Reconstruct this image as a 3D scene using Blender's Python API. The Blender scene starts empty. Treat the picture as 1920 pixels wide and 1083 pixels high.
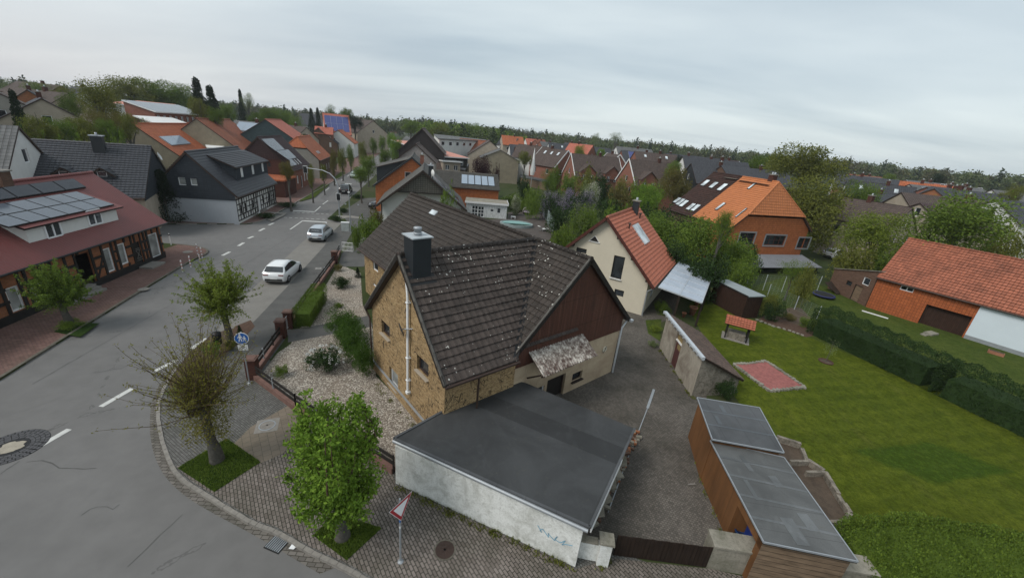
import bpy, math, random
from mathutils import Vector, Matrix
from math import sin, cos, pi, radians, hypot, atan2, degrees
S = bpy.context.scene
C = S.collection
# ------------------------------------------------------------------ camera
FPX, PITCH, ROLL, CAMH = 745.0, radians(20.94), 0.09887, 13.0
FWD = Vector((0, cos(PITCH), -sin(PITCH)))
R0 = Vector((1, 0, 0)); U0 = R0.cross(FWD)
cam_d = bpy.data.cameras.new('camera')
cam = bpy.data.objects.new('camera', cam_d)
C.objects.link(cam)
_r = R0*cos(ROLL) + U0*sin(ROLL)
_u = -R0*sin(ROLL) + U0*cos(ROLL)
_m = Matrix((_r, _u, -FWD)).transposed().to_4x4()
_m.translation = Vector((0, 0, CAMH))
cam.matrix_world = _m
cam_d.sensor_width = 36.0
cam_d.lens = FPX/1920*36.0
cam_d.clip_start = 0.1
cam_d.clip_end = 12000
S.camera = cam
# ------------------------------------------------------------------ world: overcast evening sky
SUN_EL, SUN_AZ = radians(48), radians(-120)
w = bpy.data.worlds.new('World'); S.world = w; w.use_nodes = True
nt = w.node_tree; nt.nodes.clear()
def wn(t, **k):
 n = nt.nodes.new(t)
 for a, b in k.items(): setattr(n, a, b)
 return n
sky = wn('ShaderNodeTexSky', sky_type='NISHITA', sun_disc=False, sun_elevation=SUN_EL, sun_rotation=SUN_AZ)
sky.air_density = 1.2; sky.dust_density = 2.0
tc = wn('ShaderNodeTexCoord'); sep = wn('ShaderNodeSeparateXYZ')
nt.links.new(tc.outputs['Generated'], sep.inputs[0])
mx = wn('ShaderNodeMath', operation='MAXIMUM'); mx.inputs[1].default_value = 0.0
nt.links.new(sep.outputs['Z'], mx.inputs[0])
ad = wn('ShaderNodeMath', operation='ADD'); ad.inputs[1].default_value = 0.10
nt.links.new(mx.outputs[0], ad.inputs[0])
dx = wn('ShaderNodeMath', operation='DIVIDE'); dy = wn('ShaderNodeMath', operation='DIVIDE')
nt.links.new(sep.outputs['X'], dx.inputs[0]); nt.links.new(ad.outputs[0], dx.inputs[1])
nt.links.new(sep.outputs['Y'], dy.inputs[0]); nt.links.new(ad.outputs[0], dy.inputs[1])
cmb = wn('ShaderNodeCombineXYZ'); nt.links.new(dx.outputs[0], cmb.inputs[0]); nt.links.new(dy.outputs[0], cmb.inputs[1])
mp = wn('ShaderNodeMapping'); mp.inputs['Rotation'].default_value = (0, 0, 0.55); mp.inputs['Scale'].default_value = (0.22, 0.50, 1)
nt.links.new(cmb.outputs[0], mp.inputs[0])
ns = wn('ShaderNodeTexNoise'); ns.inputs['Scale'].default_value = 0.95; ns.inputs['Detail'].default_value = 5; ns.inputs['Roughness'].default_value = 0.5; ns.inputs['Distortion'].default_value = 0.25
nt.links.new(mp.outputs[0], ns.inputs[0])
cr = wn('ShaderNodeValToRGB'); cr.color_ramp.elements[0].position = 0.34; cr.color_ramp.elements[1].position = 0.61
cr.color_ramp.elements[0].color = (2.85, 3.4, 3.8, 1); cr.color_ramp.elements[1].color = (4.62, 5.10, 5.22, 1)
nt.links.new(ns.outputs[0], cr.inputs[0])
# cloud deck is a little pinkish low in the west (left), slightly darker to the right
wr = wn('ShaderNodeMapRange'); wr.inputs['From Min'].default_value = -0.15; wr.inputs['From Max'].default_value = -0.85
nt.links.new(sep.outputs['X'], wr.inputs['Value'])
lr = wn('ShaderNodeMapRange'); lr.inputs['From Min'].default_value = 0.30; lr.inputs['From Max'].default_value = 0.02
nt.links.new(sep.outputs['Z'], lr.inputs['Value'])
wl = wn('ShaderNodeMath', operation='MULTIPLY'); nt.links.new(wr.outputs[0], wl.inputs[0]); nt.links.new(lr.outputs[0], wl.inputs[1])
ms = wn('ShaderNodeMath', operation='MULTIPLY'); ms.inputs[1].default_value = 0.75; nt.links.new(wl.outputs[0], ms.inputs[0])
m2 = wn('ShaderNodeMix', data_type='RGBA'); nt.links.new(ms.outputs[0], m2.inputs[0]); nt.links.new(cr.outputs[0], m2.inputs[6]); m2.inputs[7].default_value = (4.15, 4.0, 4.2, 1)
m1 = wn('ShaderNodeMix', data_type='RGBA'); m1.inputs[0].default_value = 0.90
nt.links.new(sky.outputs[0], m1.inputs[6]); nt.links.new(m2.outputs[2], m1.inputs[7])
bg = wn('ShaderNodeBackground'); bg.inputs[1].default_value = 0.112
nt.links.new(m1.outputs[2], bg.inputs[0])
out = wn('ShaderNodeOutputWorld'); nt.links.new(bg.outputs[0], out.inputs[0])
# ------------------------------------------------------------------ sun behind cloud
sl = bpy.data.lights.new('sun', 'SUN'); sl.energy = 1.5; sl.angle = radians(24); sl.color = (1.0, 0.96, 0.90)
so = bpy.data.objects.new('sun', sl); C.objects.link(so)
_sd = Vector((sin(SUN_AZ)*cos(SUN_EL), cos(SUN_AZ)*cos(SUN_EL), sin(SUN_EL)))
so.rotation_euler = _sd.to_track_quat('Z', 'Y').to_euler(); so.location = (0, 0, 60)
S.view_settings.view_transform = 'Standard'; S.view_settings.look = 'None'
S.view_settings.gamma = 1.0; S.view_settings.exposure = 0.60
S.view_settings.use_curve_mapping = False
S.render.engine = 'CYCLES'
S.cycles.max_bounces = 5; S.cycles.diffuse_bounces = 3; S.cycles.glossy_bounces = 2; S.cycles.transmission_bounces = 3; S.cycles.transparent_max_bounces = 6
# ------------------------------------------------------------------ survey: a photo point and a height give a point of the place
def ray(px, py):
 x = (px-960)/FPX; y = -(py-541.5)/FPX
 c, s = cos(ROLL), sin(ROLL)
 return FWD + R0*(c*x - s*y) + U0*(s*x + c*y)
def G(px, py, z=0.0):
 d = ray(px, py); t = (z-CAMH)/d.z
 return Vector((d.x*t, d.y*t, z))
def GD(px, py, dist):
 """point of the sight line at horizontal distance dist"""
 d = ray(px, py); t = dist/hypot(d.x, d.y)
 return Vector((d.x*t, d.y*t, CAMH+d.z*t))
# ------------------------------------------------------------------ tagging
def tag(o, label=None, cat=None, group=None, kind=None):
 if label: o['label'] = label
 if cat: o['category'] = cat
 if group: o['group'] = group
 if kind: o['kind'] = kind
 return o
def thing(name, label, cat, loc=(0, 0, 0), rz=0.0, group=None):
 o = bpy.data.objects.new(name, None); C.objects.link(o)
 o.location = loc; o.rotation_euler = (0, 0, rz); o.empty_display_size = 0.3
 return tag(o, label, cat, group)
def copy_tree(o, parent=None):
 c = o.copy(); C.objects.link(c); c.parent = parent
 for ch in list(o.children): copy_tree(ch, c)
 return c
# ------------------------------------------------------------------ mesh builder
class MB:
 def __init__(s): s.v = []; s.f = []; s.m = []; s.sm = []
 def face(s, pts, m=0, smooth=False):
  i = len(s.v); s.v.extend([tuple(p) for p in pts]); s.f.append(tuple(range(i, i+len(pts)))); s.m.append(m); s.sm.append(smooth)
 def mesh(s, vs, fs, m=0, smooth=False):
  i = len(s.v); s.v.extend([tuple(p) for p in vs])
  for f in fs: s.f.append(tuple(a+i for a in f)); s.m.append(m); s.sm.append(smooth)
 def box(s, x0, x1, y0, y1, z0, z1, m=0, M=None):
  vs = [Vector((x, y, z)) for z in (z0, z1) for x, y in ((x0, y0), (x1, y0), (x1, y1), (x0, y1))]
  if M is not None: vs = [M @ v for v in vs]
  s.mesh(vs, [(3, 2, 1, 0), (4, 5, 6, 7), (0, 1, 5, 4), (1, 2, 6, 5), (2, 3, 7, 6), (3, 0, 4, 7)], m)
 def beam(s, p, q, wd, h, m=0, up=(0, 0, 1), top=False):
  """box along p-q, centred (or hanging from the line when top)"""
  p = Vector(p); q = Vector(q); d = (q-p)
  if d.length < 1e-6: return
  d.normalize(); u = Vector(up); sd = d.cross(u)
  if sd.length < 1e-4: sd = d.cross(Vector((1, 0, 0)))
  sd.normalize(); u = sd.cross(d).normalized()
  o = Vector((0, 0, 0)) if not top else -u*h/2
  vs = []
  for c in (p, q):
   for a, b in ((-1, -1), (1, -1), (1, 1), (-1, 1)): vs.append(c+o+sd*a*wd/2+u*b*h/2)
  s.mesh(vs, [(3, 2, 1, 0), (4, 5, 6, 7), (0, 1, 5, 4), (1, 2, 6, 5), (2, 3, 7, 6), (3, 0, 4, 7)], m)
 def prism(s, poly, z0, z1, m=0, mside=None, bottom=True):
  n = len(poly); 
  a = sum(poly[i][0]*poly[(i+1) % n][1]-poly[(i+1) % n][0]*poly[i][1] for i in range(n))
  if a < 0: poly = poly[::-1]
  zt = (lambda p: z1) if not callable(z1) else z1
  top = [(p[0], p[1], zt(p)) for p in poly]; bot = [(p[0], p[1], z0) for p in poly]
  s.face(top, m)
  if bottom: s.face(bot[::-1], m if mside is None else mside)
  for i in range(n):
   j = (i+1) % n
   s.face([bot[i], bot[j], top[j], top[i]], m if mside is None else mside)
 def tube(s, pts, rad, n=8, m=0, cap=True, smooth=True):
  pts = [Vector(p) for p in pts]
  if not hasattr(rad, '__len__'): rad = [rad]*len(pts)
  vs = []; fs = []
  prev = None
  for i, p in enumerate(pts):
   d = (pts[min(i+1, len(pts)-1)]-pts[max(i-1, 0)])
   if d.length < 1e-9: d = Vector((0, 0, 1))
   d.normalize()
   a = prev if prev is not None else (Vector((1, 0, 0)) if abs(d.x) < .8 else Vector((0, 1, 0)))
   a = (a - d*a.dot(d))
   if a.length < 1e-6: a = d.orthogonal()
   a.normalize(); prev = a; b = d.cross(a)
   for k in range(n):
    t = 2*pi*k/n; vs.append(p+(a*cos(t)+b*sin(t))*rad[i])
  for i in range(len(pts)-1):
   for k in range(n):
    k2 = (k+1) % n; fs.append((i*n+k, i*n+k2, (i+1)*n+k2, (i+1)*n+k))
  s.mesh(vs, fs, m, smooth)
  if cap:
   s.face(vs[:n][::-1], m); s.face(vs[-n:], m)
 def lathe(s, prof, n=16, m=0, loc=(0, 0, 0), smooth=True, M=None):
  vs = []; fs = []
  for r, z in prof:
   for k in range(n):
    t = 2*pi*k/n; v = Vector((r*cos(t), r*sin(t), z))
    if M is not None: v = M @ v
    vs.append(v+Vector(loc))
  for i in range(len(prof)-1):
   for k in range(n):
    k2 = (k+1) % n; fs.append((i*n+k, i*n+k2, (i+1)*n+k2, (i+1)*n+k))
  s.mesh(vs, fs, m, smooth)
 def build(s, name, mats, parent=None, loc=None, rz=0.0):
  me = bpy.data.meshes.new(name); me.from_pydata(s.v, [], s.f)
  if not isinstance(mats, (list, tuple)): mats = [mats]
  for mt in mats: me.materials.append(mt)
  me.polygons.foreach_set('material_index', s.m); me.polygons.foreach_set('use_smooth', s.sm)
  uv = me.uv_layers.new(name='UVMap'); dat = [0.0]*(2*len(me.loops)); V = s.v; k = 0
  for p in me.polygons:
   n = p.normal
   if abs(n.z) > 0.985: t = None
   else:
    t = (-n.y, n.x); l = hypot(*t); t = (t[0]/l, t[1]/l)
    sc = max(0.05, math.sqrt(max(0, 1-n.z*n.z)))
   for li in p.loop_indices:
    c = V[me.loops[li].vertex_index]
    if t is None: u_, v_ = c[0], c[1]
    else: u_, v_ = c[0]*t[0]+c[1]*t[1], c[2]/sc
    dat[2*li] = u_; dat[2*li+1] = v_
  uv.data.foreach_set('uv', dat)
  me.update()
  o = bpy.data.objects.new(name, me); C.objects.link(o)
  if parent is not None: o.parent = parent
  if loc is not None: o.location = loc
  if rz: o.rotation_euler = (0, 0, rz)
  return o
def B1(name, mats, parent, *a, **k):
 mb = MB(); mb.box(*a, **k); return mb.build(name, mats, parent)
def struct(o, name=None): o['kind'] = 'structure'; return o
def arc(c, r, a0, a1, n):
 return [(c[0]+r*cos(a0+(a1-a0)*i/n), c[1]+r*sin(a0+(a1-a0)*i/n)) for i in range(n+1)]
# ------------------------------------------------------------------ materials
class NM:
 def __init__(s, name, rough=0.8, spec=0.3, metal=0.0):
  s.mat = bpy.data.materials.new(name); s.mat.use_nodes = True; s.nt = s.mat.node_tree; s.nt.nodes.clear()
  s.out = s.n('ShaderNodeOutputMaterial'); s.b = s.n('ShaderNodeBsdfPrincipled'); s.l(s.b.outputs[0], s.out.inputs[0])
  s.b.inputs['Roughness'].default_value = rough; s.b.inputs['Specular IOR Level'].default_value = spec; s.b.inputs['Metallic'].default_value = metal
  s.tc = s.n('ShaderNodeTexCoord'); s.uv = s.tc.outputs['UV']; s.ob = s.tc.outputs['Object']
  s.geo = None
 def n(s, t, **k):
  x = s.nt.nodes.new(t)
  for a, b in k.items(): setattr(x, a, b)
  return x
 def l(s, a, b): s.nt.links.new(a, b)
 def put(s, inp, v):
  if hasattr(v, 'is_linked') or hasattr(v, 'links'): s.l(v, inp)
  else: inp.default_value = v if not (isinstance(v, tuple) and len(v) == 3 and inp.type == 'RGBA') else (*v, 1)
 def map(s, co, sc=(1, 1, 1), rot=0.0, loc=(0, 0, 0)):
  m = s.n('ShaderNodeMapping'); s.l(co, m.inputs[0]); m.inputs['Scale'].default_value = sc; m.inputs['Rotation'].default_value = (0, 0, rot); m.inputs['Location'].default_value = loc; return m.outputs[0]
 def noise(s, co, scale, detail=3, rough=0.55, dist=0.0, color=False):
  x = s.n('ShaderNodeTexNoise'); s.l(co, x.inputs[0]); x.inputs['Scale'].default_value = scale; x.inputs['Detail'].default_value = detail; x.inputs['Roughness'].default_value = rough; x.inputs['Distortion'].default_value = dist
  return x.outputs[1 if color else 0]
 def vor(s, co, scale, feature='F1', out=0, rnd=1.0):
  x = s.n('ShaderNodeTexVoronoi', feature=feature); s.l(co, x.inputs[0]); x.inputs['Scale'].default_value = scale; x.inputs['Randomness'].default_value = rnd; return x.outputs[out]
 def ramp(s, v, stops, interp='LINEAR'):
  r = s.n('ShaderNodeValToRGB'); s.l(v, r.inputs[0]); cr = r.color_ramp; cr.interpolation = interp
  while len(cr.elements) < len(stops): cr.elements.new(0.5)
  for e, (p, c) in zip(cr.elements, stops):
   e.position = p; e.color = (c, c, c, 1) if not hasattr(c, '__len__') else (*c, 1)
  return r.outputs[0]
 def mix(s, f, a, b, mode='MIX'):
  x = s.n('ShaderNodeMix', data_type='RGBA', blend_type=mode); s.put(x.inputs[0], f); s.put(x.inputs[6], a); s.put(x.inputs[7], b); return x.outputs[2]
 def math(s, op, a, b=0.0):
  x = s.n('ShaderNodeMath', operation=op); s.put(x.inputs[0], a); s.put(x.inputs[1], b); return x.outputs[0]
 def brick(s, co, wd, h, mortar, c1=(0, 0, 0), c2=(1, 1, 1), mc=(0, 0, 0), off=0.5, smooth=0.1, bias=0.0):
  x = s.n('ShaderNodeTexBrick'); s.l(co, x.inputs[0]); x.offset = off
  s.put(x.inputs['Color1'], c1); s.put(x.inputs['Color2'], c2); s.put(x.inputs['Mortar'], mc)
  x.inputs['Scale'].default_value = 1.0; x.inputs['Mortar Size'].default_value = mortar; x.inputs['Mortar Smooth'].default_value = smooth; x.inputs['Bias'].default_value = bias
  x.inputs['Brick Width'].default_value = wd; x.inputs['Row Height'].default_value = h; return x.outputs[0], x.outputs[1]
 def bump(s, h, strength=0.5, dist=0.02):
  x = s.n('ShaderNodeBump'); x.inputs['Strength'].default_value = strength; x.inputs['Distance'].default_value = dist; s.l(h, x.inputs['Height'])
  s.l(x.outputs[0], s.b.inputs['Normal']); return x.outputs[0]
 def wave(s, co, scale, d='X', prof='SIN'):
  x = s.n('ShaderNodeTexWave', wave_type='BANDS', bands_direction=d, wave_profile=prof); s.l(co, x.inputs[0]); x.inputs['Scale'].default_value = scale; return x.outputs[1]
 def col(s, c): s.put(s.b.inputs['Base Color'], c); return s
def sc3(c, k): return tuple(min(1, x*k) for x in c)
_mc = {}
def plain(name, c, rough=0.7, var=0.25, scale=3.0, spec=0.3, metal=0.0, bump=0.0):
 if name in _mc: return _mc[name]
 m = NM(name, rough, spec, metal)
 a = m.noise(m.ob, scale, 4, 0.6); b = m.noise(m.ob, scale*9, 2, 0.5)
 f = m.math('ADD', m.math('MULTIPLY', a, 0.7), m.math('MULTIPLY', b, 0.3))
 m.col(m.ramp(f, [(0.3, sc3(c, 1-var)), (0.7, sc3(c, 1+var))]))
 if bump: m.bump(b, bump, 0.02)
 _mc[name] = m.mat; return m.mat
def tiles(name, c, wd=0.30, row=0.34, lichen=0.0, var=0.22, geo=False, rough=0.75, stain=(0.02, 0.02, 0.018), stainamt=0.35, rib=True, spec=0.25, lx=None):
 """roof tiles; UV in metres (u along eave, v up the slope)"""
 m = NM(name, rough, spec)
 colr, fac = m.brick(m.uv, wd, row, 0.0 if geo else 0.022, sc3(c, 1-var), sc3(c, 1+var), sc3(c, 0.28), off=0.0, smooth=0.3)
 big = m.noise(m.ob, 0.55, 4, 0.65)
 k = m.mix(m.ramp(big, [(0.45, 0.0), (0.75, stainamt)]), colr, stain)
 st = m.noise(m.map(m.uv, (3.0, 0.35, 1)), 1.6, 3, 0.6)
 k = m.mix(m.ramp(st, [(0.42, 0.0), (0.7, 0.35)]), k, sc3(c, 1.45))
 if lichen > 0:
  v = m.vor(m.map(m.uv, (1.0, 0.75, 1)), 6.0); vc = m.noise(m.uv, 9.0, 2, 0.7)
  d = m.math('ADD', v, m.math('MULTIPLY', vc, 0.35))
  msk = m.noise(m.ob, 0.30, 3, 0.6); big2 = m.noise(m.uv, 1.7, 2)
  thr = m.math('MULTIPLY', m.ramp(msk, [(0.34, 0.25), (0.66, 1.0)]), lichen)
  if lx:
   sx = m.n('ShaderNodeSeparateXYZ'); m.l(m.ob, sx.inputs[0]); thr = m.math('MULTIPLY', thr, m.ramp(m.math('DIVIDE', sx.outputs[0], 25.0), [(lx[0], 0.12), (lx[1], 1.0)]))
  f = m.math('LESS_THAN', d, m.math('ADD', thr, 0.11))
  f2 = m.math('MULTIPLY', f, m.math('GREATER_THAN', big2, 0.43))
  k = m.mix(f2, k, (0.50, 0.49, 0.45))
 if rib:
  sp = m.n('ShaderNodeSeparateXYZ'); m.l(m.uv, sp.inputs[0])
  fr = m.math('FRACT', m.math('DIVIDE', sp.outputs[0], wd))
  k = m.mix(m.math('MULTIPLY', m.math('LESS_THAN', fr, 0.13), 0.5 if geo else 0.35), k, sc3(c, 0.35))  # groove beside each rib darkened in the colour, standing for its shade
 m.col(k)
 if rib:
  hgt = m.ramp(fr, [(0.0, 0.0), (0.12, 1.0), (0.3, 0.45), (0.6, 0.25), (0.9, 0.35), (1.0, 0.0)])
  if not geo:
   fv = m.math('FRACT', m.math('DIVIDE', sp.outputs[1], row))
   hgt = m.math('SUBTRACT', hgt, m.math('MULTIPLY', fv, 0.9))
  m.bump(hgt, 0.8, 0.05)
 return m.mat
def bricks(name, c1, c2, mc, wd=0.25, row=0.083, mortar=0.010, bump=0.3, stain=0.2):
 m = NM(name, 0.9, 0.15)
 k, f = m.brick(m.uv, wd, row, mortar, c1, c2, mc)
 n = m.noise(m.ob, 0.8, 4, 0.6)
 k = m.mix(m.ramp(n, [(0.45, 0.0), (0.8, stain)]), k, sc3(c1, 0.35))
 m.col(k); m.bump(f, -bump, 0.01); return m.mat
def shingles(name, c, wd=0.34, row=0.3, line=0.02):
 m = NM(name, 0.8, 0.2)
 k, f = m.brick(m.uv, wd, row, line, sc3(c, 0.85), sc3(c, 1.15), sc3(c, 0.35), off=0.0)
 n = m.noise(m.ob, 0.7, 3, 0.6); k = m.mix(m.ramp(n, [(0.4, 0.0), (0.8, 0.3)]), k, sc3(c, 0.6))
 m.col(k); m.bump(f, -0.4, 0.02); return m.mat
def sheet_metal(name, c, pitch=0.2, rough=0.5, dirt=(0.2, 0.18, 0.15), amt=0.2, axis=0, strength=0.6):
 m = NM(name, rough, 0.4)
 sp = m.n('ShaderNodeSeparateXYZ'); m.l(m.uv, sp.inputs[0])
 fr = m.math('FRACT', m.math('DIVIDE', sp.outputs[axis], pitch))
 n = m.noise(m.ob, 0.9, 4, 0.65)
 k = m.mix(m.ramp(n, [(0.35, 0.0), (0.8, amt)]), c, dirt)
 k = m.mix(m.math('MULTIPLY', m.math('LESS_THAN', fr, 0.12), 0.35), k, sc3(c, 0.45))
 m.col(k); m.bump(m.ramp(fr, [(0.0, 0.0), (0.15, 1.0), (0.5, 0.1), (0.85, 0.1), (1.0, 0.0)]), strength, 0.03); return m.mat
def glass_m(name, c=(0.02, 0.025, 0.03), rough=0.08):
 m = NM(name, rough, 0.8); n = m.noise(m.ob, 0.7, 2)
 m.col(m.ramp(n, [(0.3, sc3(c, 0.5)), (0.7, sc3(c, 1.8))])); return m.mat
def solar_m(name, c, line):
 m = NM(name, 0.12, 0.7); k, f = m.brick(m.uv, 0.165, 0.165, 0.006, c, sc3(c, 1.1), line, off=0.0); m.col(k); return m.mat
def leaf_m(name, c, c2=None, trans=0.25):
 m = NM(name, 0.75, 0.10)
 g = m.n('ShaderNodeNewGeometry'); c2 = c2 or (c[0]*1.5, c[1]*1.35, c[2]*1.1)
 n = m.noise(m.ob, 0.9, 2)
 f = m.math('ADD', m.math('MULTIPLY', g.outputs['Random Per Island'], 0.6), m.math('MULTIPLY', n, 0.5))
 k = m.ramp(f, [(0.15, sc3(c, 0.6)), (0.5, c), (0.95, c2)])
 m.col(k)
 if trans:
  t = m.n('ShaderNodeBsdfTranslucent'); m.l(k, t.inputs[0]); x = m.n('ShaderNodeMixShader'); x.inputs[0].default_value = trans
  m.l(m.b.outputs[0], x.inputs[1]); m.l(t.outputs[0], x.inputs[2]); m.l(x.outputs[0], m.out.inputs[0])
 return m.mat
# ------------------------------------------------------------------ material library
M = {}
def asphalt(name, c, crack=True, var=0.25):
 m = NM(name, 0.88, 0.25)
 fine = m.noise(m.ob, 60, 2, 0.6); mid = m.noise(m.ob, 1.2, 4, 0.6); big = m.noise(m.ob, 0.16, 4, 0.65, 0.5)
 k = m.ramp(m.math('ADD', m.math('MULTIPLY', mid, 0.5), m.math('MULTIPLY', big, 0.5)), [(0.32, sc3(c, 1-var)), (0.68, sc3(c, 1+var))])
 k = m.mix(m.ramp(fine, [(0.35, 0.16), (0.6, 0.0)]), k, sc3(c, 0.5))
 k = m.mix(m.ramp(m.noise(m.ob, 0.42, 3, 0.6, 1.2), [(0.62, 0.0), (0.78, 0.3)]), k, sc3(c, 0.66))
 if crack:
  v = m.vor(m.map(m.ob, (1, 1, 1)), 0.11, 'DISTANCE_TO_EDGE'); nz = m.noise(m.ob, 1.5, 3, 0.7)
  d = m.math('ADD', v, m.math('MULTIPLY', m.math('SUBTRACT', nz, 0.5), 0.10))
  f = m.math('LESS_THAN', m.math('ABSOLUTE', d), 0.0035)
  f = m.math('MULTIPLY', f, m.math('GREATER_THAN', m.noise(m.ob, 0.25, 2), 0.5))
  k = m.mix(m.math('MULTIPLY', f, 0.45), k, sc3(c, 0.4))
 m.col(k); m.bump(fine, 0.25, 0.01); return m.mat
M['asphalt'] = asphalt('asphalt', (0.143, 0.139, 0.136), True, 0.14)
M['walk_asphalt'] = asphalt('walk_asphalt', (0.090, 0.088, 0.084))
M['concrete_lane'] = asphalt('concrete_lane', (0.185, 0.175, 0.160), False, 0.15)
def pavers(name, c1, c2, mc, wd, row, mortar, rot=0.0, moss=0.3, mossc=(0.03, 0.035, 0.018), bumpk=0.5, jit=0.03, off=0.5, mossscale=0.5):
 m = NM(name, 0.9, 0.2)
 co = m.map(m.ob, (1, 1, 1), rot)
 nz = m.noise(m.ob, 2.2, 2, 0.5, color=True); va = m.n('ShaderNodeVectorMath', operation='SCALE'); m.l(nz, va.inputs[0]); va.inputs['Scale'].default_value = jit
 vb = m.n('ShaderNodeVectorMath', operation='ADD'); m.l(co, vb.inputs[0]); m.l(va.outputs[0], vb.inputs[1])
 k, f = m.brick(vb.outputs[0], wd, row, mortar, c1, c2, mc, off)
 big = m.noise(m.ob, mossscale, 5, 0.65)
 k = m.mix(m.ramp(big, [(0.42, 0.0), (0.72, moss)]), k, mossc)
 lt = m.noise(m.ob, 0.9, 3, 0.6)
 k = m.mix(m.ramp(lt, [(0.55, 0.0), (0.85, 0.35)]), k, sc3(c2, 1.5))
 m.col(k); m.bump(f, -bumpk, 0.015); return m.mat
M['pavers'] = pavers('pavers', (0.125, 0.105, 0.092), (0.20, 0.172, 0.155), (0.035, 0.033, 0.026), 0.22, 0.11, 0.013, 0.9, 0.4)
M['mosaic'] = pavers('mosaic', (0.10, 0.098, 0.095), (0.165, 0.16, 0.155), (0.045, 0.042, 0.035), 0.10, 0.09, 0.010, 0.5, 0.35, jit=0.06)
M['brown_slab'] = pavers('brown_slab', (0.17, 0.14, 0.11), (0.20, 0.165, 0.13), (0.07, 0.06, 0.05), 0.30, 0.30, 0.006, 0.9, 0.35)
M['red_pavers'] = pavers('red_pavers', (0.155, 0.088, 0.075), (0.205, 0.122, 0.105), (0.045, 0.033, 0.03), 0.21, 0.105, 0.008, -0.2, 0.35)
M['yard'] = pavers('yard', (0.085, 0.076, 0.067), (0.150, 0.132, 0.115), (0.062, 0.056, 0.048), 0.105, 0.095, 0.010, 0.3, 0.8, (0.034, 0.032, 0.025), 0.45, 0.11, mossscale=0.32)
M['gutter'] = pavers('gutter', (0.11, 0.10, 0.09), (0.17, 0.155, 0.14), (0.045, 0.04, 0.032), 0.25, 0.14, 0.012, 0.0, 0.45)
def gravel():
 m = NM('gravel', 0.95, 0.15)
 v = m.vor(m.ob, 14.0, 'F1', 1); d = m.vor(m.ob, 14.0, 'F1', 0); big = m.noise(m.ob, 0.5, 4, 0.6)
 sp = m.n('ShaderNodeSeparateColor'); m.l(v, sp.inputs[0])
 k = m.ramp(sp.outputs[0], [(0.0, (0.20, 0.17, 0.145)), (0.5, (0.36, 0.32, 0.27)), (1.0, (0.55, 0.51, 0.45))])
 k = m.mix(m.ramp(d, [(0.35, 0.0), (0.62, 0.8)]), k, (0.10, 0.085, 0.07))
 k = m.mix(m.ramp(big, [(0.42, 0.0), (0.75, 0.35)]), k, (0.20, 0.15, 0.11))
 m.col(k); m.bump(d, -0.8, 0.03); return m.mat
M['gravel'] = gravel()
def lawn(name, c, c2, stripe=0.0, rot=0.0, patch=None):
 m = NM(name, 0.95, 0.05)
 fine = m.noise(m.ob, 16, 4, 0.75); big = m.noise(m.ob, 0.22, 4, 0.6); mid = m.noise(m.map(m.ob, (1.0, 0.4, 1), rot), 1.1, 6, 0.7)
 k = m.ramp(m.math('ADD', m.math('MULTIPLY', big, 0.45), m.math('MULTIPLY', mid, 0.55)), [(0.38, c), (0.62, c2)])
 if stripe:
  wv = m.wave(m.map(m.ob, (1, 1, 1), rot), 0.33, 'X'); k = m.mix(m.math('MULTIPLY', m.math('MULTIPLY', m.ramp(wv, [(0.35, 0.0), (0.65, 1.0)]), mid), stripe), k, sc3(c2, 1.3))
 k = m.mix(m.ramp(m.noise(m.map(m.ob, (1, .3, 1), rot), 0.8, 5, 0.7), [(0.56, 0.0), (0.76, 0.45)]), k, (0.135, 0.128, 0.032))
 if patch:
  pc_, e1, e2 = patch; det = e1[0]*e2[1]-e1[1]*e2[0]
  def lin(ax, ay): 
   q = m.n('ShaderNodeVectorMath', operation='DOT_PRODUCT'); m.l(m.ob, q.inputs[0]); q.inputs[1].default_value = (ax, ay, 0); return m.math('ABSOLUTE', m.math('SUBTRACT', q.outputs['Value'], pc_[0]*ax+pc_[1]*ay))
  mxx = m.math('MAXIMUM', lin(e2[1]/det*2, -e2[0]/det*2), lin(-e1[1]/det*2, e1[0]/det*2)); dd = m.math('ADD', mxx, m.math('MULTIPLY', m.math('SUBTRACT', m.noise(m.ob, 1.6, 4, .7), .5), .45))
  k = m.mix(m.ramp(dd, [(0.85, 0.75), (1.1, 0.0)]), k, (c[0]*.55, c[1]*.86, c[2]))
 tuft = m.noise(m.ob, 3.6, 5, 0.8); k = m.mix(m.ramp(tuft, [(0.40, 0.55), (0.52, 0.0)]), k, sc3(c, 0.55)); k = m.mix(m.ramp(tuft, [(0.54, 0.0), (0.68, 0.5)]), k, sc3(c2, 1.35))
 k = m.mix(m.ramp(fine, [(0.3, 0.55), (0.62, 0.0)]), k, sc3(c, 0.45))
 m.col(k); m.bump(fine, 0.8, 0.06); return m.mat
_pt = ((21.3, 15.9), (5.5, 1.4), (2.7, -1.85))
M['lawn'] = lawn('lawn', (0.055, 0.078, 0.008), (0.094, 0.114, 0.012), 0.5, radians(76), _pt)
M['grass'] = lawn('rough_grass', (0.048, 0.074, 0.014), (0.085, 0.105, 0.022))
M['grass_dark'] = lawn('grass_dark', (0.022, 0.045, 0.010), (0.035, 0.060, 0.014))
def ground_m():
 m = NM('ground', 0.95, 0.1)
 a = m.noise(m.ob, 0.03, 4, 0.6); b = m.noise(m.ob, 0.5, 4, 0.65)
 k = m.ramp(m.math('ADD', m.math('MULTIPLY', a, 0.6), m.math('MULTIPLY', b, 0.4)), [(0.35, (0.022, 0.036, 0.013)), (0.5, (0.04, 0.052, 0.018)), (0.62, (0.06, 0.058, 0.032)), (0.75, (0.085, 0.08, 0.06))])
 m.col(k); return m.mat
M['ground'] = ground_m()
M['earth'] = plain('earth', (0.075, 0.055, 0.04), 0.95, 0.4, 2.0, bump=0.5)
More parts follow.
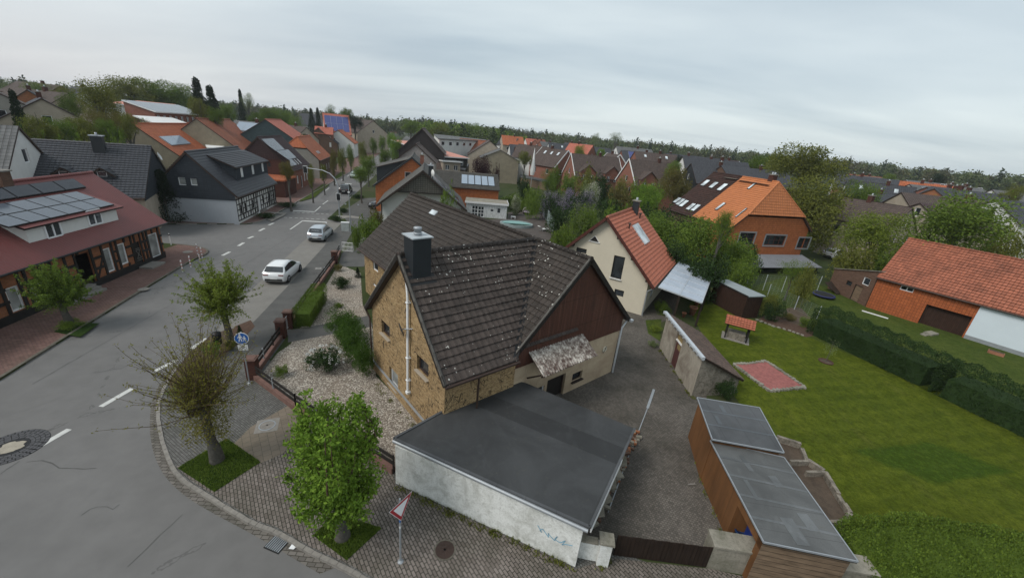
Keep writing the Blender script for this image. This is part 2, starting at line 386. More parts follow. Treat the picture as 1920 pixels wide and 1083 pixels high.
M['rusty_mulch'] = plain('rusty_mulch', (0.075, 0.044, 0.030), 0.95, 0.4, 6.0, bump=0.5)
M['red_chips'] = plain('red_chips', (0.26, 0.095, 0.085), 0.95, 0.3, 5.0, bump=0.6)
M['kerb'] = plain('kerb_stone', (0.21, 0.195, 0.175), 0.85, 0.25, 5.0, bump=0.2)
M['kerb_dark'] = plain('kerb_mossy', (0.11, 0.10, 0.08), 0.9, 0.45, 4.0, bump=0.3)
M['paint'] = plain('road_paint', (0.50, 0.50, 0.48), 0.7, 0.2, 5.0)
M['white'] = plain('white_paint', (0.66, 0.66, 0.65), 0.5, 0.06, 2.0)
M['white_pvc'] = plain('white_plastic', (0.74, 0.75, 0.76), 0.35, 0.04, 2.0)
M['cream'] = plain('cream_render', (0.55, 0.50, 0.40), 0.9, 0.07, 1.0)
M['grey_render'] = plain('grey_render', (0.33, 0.35, 0.38), 0.9, 0.06, 0.8)
M['grey_block'] = plain('grey_block', (0.27, 0.25, 0.22), 0.9, 0.15, 1.5)
M['beige_render'] = plain('beige_render', (0.34, 0.29, 0.23), 0.9, 0.15, 1.0)
M['olive_render'] = plain('olive_render', (0.23, 0.20, 0.145), 0.9, 0.2, 0.8)
M['white_render'] = plain('white_render', (0.60, 0.60, 0.58), 0.9, 0.08, 1.0)
M['slate_cladding'] = shingles('slate_cladding', (0.030, 0.036, 0.045), 0.4, 0.25, 0.008)
M['black_wood'] = plain('black_timber', (0.018, 0.015, 0.013), 0.7, 0.3, 4.0)
M['dark_wood'] = plain('dark_timber', (0.030, 0.020, 0.015), 0.7, 0.35, 4.0)
M['metal_grey'] = plain('zinc', (0.30, 0.32, 0.34), 0.45, 0.15, 3.0, 0.5, 0.3)
M['zinc_lt'] = plain('bright_zinc', (0.48, 0.51, 0.54), 0.4, 0.12, 3.0, 0.5, 0.3)
M['gutter_brown'] = plain('brown_gutter', (0.045, 0.028, 0.022), 0.5, 0.2, 3.0)
M['black_metal'] = plain('black_metal', (0.015, 0.015, 0.016), 0.45, 0.2, 3.0)
M['anthracite'] = plain('anthracite_cladding', (0.022, 0.026, 0.030), 0.45, 0.15, 2.0)
M['glass'] = glass_m('window_glass')
M['glass_lt'] = glass_m('curtained_glass', (0.22, 0.23, 0.22), 0.15)
M['rubber'] = plain('rubber', (0.015, 0.015, 0.015), 0.8, 0.2)
M['solar_dark'] = solar_m('solar_black', (0.012, 0.014, 0.022), (0.03, 0.032, 0.04))
M['solar_grey'] = solar_m('solar_grey', (0.085, 0.10, 0.125), (0.06, 0.07, 0.09))
M['solar_lt'] = solar_m('solar_thermal', (0.24, 0.29, 0.35), (0.20, 0.24, 0.30))
M['solar_blue'] = solar_m('solar_blue', (0.035, 0.045, 0.16), (0.06, 0.07, 0.2))
M['skylight'] = glass_m('skylight_glass', (0.42, 0.46, 0.48), 0.2)
M['t_main'] = tiles('weathered_brown_tiles', (0.060, 0.047, 0.041), 0.30, 0.34, lichen=0.30, geo=True, var=0.25)
M['t_mainB'] = tiles('weathered_brown_tiles_clean', (0.042, 0.034, 0.029), 0.30, 0.34, lichen=0.42, lx=(0.50, 0.66), geo=True, var=0.22)
M['t_red'] = tiles('salmon_red_tiles', (0.44, 0.145, 0.088), 0.30, 0.34, geo=True, var=0.05, stainamt=0.08)
M['t_orange'] = tiles('orange_tiles', (0.46, 0.165, 0.065), 0.30, 0.34, geo=True, var=0.07, stainamt=0.12)
M['t_barn'] = tiles('barn_red_tiles', (0.30, 0.105, 0.062), 0.26, 0.33, geo=True, var=0.22, stainamt=0.5)
M['t_brown'] = tiles('dark_brown_tiles', (0.045, 0.022, 0.017), 0.30, 0.34, geo=True, var=0.3, stainamt=0.3)
M['t_dark'] = tiles('anthracite_tiles', (0.040, 0.042, 0.050), 0.33, 0.36, geo=True, var=0.10, stainamt=0.05, rough=0.5, spec=0.4)
M['t_darkf'] = tiles('anthracite_tiles_far', (0.050, 0.052, 0.060), 0.33, 0.36, var=0.15, stainamt=0.1)
M['t_orangef'] = tiles('orange_tiles_far', (0.36, 0.105, 0.045), 0.30, 0.36, var=0.12, stainamt=0.25)
M['t_redf'] = tiles('red_tiles_far', (0.40, 0.125, 0.085), 0.30, 0.36, var=0.10, stainamt=0.15)
M['t_rustf'] = tiles('rust_tiles_far', (0.25, 0.085, 0.045), 0.30, 0.36, var=0.2, stainamt=0.35)
M['t_brownf'] = tiles('brown_tiles_far', (0.080, 0.058, 0.050), 0.30, 0.36, var=0.2, stainamt=0.2)
M['t_purple'] = tiles('plum_brown_tiles', (0.060, 0.036, 0.038), 0.30, 0.36, var=0.12, stainamt=0.1)
M['t_grey'] = tiles('grey_weathered_tiles', (0.085, 0.080, 0.072), 0.30, 0.34, lichen=0.05, geo=True, var=0.25)
M['t_greyf'] = tiles('grey_tiles_far', (0.12, 0.12, 0.12), 0.35, 0.4, var=0.15, stainamt=0.2)
M['t_shed'] = tiles('mossy_old_pantiles', (0.105, 0.072, 0.058), 0.24, 0.30, lichen=0.10, geo=True, var=0.35)
M['corr_red'] = sheet_metal('red_corrugated_sheet', (0.170, 0.048, 0.044), 0.20, 0.55, (0.10, 0.04, 0.035), 0.5)
M['corr_pink'] = sheet_metal('salmon_sheet', (0.52, 0.21, 0.15), 0.3, 0.55, (0.40, 0.2, 0.15), 0.3)
def brown_clad():
 m = NM('brown_ribbed_cladding', 0.6, 0.3)
 sp = m.n('ShaderNodeSeparateXYZ'); m.l(m.uv, sp.inputs[0])
 fr = m.math('FRACT', m.math('DIVIDE', sp.outputs[0], 0.10))
 st = m.noise(m.map(m.uv, (7.0, 0.3, 1)), 1.0, 4, 0.65)
 k = m.ramp(st, [(0.35, (0.060, 0.024, 0.016)), (0.55, (0.090, 0.036, 0.024)), (0.75, (0.14, 0.068, 0.046))])
 ln = m.math('LESS_THAN', m.math('FRACT', m.math('DIVIDE', m.math('ADD', sp.outputs[1], 0.4), 1.55)), 0.02)
 k = m.mix(m.math('MULTIPLY', ln, 0.6), k, (0.015, 0.008, 0.006))
 k = m.mix(m.ramp(m.noise(m.ob, 0.8, 3, .6), [(0.5, 0.0), (0.8, 0.5)]), k, (0.035, 0.018, 0.014))
 m.col(k); m.bump(m.ramp(fr, [(0.0, 0.0), (0.3, 1.0), (0.6, 1.0), (0.9, 0.0)]), 0.7, 0.02); return m.mat
M['brown_clad'] = brown_clad()
def clinker():
 m = NM('yellow_clinker', 0.75, 0.3)
 k, f = m.brick(m.uv, 0.25, 0.083, 0.006, (0.285, 0.190, 0.090), (0.40, 0.285, 0.150), (0.15, 0.105, 0.065))
 # darker fired stretches running through single bricks
 k2, f2 = m.brick(m.map(m.uv, (1, 1, 1), 0, (3.1, 7.3, 0)), 0.25, 0.083, 0.0, (0, 0, 0), (1, 1, 1))
 dk = m.math('GREATER_THAN', m.math('ADD', m.noise(m.map(m.uv, (3.8, 6, 1)), 1.3, 2, 0.7), 0.0), 0.575)
 k = m.mix(m.math('MULTIPLY', dk, 0.55), k, (0.10, 0.058, 0.025))
 v = m.vor(m.map(m.uv, (6.2, 2.0, 1)), 1.0, 'DISTANCE_TO_EDGE'); lim = m.noise(m.uv, 1.4, 2)
 cr_ = m.math('MULTIPLY', m.math('LESS_THAN', v, 0.034), m.math('GREATER_THAN', lim, 0.50))
 k = m.mix(m.math('MULTIPLY', cr_, 0.85), k, (0.025, 0.016, 0.01))
 k = m.mix(m.ramp(m.noise(m.ob, 0.5, 4, 0.6), [(0.45, 0.0), (0.8, 0.5)]), k, (0.15, 0.10, 0.055))
 m.col(k); m.bump(f, -0.4, 0.01); return m.mat
M['clinker'] = clinker()
def stained(name, c, dirt, amt=0.8, scale=0.9, fine=0.3, streak=True, bump=0.3):
 m = NM(name, 0.92, 0.15)
 a = m.noise(m.ob, scale, 5, 0.7, 0.6); b = m.noise(m.map(m.uv, (4.5, 0.5, 1)), 1.0, 4, 0.7); n = m.noise(m.ob, 14, 4, 0.7)
 k = m.mix(m.ramp(a, [(0.42, 0.0), (0.68, amt)]), c, dirt)
 if streak: k = m.mix(m.ramp(b, [(0.55, 0.0), (0.8, amt*0.7)]), k, sc3(dirt, 0.7))
 k = m.mix(m.ramp(n, [(0.5, 0.0), (0.75, fine)]), k, sc3(dirt, 0.6))
 m.col(k); m.bump(n, bump, 0.03); return m.mat
M['garage_white'] = stained('dirty_whitewash', (0.68, 0.69, 0.67), (0.25, 0.25, 0.21), 0.55, 1.5, 0.45)
M['plaster_old'] = stained('old_grey_plaster', (0.33, 0.30, 0.25), (0.15, 0.12, 0.095), 0.8, 0.8)
M['plaster_cream'] = stained('cream_old_plaster', (0.46, 0.37, 0.26), (0.27, 0.19, 0.13), 0.55, 0.6)
M['stone_wall'] = stained('rough_stone_wall', (0.26, 0.23, 0.19), (0.09, 0.08, 0.065), 0.9, 3.0, 0.8, True, 0.9)
M['conc_dirty'] = stained('mossy_concrete', (0.26, 0.24, 0.20), (0.10, 0.10, 0.07), 0.85, 1.0, 0.5)
def felt(name, c, seam=1.0, rot=0.0, patch=True):
 m = NM(name, 0.75, 0.3)
 a = m.noise(m.ob, 0.45, 4, 0.6, 0.6); n = m.noise(m.ob, 40, 2, 0.6)
 k = m.ramp(a, [(0.35, sc3(c, 0.72)), (0.65, sc3(c, 1.2))])
 sp = m.n('ShaderNodeSeparateXYZ'); m.l(m.map(m.ob, (1, 1, 1), rot), sp.inputs[0])
 ln = m.math('LESS_THAN', m.math('FRACT', m.math('DIVIDE', sp.outputs[1], seam)), 0.02)
 k = m.mix(m.math('MULTIPLY', ln, 0.6), k, sc3(c, 0.4))
 if patch:
  v = m.noise(m.map(m.ob, (1, 0.4, 1), rot), 1.0, 3, 0.7, 1.0); k = m.mix(m.ramp(v, [(0.62, 0.0), (0.75, 0.45)]), k, sc3(c, 1.6))
 k = m.mix(m.ramp(n, [(0.4, 0.25), (0.6, 0.0)]), k, sc3(c, 0.5))
 e = m.vor(m.ob, 0.55, 'DISTANCE_TO_EDGE'); k = m.mix(m.ramp(m.math('ADD', e, m.math('MULTIPLY', m.noise(m.ob, 2.5, 5, .7), .25)), [(0.12, 0.15), (0.16, 0.0)]), k, sc3(c, 1.4)); g_ = m.noise(m.ob, 5.5, 5, 0.75); k = m.mix(m.ramp(g_, [(0.60, 0.0), (0.70, 0.4)]), k, (0.085, 0.082, 0.062))
 m.col(k); m.bump(n, 0.2, 0.01); return m.mat
M['felt_garage'] = felt('roofing_felt_dark', (0.045, 0.047, 0.049), 50.0, radians(25))
M['felt_shed'] = felt('roofing_felt_grey', (0.100, 0.103, 0.103), 1.0, radians(5))
M['felt_shed2'] = felt('roofing_felt_blue', (0.078, 0.082, 0.087), 1.0, radians(95))
def corr_old():
 m = NM('lichened_corrugated_cement', 0.9, 0.2)
 a = m.noise(m.ob, 5.0, 4, 0.75); b = m.noise(m.ob, 0.8, 3, 0.6)
 k = m.ramp(m.math('ADD', m.math('MULTIPLY', a, 0.7), m.math('MULTIPLY', b, 0.3)), [(0.40, (0.07, 0.045, 0.038)), (0.5, (0.20, 0.17, 0.15)), (0.6, (0.48, 0.45, 0.41))])
 m.col(k); return m.mat
M['corr_old'] = corr_old()
def shed_board(name, c):
 m = NM(name, 0.8, 0.25)
 a = m.noise(m.map(m.uv, (2.5, 0.25, 1)), 1.2, 4, 0.6); b = m.noise(m.ob, 0.5, 3, 0.6)
 k = m.ramp(m.math('ADD', m.math('MULTIPLY', a, 0.5), m.math('MULTIPLY', b, 0.5)), [(0.35, sc3(c, 0.55)), (0.6, c), (0.75, sc3(c, 1.35))])
 sp = m.n('ShaderNodeSeparateXYZ'); m.l(m.uv, sp.inputs[0])
 ln = m.math('LESS_THAN', m.math('FRACT', m.math('DIVIDE', sp.outputs[0], 1.25)), 0.012)
 k = m.mix(m.math('MULTIPLY', ln, 0.6), k, sc3(c, 0.3)); m.col(k); return m.mat
M['rust_board'] = shed_board('rusty_brown_board', (0.17, 0.078, 0.030))
def planks(name, c, wd=0.12, axis=0):
 m = NM(name, 0.8, 0.2)
 sp = m.n('ShaderNodeSeparateXYZ'); m.l(m.uv, sp.inputs[0])
 fr = m.math('FRACT', m.math('DIVIDE', sp.outputs[axis], wd)); ln = m.math('LESS_THAN', fr, 0.1)
 a = m.noise(m.map(m.uv, (4, 1, 1) if axis == 0 else (1, 4, 1)), 1.6, 3, 0.6)
 k = m.ramp(a, [(0.3, sc3(c, 0.7)), (0.7, sc3(c, 1.3))]); k = m.mix(m.math('MULTIPLY', ln, 0.8), k, sc3(c, 0.2))
 m.col(k); m.bump(m.ramp(fr, [(0, 0.0), (0.12, 1.0), (1, 1.0)]), 0.5, 0.01); return m.mat
M['planks_dark'] = planks('dark_brown_planks', (0.035, 0.018, 0.012))
M['planks_gate'] = planks('black_brown_planks', (0.022, 0.014, 0.010))
M['planks_old'] = planks('old_grey_brown_planks', (0.17, 0.12, 0.08), 0.2, 1)
M['planks_white'] = planks('white_boarding', (0.55, 0.56, 0.56), 0.15)
M['orange_shingle'] = shingles('orange_hung_tiles', (0.38, 0.125, 0.048), 0.22, 0.26, 0.012)
M['orange_shingle2'] = shingles('rust_orange_hung_tiles', (0.33, 0.095, 0.035), 0.22, 0.28, 0.012)
M['brick_orange'] = bricks('orange_infill_brick', (0.25, 0.085, 0.035), (0.34, 0.130, 0.055), (0.16, 0.11, 0.08))
M['brick_red'] = bricks('red_brick', (0.20, 0.068, 0.045), (0.27, 0.100, 0.065), (0.17, 0.13, 0.11))
M['brick_brown'] = bricks('brown_brick', (0.105, 0.058, 0.040), (0.15, 0.085, 0.060), (0.09, 0.07, 0.055))
M['brick_dark'] = bricks('dark_red_brick', (0.07, 0.028, 0.022), (0.10, 0.040, 0.030), (0.05, 0.03, 0.025))
M['bark'] = plain('bark', (0.085, 0.078, 0.068), 0.95, 0.45, 8.0, bump=0.9)
M['twig'] = plain('twig', (0.085, 0.055, 0.035), 0.9, 0.3, 8.0)
M['l_fresh'] = leaf_m('fresh_green_leaves', (0.1313, 0.2258, 0.0294), (0.231, 0.3465, 0.0473), 0.35)
M['l_yel'] = leaf_m('yellow_green_leaves', (0.154, 0.2087, 0.0308), (0.242, 0.2909, 0.0495), 0.35)
M['l_mid'] = leaf_m('mid_green_leaves', (0.1088, 0.1702, 0.027), (0.1843, 0.2512, 0.0432))
M['l_olive'] = leaf_m('olive_leaves', (0.1365, 0.154, 0.0308), (0.21, 0.2188, 0.049))
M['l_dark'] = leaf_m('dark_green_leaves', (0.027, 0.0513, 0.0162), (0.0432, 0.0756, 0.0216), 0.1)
M['l_hedge'] = leaf_m('clipped_hedge_leaves', (0.0825, 0.132, 0.0198), (0.1375, 0.1914, 0.0275), 0.15)
M['l_cyp'] = leaf_m('cypress_leaves', (0.050, 0.100, 0.016), (0.085, 0.150, 0.024), 0.15)
M['l_black'] = leaf_m('dark_conifer_leaves', (0.0156, 0.0286, 0.0143), (0.026, 0.0442, 0.0182), 0.05)
M['l_copper'] = leaf_m('copper_leaves', (0.0385, 0.0165, 0.0198), (0.0605, 0.0242, 0.0264), 0.1)
M['l_brown'] = leaf_m('budding_brown_leaves', (0.125, 0.112, 0.034), (0.19, 0.165, 0.05))
M['l_lilac'] = leaf_m('lilac_blossom', (0.22, 0.187, 0.275), (0.374, 0.319, 0.418), 0.2)
M['l_white'] = leaf_m('white_blossom', (0.462, 0.462, 0.363), (0.66, 0.66, 0.572), 0.2)
M['l_pale'] = leaf_m('pale_green_leaves', (0.143, 0.187, 0.0715), (0.264, 0.297, 0.154), 0.3)
M['l_far'] = leaf_m('far_forest_leaves', (0.0765, 0.1054, 0.0408), (0.1445, 0.1615, 0.068), 0.1)
M['l_fard'] = leaf_m('far_pine_leaves', (0.0288, 0.048, 0.0288), (0.048, 0.0672, 0.0352), 0.05)
M['l_bud'] = leaf_m('olive_budding_leaves', (0.165, 0.15, 0.034), (0.24, 0.24, 0.05), 0.35)
# ------------------------------------------------------------------ building kit
def clip_v(poly, v0, v1):
 def half(pl, v, keep_above):
  r = []
  for i in range(len(pl)):
   a, b = pl[i], pl[(i+1) % len(pl)]
   ia = (a[1] >= v-1e-9) if keep_above else (a[1] <= v+1e-9); ib = (b[1] >= v-1e-9) if keep_above else (b[1] <= v+1e-9)
   if ia: r.append(a)
   if ia != ib:
    t = (v-a[1])/(b[1]-a[1]); r.append((a[0]+(b[0]-a[0])*t, v))
  return r
 p = half(poly, v0, True)
 return half(p, v1, False) if len(p) > 2 else []
def slab(mb, O, U, V, poly, row=0.0, m=0, th=0.14, mside=None, lift=0.06, wob=0.0):
 """sloping roof sheet: poly in (u, v) metres, V pointing down the slope; laid in stepped courses when row > 0"""
 O = Vector(O); U = Vector(U).normalized(); V = Vector(V).normalized(); N = U.cross(V)
 flip = N.z < 0
 if flip: N = -N
 a = sum(poly[i][0]*poly[(i+1) % len(poly)][1]-poly[(i+1) % len(poly)][0]*poly[i][1] for i in range(len(poly)))
 if a < 0: poly = poly[::-1]
 P = lambda p, o=0.0: O+U*p[0]+V*p[1]+N*o
 fc = (lambda pts: mb.face(pts[::-1] if flip else pts, m))
 vmax = max(p[1] for p in poly); vmin = min(p[1] for p in poly)
 if row > 0:
  v = vmin
  while v < vmax-0.02:
   v1 = min(v+row, vmax); pl = clip_v(poly, v, min(v1+.045, vmax))
   if len(pl) > 2:
    off = lambda p: lift*(p[1]-v)/row+.012*(v1 < vmax-.01)
    fc([P(p, off(p)) for p in pl])
    low = [p for p in clip_v(poly, v, v1) if abs(p[1]-v1) < 1e-6]
    if len(low) >= 2:
     xa, xb = min(p[0] for p in low), max(p[0] for p in low)
     q = [P((xa, v1), off((0, v1))), P((xb, v1), off((0, v1))), P((xb, v1), 0), P((xa, v1), 0)]
     mb.face(q, m)
     if v1 < vmax-.01: ve = v1+.045; mb.face([P((xa, ve), off((0, ve))), P((xb, ve), off((0, ve))), P((xb, ve), off((0, ve))-.02), P((xa, ve), off((0, ve))-.02)], m)
   v += row
 else: fc([P(p) for p in poly])
 ms = m if mside is None else mside
 bot = [P(p, -th) for p in poly]; top = [P(p) for p in poly]
 mb.face(bot if flip else bot[::-1], ms)
 n = len(poly)
 for i in range(n):
  j = (i+1) % n; q = [bot[i], bot[j], top[j], top[i]]
  mb.face(q[::-1] if flip else q, ms)
def wall_face(mb, p0, p1, z0, prof, holes=(), depth=0.13, m=0):
 """prof: [(s, z)] along the top; holes (s0, s1, za, zb); outward side is right of p0->p1"""
 p0 = Vector((p0[0], p0[1])); p1 = Vector((p1[0], p1[1])); L = (p1-p0).length; d = (p1-p0)/L; nin = Vector((-d.y, d.x))
 W = lambda s, z, o=0.0: Vector((p0.x+d.x*s+nin.x*o, p0.y+d.y*s+nin.y*o, z))
 def top(s):
  for (a, za), (b, zb) in zip(prof, prof[1:]):
   if a-1e-6 <= s <= b+1e-6: return za+(zb-za)*(s-a)/max(b-a, 1e-9)
  return prof[-1][1]
 hs = []
 for h in holes:
  a, b, c, e = h; a = max(a, 0.03); b = min(b, L-0.03); e = min(e, min(top(a), top(b))-0.02)
  if b-a > 0.05 and e-c > 0.05: hs.append((a, b, c, e))
 cuts = sorted(set([round(x, 5) for x in [0, L]+[p[0] for p in prof if 0 <= p[0] <= L]+[h[0] for h in hs]+[h[1] for h in hs]]))
 for a, b in zip(cuts, cuts[1:]):
  if b-a < 1e-4: continue
  mid = (a+b)/2; col = sorted([(h[2], h[3]) for h in hs if h[0] <= mid <= h[1]])
  z = z0
  for c, e in col:
   if c > z+1e-4: mb.face([W(a, z), W(b, z), W(b, c), W(a, c)], m)
   z = max(z, e)
  mb.face([W(a, z), W(b, z), W(b, top(b)), W(a, top(a))], m)
 for a, b, c, e in hs:
  mb.face([W(a, c), W(b, c), W(b, c, depth), W(a, c, depth)], m); mb.face([W(a, e, depth), W(b, e, depth), W(b, e), W(a, e)], m)
  mb.face([W(a, e), W(a, c), W(a, c, depth), W(a, e, depth)], m); mb.face([W(b, c), W(b, e), W(b, e, depth), W(b, c, depth)], m)
 return hs
class House:
 def __init__(s, name, label, cat, a, az, L, half, he, hr, wall, roof, row=0.0, og=0.3, oe=0.35, th=0.14, root=None, group=None,
                 hipA=None, hipB=None, base=0.0, roofname='roof', ridge=True, trim=None, gut=True, left=True, right=True, halfL=None):
  s.az = az; s.L = L; s.h = half; s.he = he; s.hr = hr; s.og = og; s.oe = oe; s.th = th; s.base = base
  s.name = name
  if root is None:
   s.root = thing(name, label, cat, (a[0], a[1], 0), az, group); s.fr = None
  else:
   # extra wing in the frame of an existing root: build via a pivot matrix
   s.root = root
  s.M = Matrix.Translation((a[0], a[1], 0)) @ Matrix.Rotation(az, 4, 'Z')
  s.rel = s.root.matrix_basis.inverted() @ s.M if root is not None else Matrix.Identity(4)
  s.Mi = s.M.inverted()
  s.k = (hr-he)/half; s.sl = hypot(half, hr-he); s.cp = half/s.sl; s.sp = (hr-he)/s.sl
  s.cut = None
  s.x0 = og; s.x1 = L-og; s.yw = half-oe
  s.wallmat = wall; s.roofmat = roof; s.wins = []; s.row = row; s.hipA = hipA; s.hipB = hipB
  s.trim = trim or M['gutter_brown']; s.gut = gut; s.ridge = ridge; s.roofname = roofname; s.facem = {}; s.skip = set()
  s.k_off = th/s.cp
  # valley clip polygons may be given
 def put(s, mb, name, mats, parent=None):
  if s.rel != Matrix.Identity(4):
   mb.v = [tuple(s.rel @ Vector(v)) for v in mb.v]
  return mb.build(name, mats, parent or s.root)
 # ---- geometry helpers
 def face(s, f):
  x0, x1, y = s.x0, s.x1, s.yw
  return {'R': ((x0, -y), (x1, -y)), 'B': ((x1, -y), (x1, y)), 'L': ((x1, y), (x0, y)), 'A': ((x0, y), (x0, -y))}[f]
 def prof(s, f):
  ze = s.hr-s.yw*s.k-s.k_off+0.02; zr = s.hr-s.k_off+0.02
  if f in 'RL': return [(0, ze), (s.x1-s.x0, ze)]
  hip = s.hipA if f == 'A' else s.hipB
  if hip:
   ih, zh = hip; yh = (s.hr-zh)/s.k
   if yh >= s.yw: return [(0, ze), (2*s.yw, ze)]
   zt = zh-s.k_off-0.05
   return [(0, ze), (s.yw-yh, zt), (s.yw+yh, zt), (2*s.yw, ze)]
  return [(0, ze), (s.yw, zr), (2*s.yw, ze)]
 def rayl(s, px):
  d = ray(*px); o = s.Mi @ Vector((0, 0, CAMH)); e = s.Mi @ (Vector((0, 0, CAMH))+d); return o, e-o
 def wpx(s, f, px):
  (ax, ay), (bx, by) = s.face(f); o, d = s.rayl(px); L = hypot(bx-ax, by-ay); ux, uy = (bx-ax)/L, (by-ay)/L; nx, ny = uy, -ux
  t = ((ax-o.x)*nx+(ay-o.y)*ny)/(d.x*nx+d.y*ny); p = o+d*t
  return (p.x-ax)*ux+(p.y-ay)*uy, p.z
 def rpx(s, side, px):
  o, d = s.rayl(px); sg = 1 if side == 'L' else -1
  n = Vector((0, sg*s.sp, s.cp)); P0 = Vector((0, 0, s.hr)); t = (P0-o).dot(n)/d.dot(n); p = o+d*t
  return p.x, hypot(p.y, s.hr-p.z)*(1 if p.z < s.hr else -1)
 def rpt(s, side, x, v, o=0.0):
  sg = 1 if side == 'L' else -1
  return Vector((x, sg*v*s.cp, s.hr-v*s.sp))+Vector((0, sg*s.sp, s.cp))*o
 def win(s, f, tl=None, br=None, rect=None, **k):
  """window from the photo corners or a rect (s0, s1, z0, z1)"""
  if rect is None:
   a = s.wpx(f, tl); b = s.wpx(f, br); rect = (min(a[0], b[0]), max(a[0], b[0]), min(a[1], b[1]), max(a[1], b[1]))
  s.wins.append((f, rect, k)); return rect
 def build(s):
  # roof
  mb = MB(); L = s.L
  for sg in (1, -1):
   if (sg == 1 and 'L' in s.skip) or (sg == -1 and 'R' in s.skip): continue
   ia, va = (s.hipA[0], (s.hr-s.hipA[1])/s.sp) if s.hipA else (0, 0)
   ib, vb = (s.hipB[0], (s.hr-s.hipB[1])/s.sp) if s.hipB else (0, 0)
   poly = [(ia, 0), (L-ib, 0)]
   if s.hipB: poly.append((L, vb))
   if vb < s.sl-0.01: poly.append((L, s.sl))
   if va < s.sl-0.01: poly.append((0, s.sl))
   if s.hipA: poly.append((0, va))
   if sg == -1 and s.cut:
    v1, xe = s.cut; slab(mb, (0, 0, s.hr), (1, 0, 0), (0, sg*s.cp, -s.sp), [(0, 0), (L, 0), (L, v1), (0, v1)], s.row, 0, s.th, 1); slab(mb, (0, 0, s.hr), (1, 0, 0), (0, sg*s.cp, -s.sp), [(0, v1), (xe, v1), (xe, s.sl), (0, s.sl)], s.row, 0, s.th, 1); continue
   slab(mb, (0, 0, s.hr), (1, 0, 0), (0, sg*s.cp, -s.sp), poly, s.row, 0, s.th, 1)
  for hip, x, dr in ((s.hipA, 0, -1), (s.hipB, L, 1)):
   if not hip: continue
   ih, zh = hip; yh = (s.hr-zh)/s.k; xr = ih if dr < 0 else L-ih
   vl = hypot(ih, s.hr-zh); V = Vector((dr*ih, 0, zh-s.hr))/vl
   slab(mb, (xr, 0, s.hr), (0, 1, 0), V, [(0, 0), (yh, vl), (-yh, vl)], s.row, 0, s.th, 1)
  s.roof = s.put(mb, s.roofname, [s.roofmat, s.trim])
  if s.ridge:
   mb = MB(); xa = s.hipA[0] if s.hipA else 0; xb = L-(s.hipB[0] if s.hipB else 0); n = max(2, int((xb-xa)/0.4)) if s.row else 1
   pts = []; rr = []
   for i in range(n):
    a = xa+(xb-xa)*i/n; b = xa+(xb-xa)*(i+1)/n; pts += [(a, 0, s.hr+.01), (b-.01, 0, s.hr+.02)]; rr += [.12, .15]
   mb.tube(pts, rr, 8)
   for hip, x, xr in ((s.hipA, 0, xa), (s.hipB, L, xb)):
    if hip:
     yh = (s.hr-hip[1])/s.k
     for sg in (1, -1): mb.tube([(xr, 0, s.hr+.02), (x, sg*yh, hip[1]+.03)], .11, 6)
   s.put(mb, 'ridge_cap', [s.roofmat], s.roof)
  if s.gut:
   for sg in (1, -1):
    mb = MB()
    if (sg == 1 and 'L' in s.skip) or (sg == -1 and 'R' in s.skip): continue
    mb.tube([(0.0, sg*(s.h+.05), s.he-.04), (s.cut[1] if s.cut and sg < 0 else L, sg*(s.h+.05), s.he-.07)], .07, 8)
    s.put(mb, 'gutter', [s.trim], s.roof)
  # walls
  mb = MB(); fl = {}
  mats = [s.wallmat]
  for f in 'RBLA':
   if ('w'+f) in s.skip: continue
   mt = s.facem.get(f)
   if mt is not None and mt not in mats: mats.append(mt)
   mi = 0 if mt is None else mats.index(mt)
   a, b = s.face(f)
   hs = wall_face(mb, a, b, s.base, s.prof(f), [w_[1] for w_ in s.wins if w_[0] == f], m=mi)
  s.wall = s.put(mb, 'wall', mats)
  for f, r, k in s.wins: s.window(f, r, **k)
  return s
 def clad(s, f, zlow, mat, proud=0.05, name='cladding', zhigh=None):
  a, b = [Vector(p) for p in s.face(f)]; d = (b-a).normalized(); n = Vector((d.y, -d.x))*proud
  pr = s.prof(f)
  if zhigh is not None: pr = [(0, min(zhigh, pr[0][1])), ((b-a).length, min(zhigh, pr[-1][1]))]
  if pr[0][1] < zlow and zhigh is None:   # gable starting above the eave
   pass
  mb = MB(); wall_face(mb, a+n, b+n, zlow, pr, [w_[1] for w_ in s.wins if w_[0] == f and (w_[1][3] > zlow)], depth=proud+.1)
  mb.beam((*(a+n*.9), zlow), (*(b+n*.9), zlow), .05, .05)
  return s.put(mb, name, [mat])
 def window(s, f, rect, frame='white_pvc', pane='glass', mull=1, trans=0, sill=None, kind='window', fw=0.07, depth=0.10, label=None, proud=0.0, **kw):
  (ax, ay), (bx, by) = s.face(f); L = hypot(bx-ax, by-ay); ux, uy = (bx-ax)/L, (by-ay)/L; nx, ny = -uy, ux  # inward
  a, b, c, e = rect; pr = s.prof(f)
  W = lambda q, z, o: Vector((ax+ux*q+nx*o, ay+uy*q+ny*o, z))
  up = (0, 0, 1); mb = MB(); o = depth-proud
  def bm(q0, z0, q1, z1, wd, hh=.06): mb.beam(W(q0, z0, o), W(q1, z1, o), wd, hh, 0, (nx, ny, 0))
  h = fw/2
  bm(a, c+h, b, c+h, fw); bm(a, e-h, b, e-h, fw); bm(a+h, c+fw, a+h, e-fw, fw); bm(b-h, c+fw, b-h, e-fw, fw)
  for i in range(1, mull): q = a+(b-a)*i/mull; bm(q, c+fw, q, e-fw, fw)
  for i in range(1, trans+1): z = c+(e-c)*i/(trans+1); bm(a+fw, z, b-fw, z, fw*.6)
  if sill: mb.beam(W(a-.05, c-.02, -.05), W(b+.05, c-.02, -.05), .05, .16, 1, (nx, ny, 0))
  wo = s.put(mb, kind, [M[frame], M[sill or frame]])
  if label: wo['label'] = label
  mb = MB(); mb.face([W(a, c, o+.02), W(b, c, o+.02), W(b, e, o+.02), W(a, e, o+.02)])
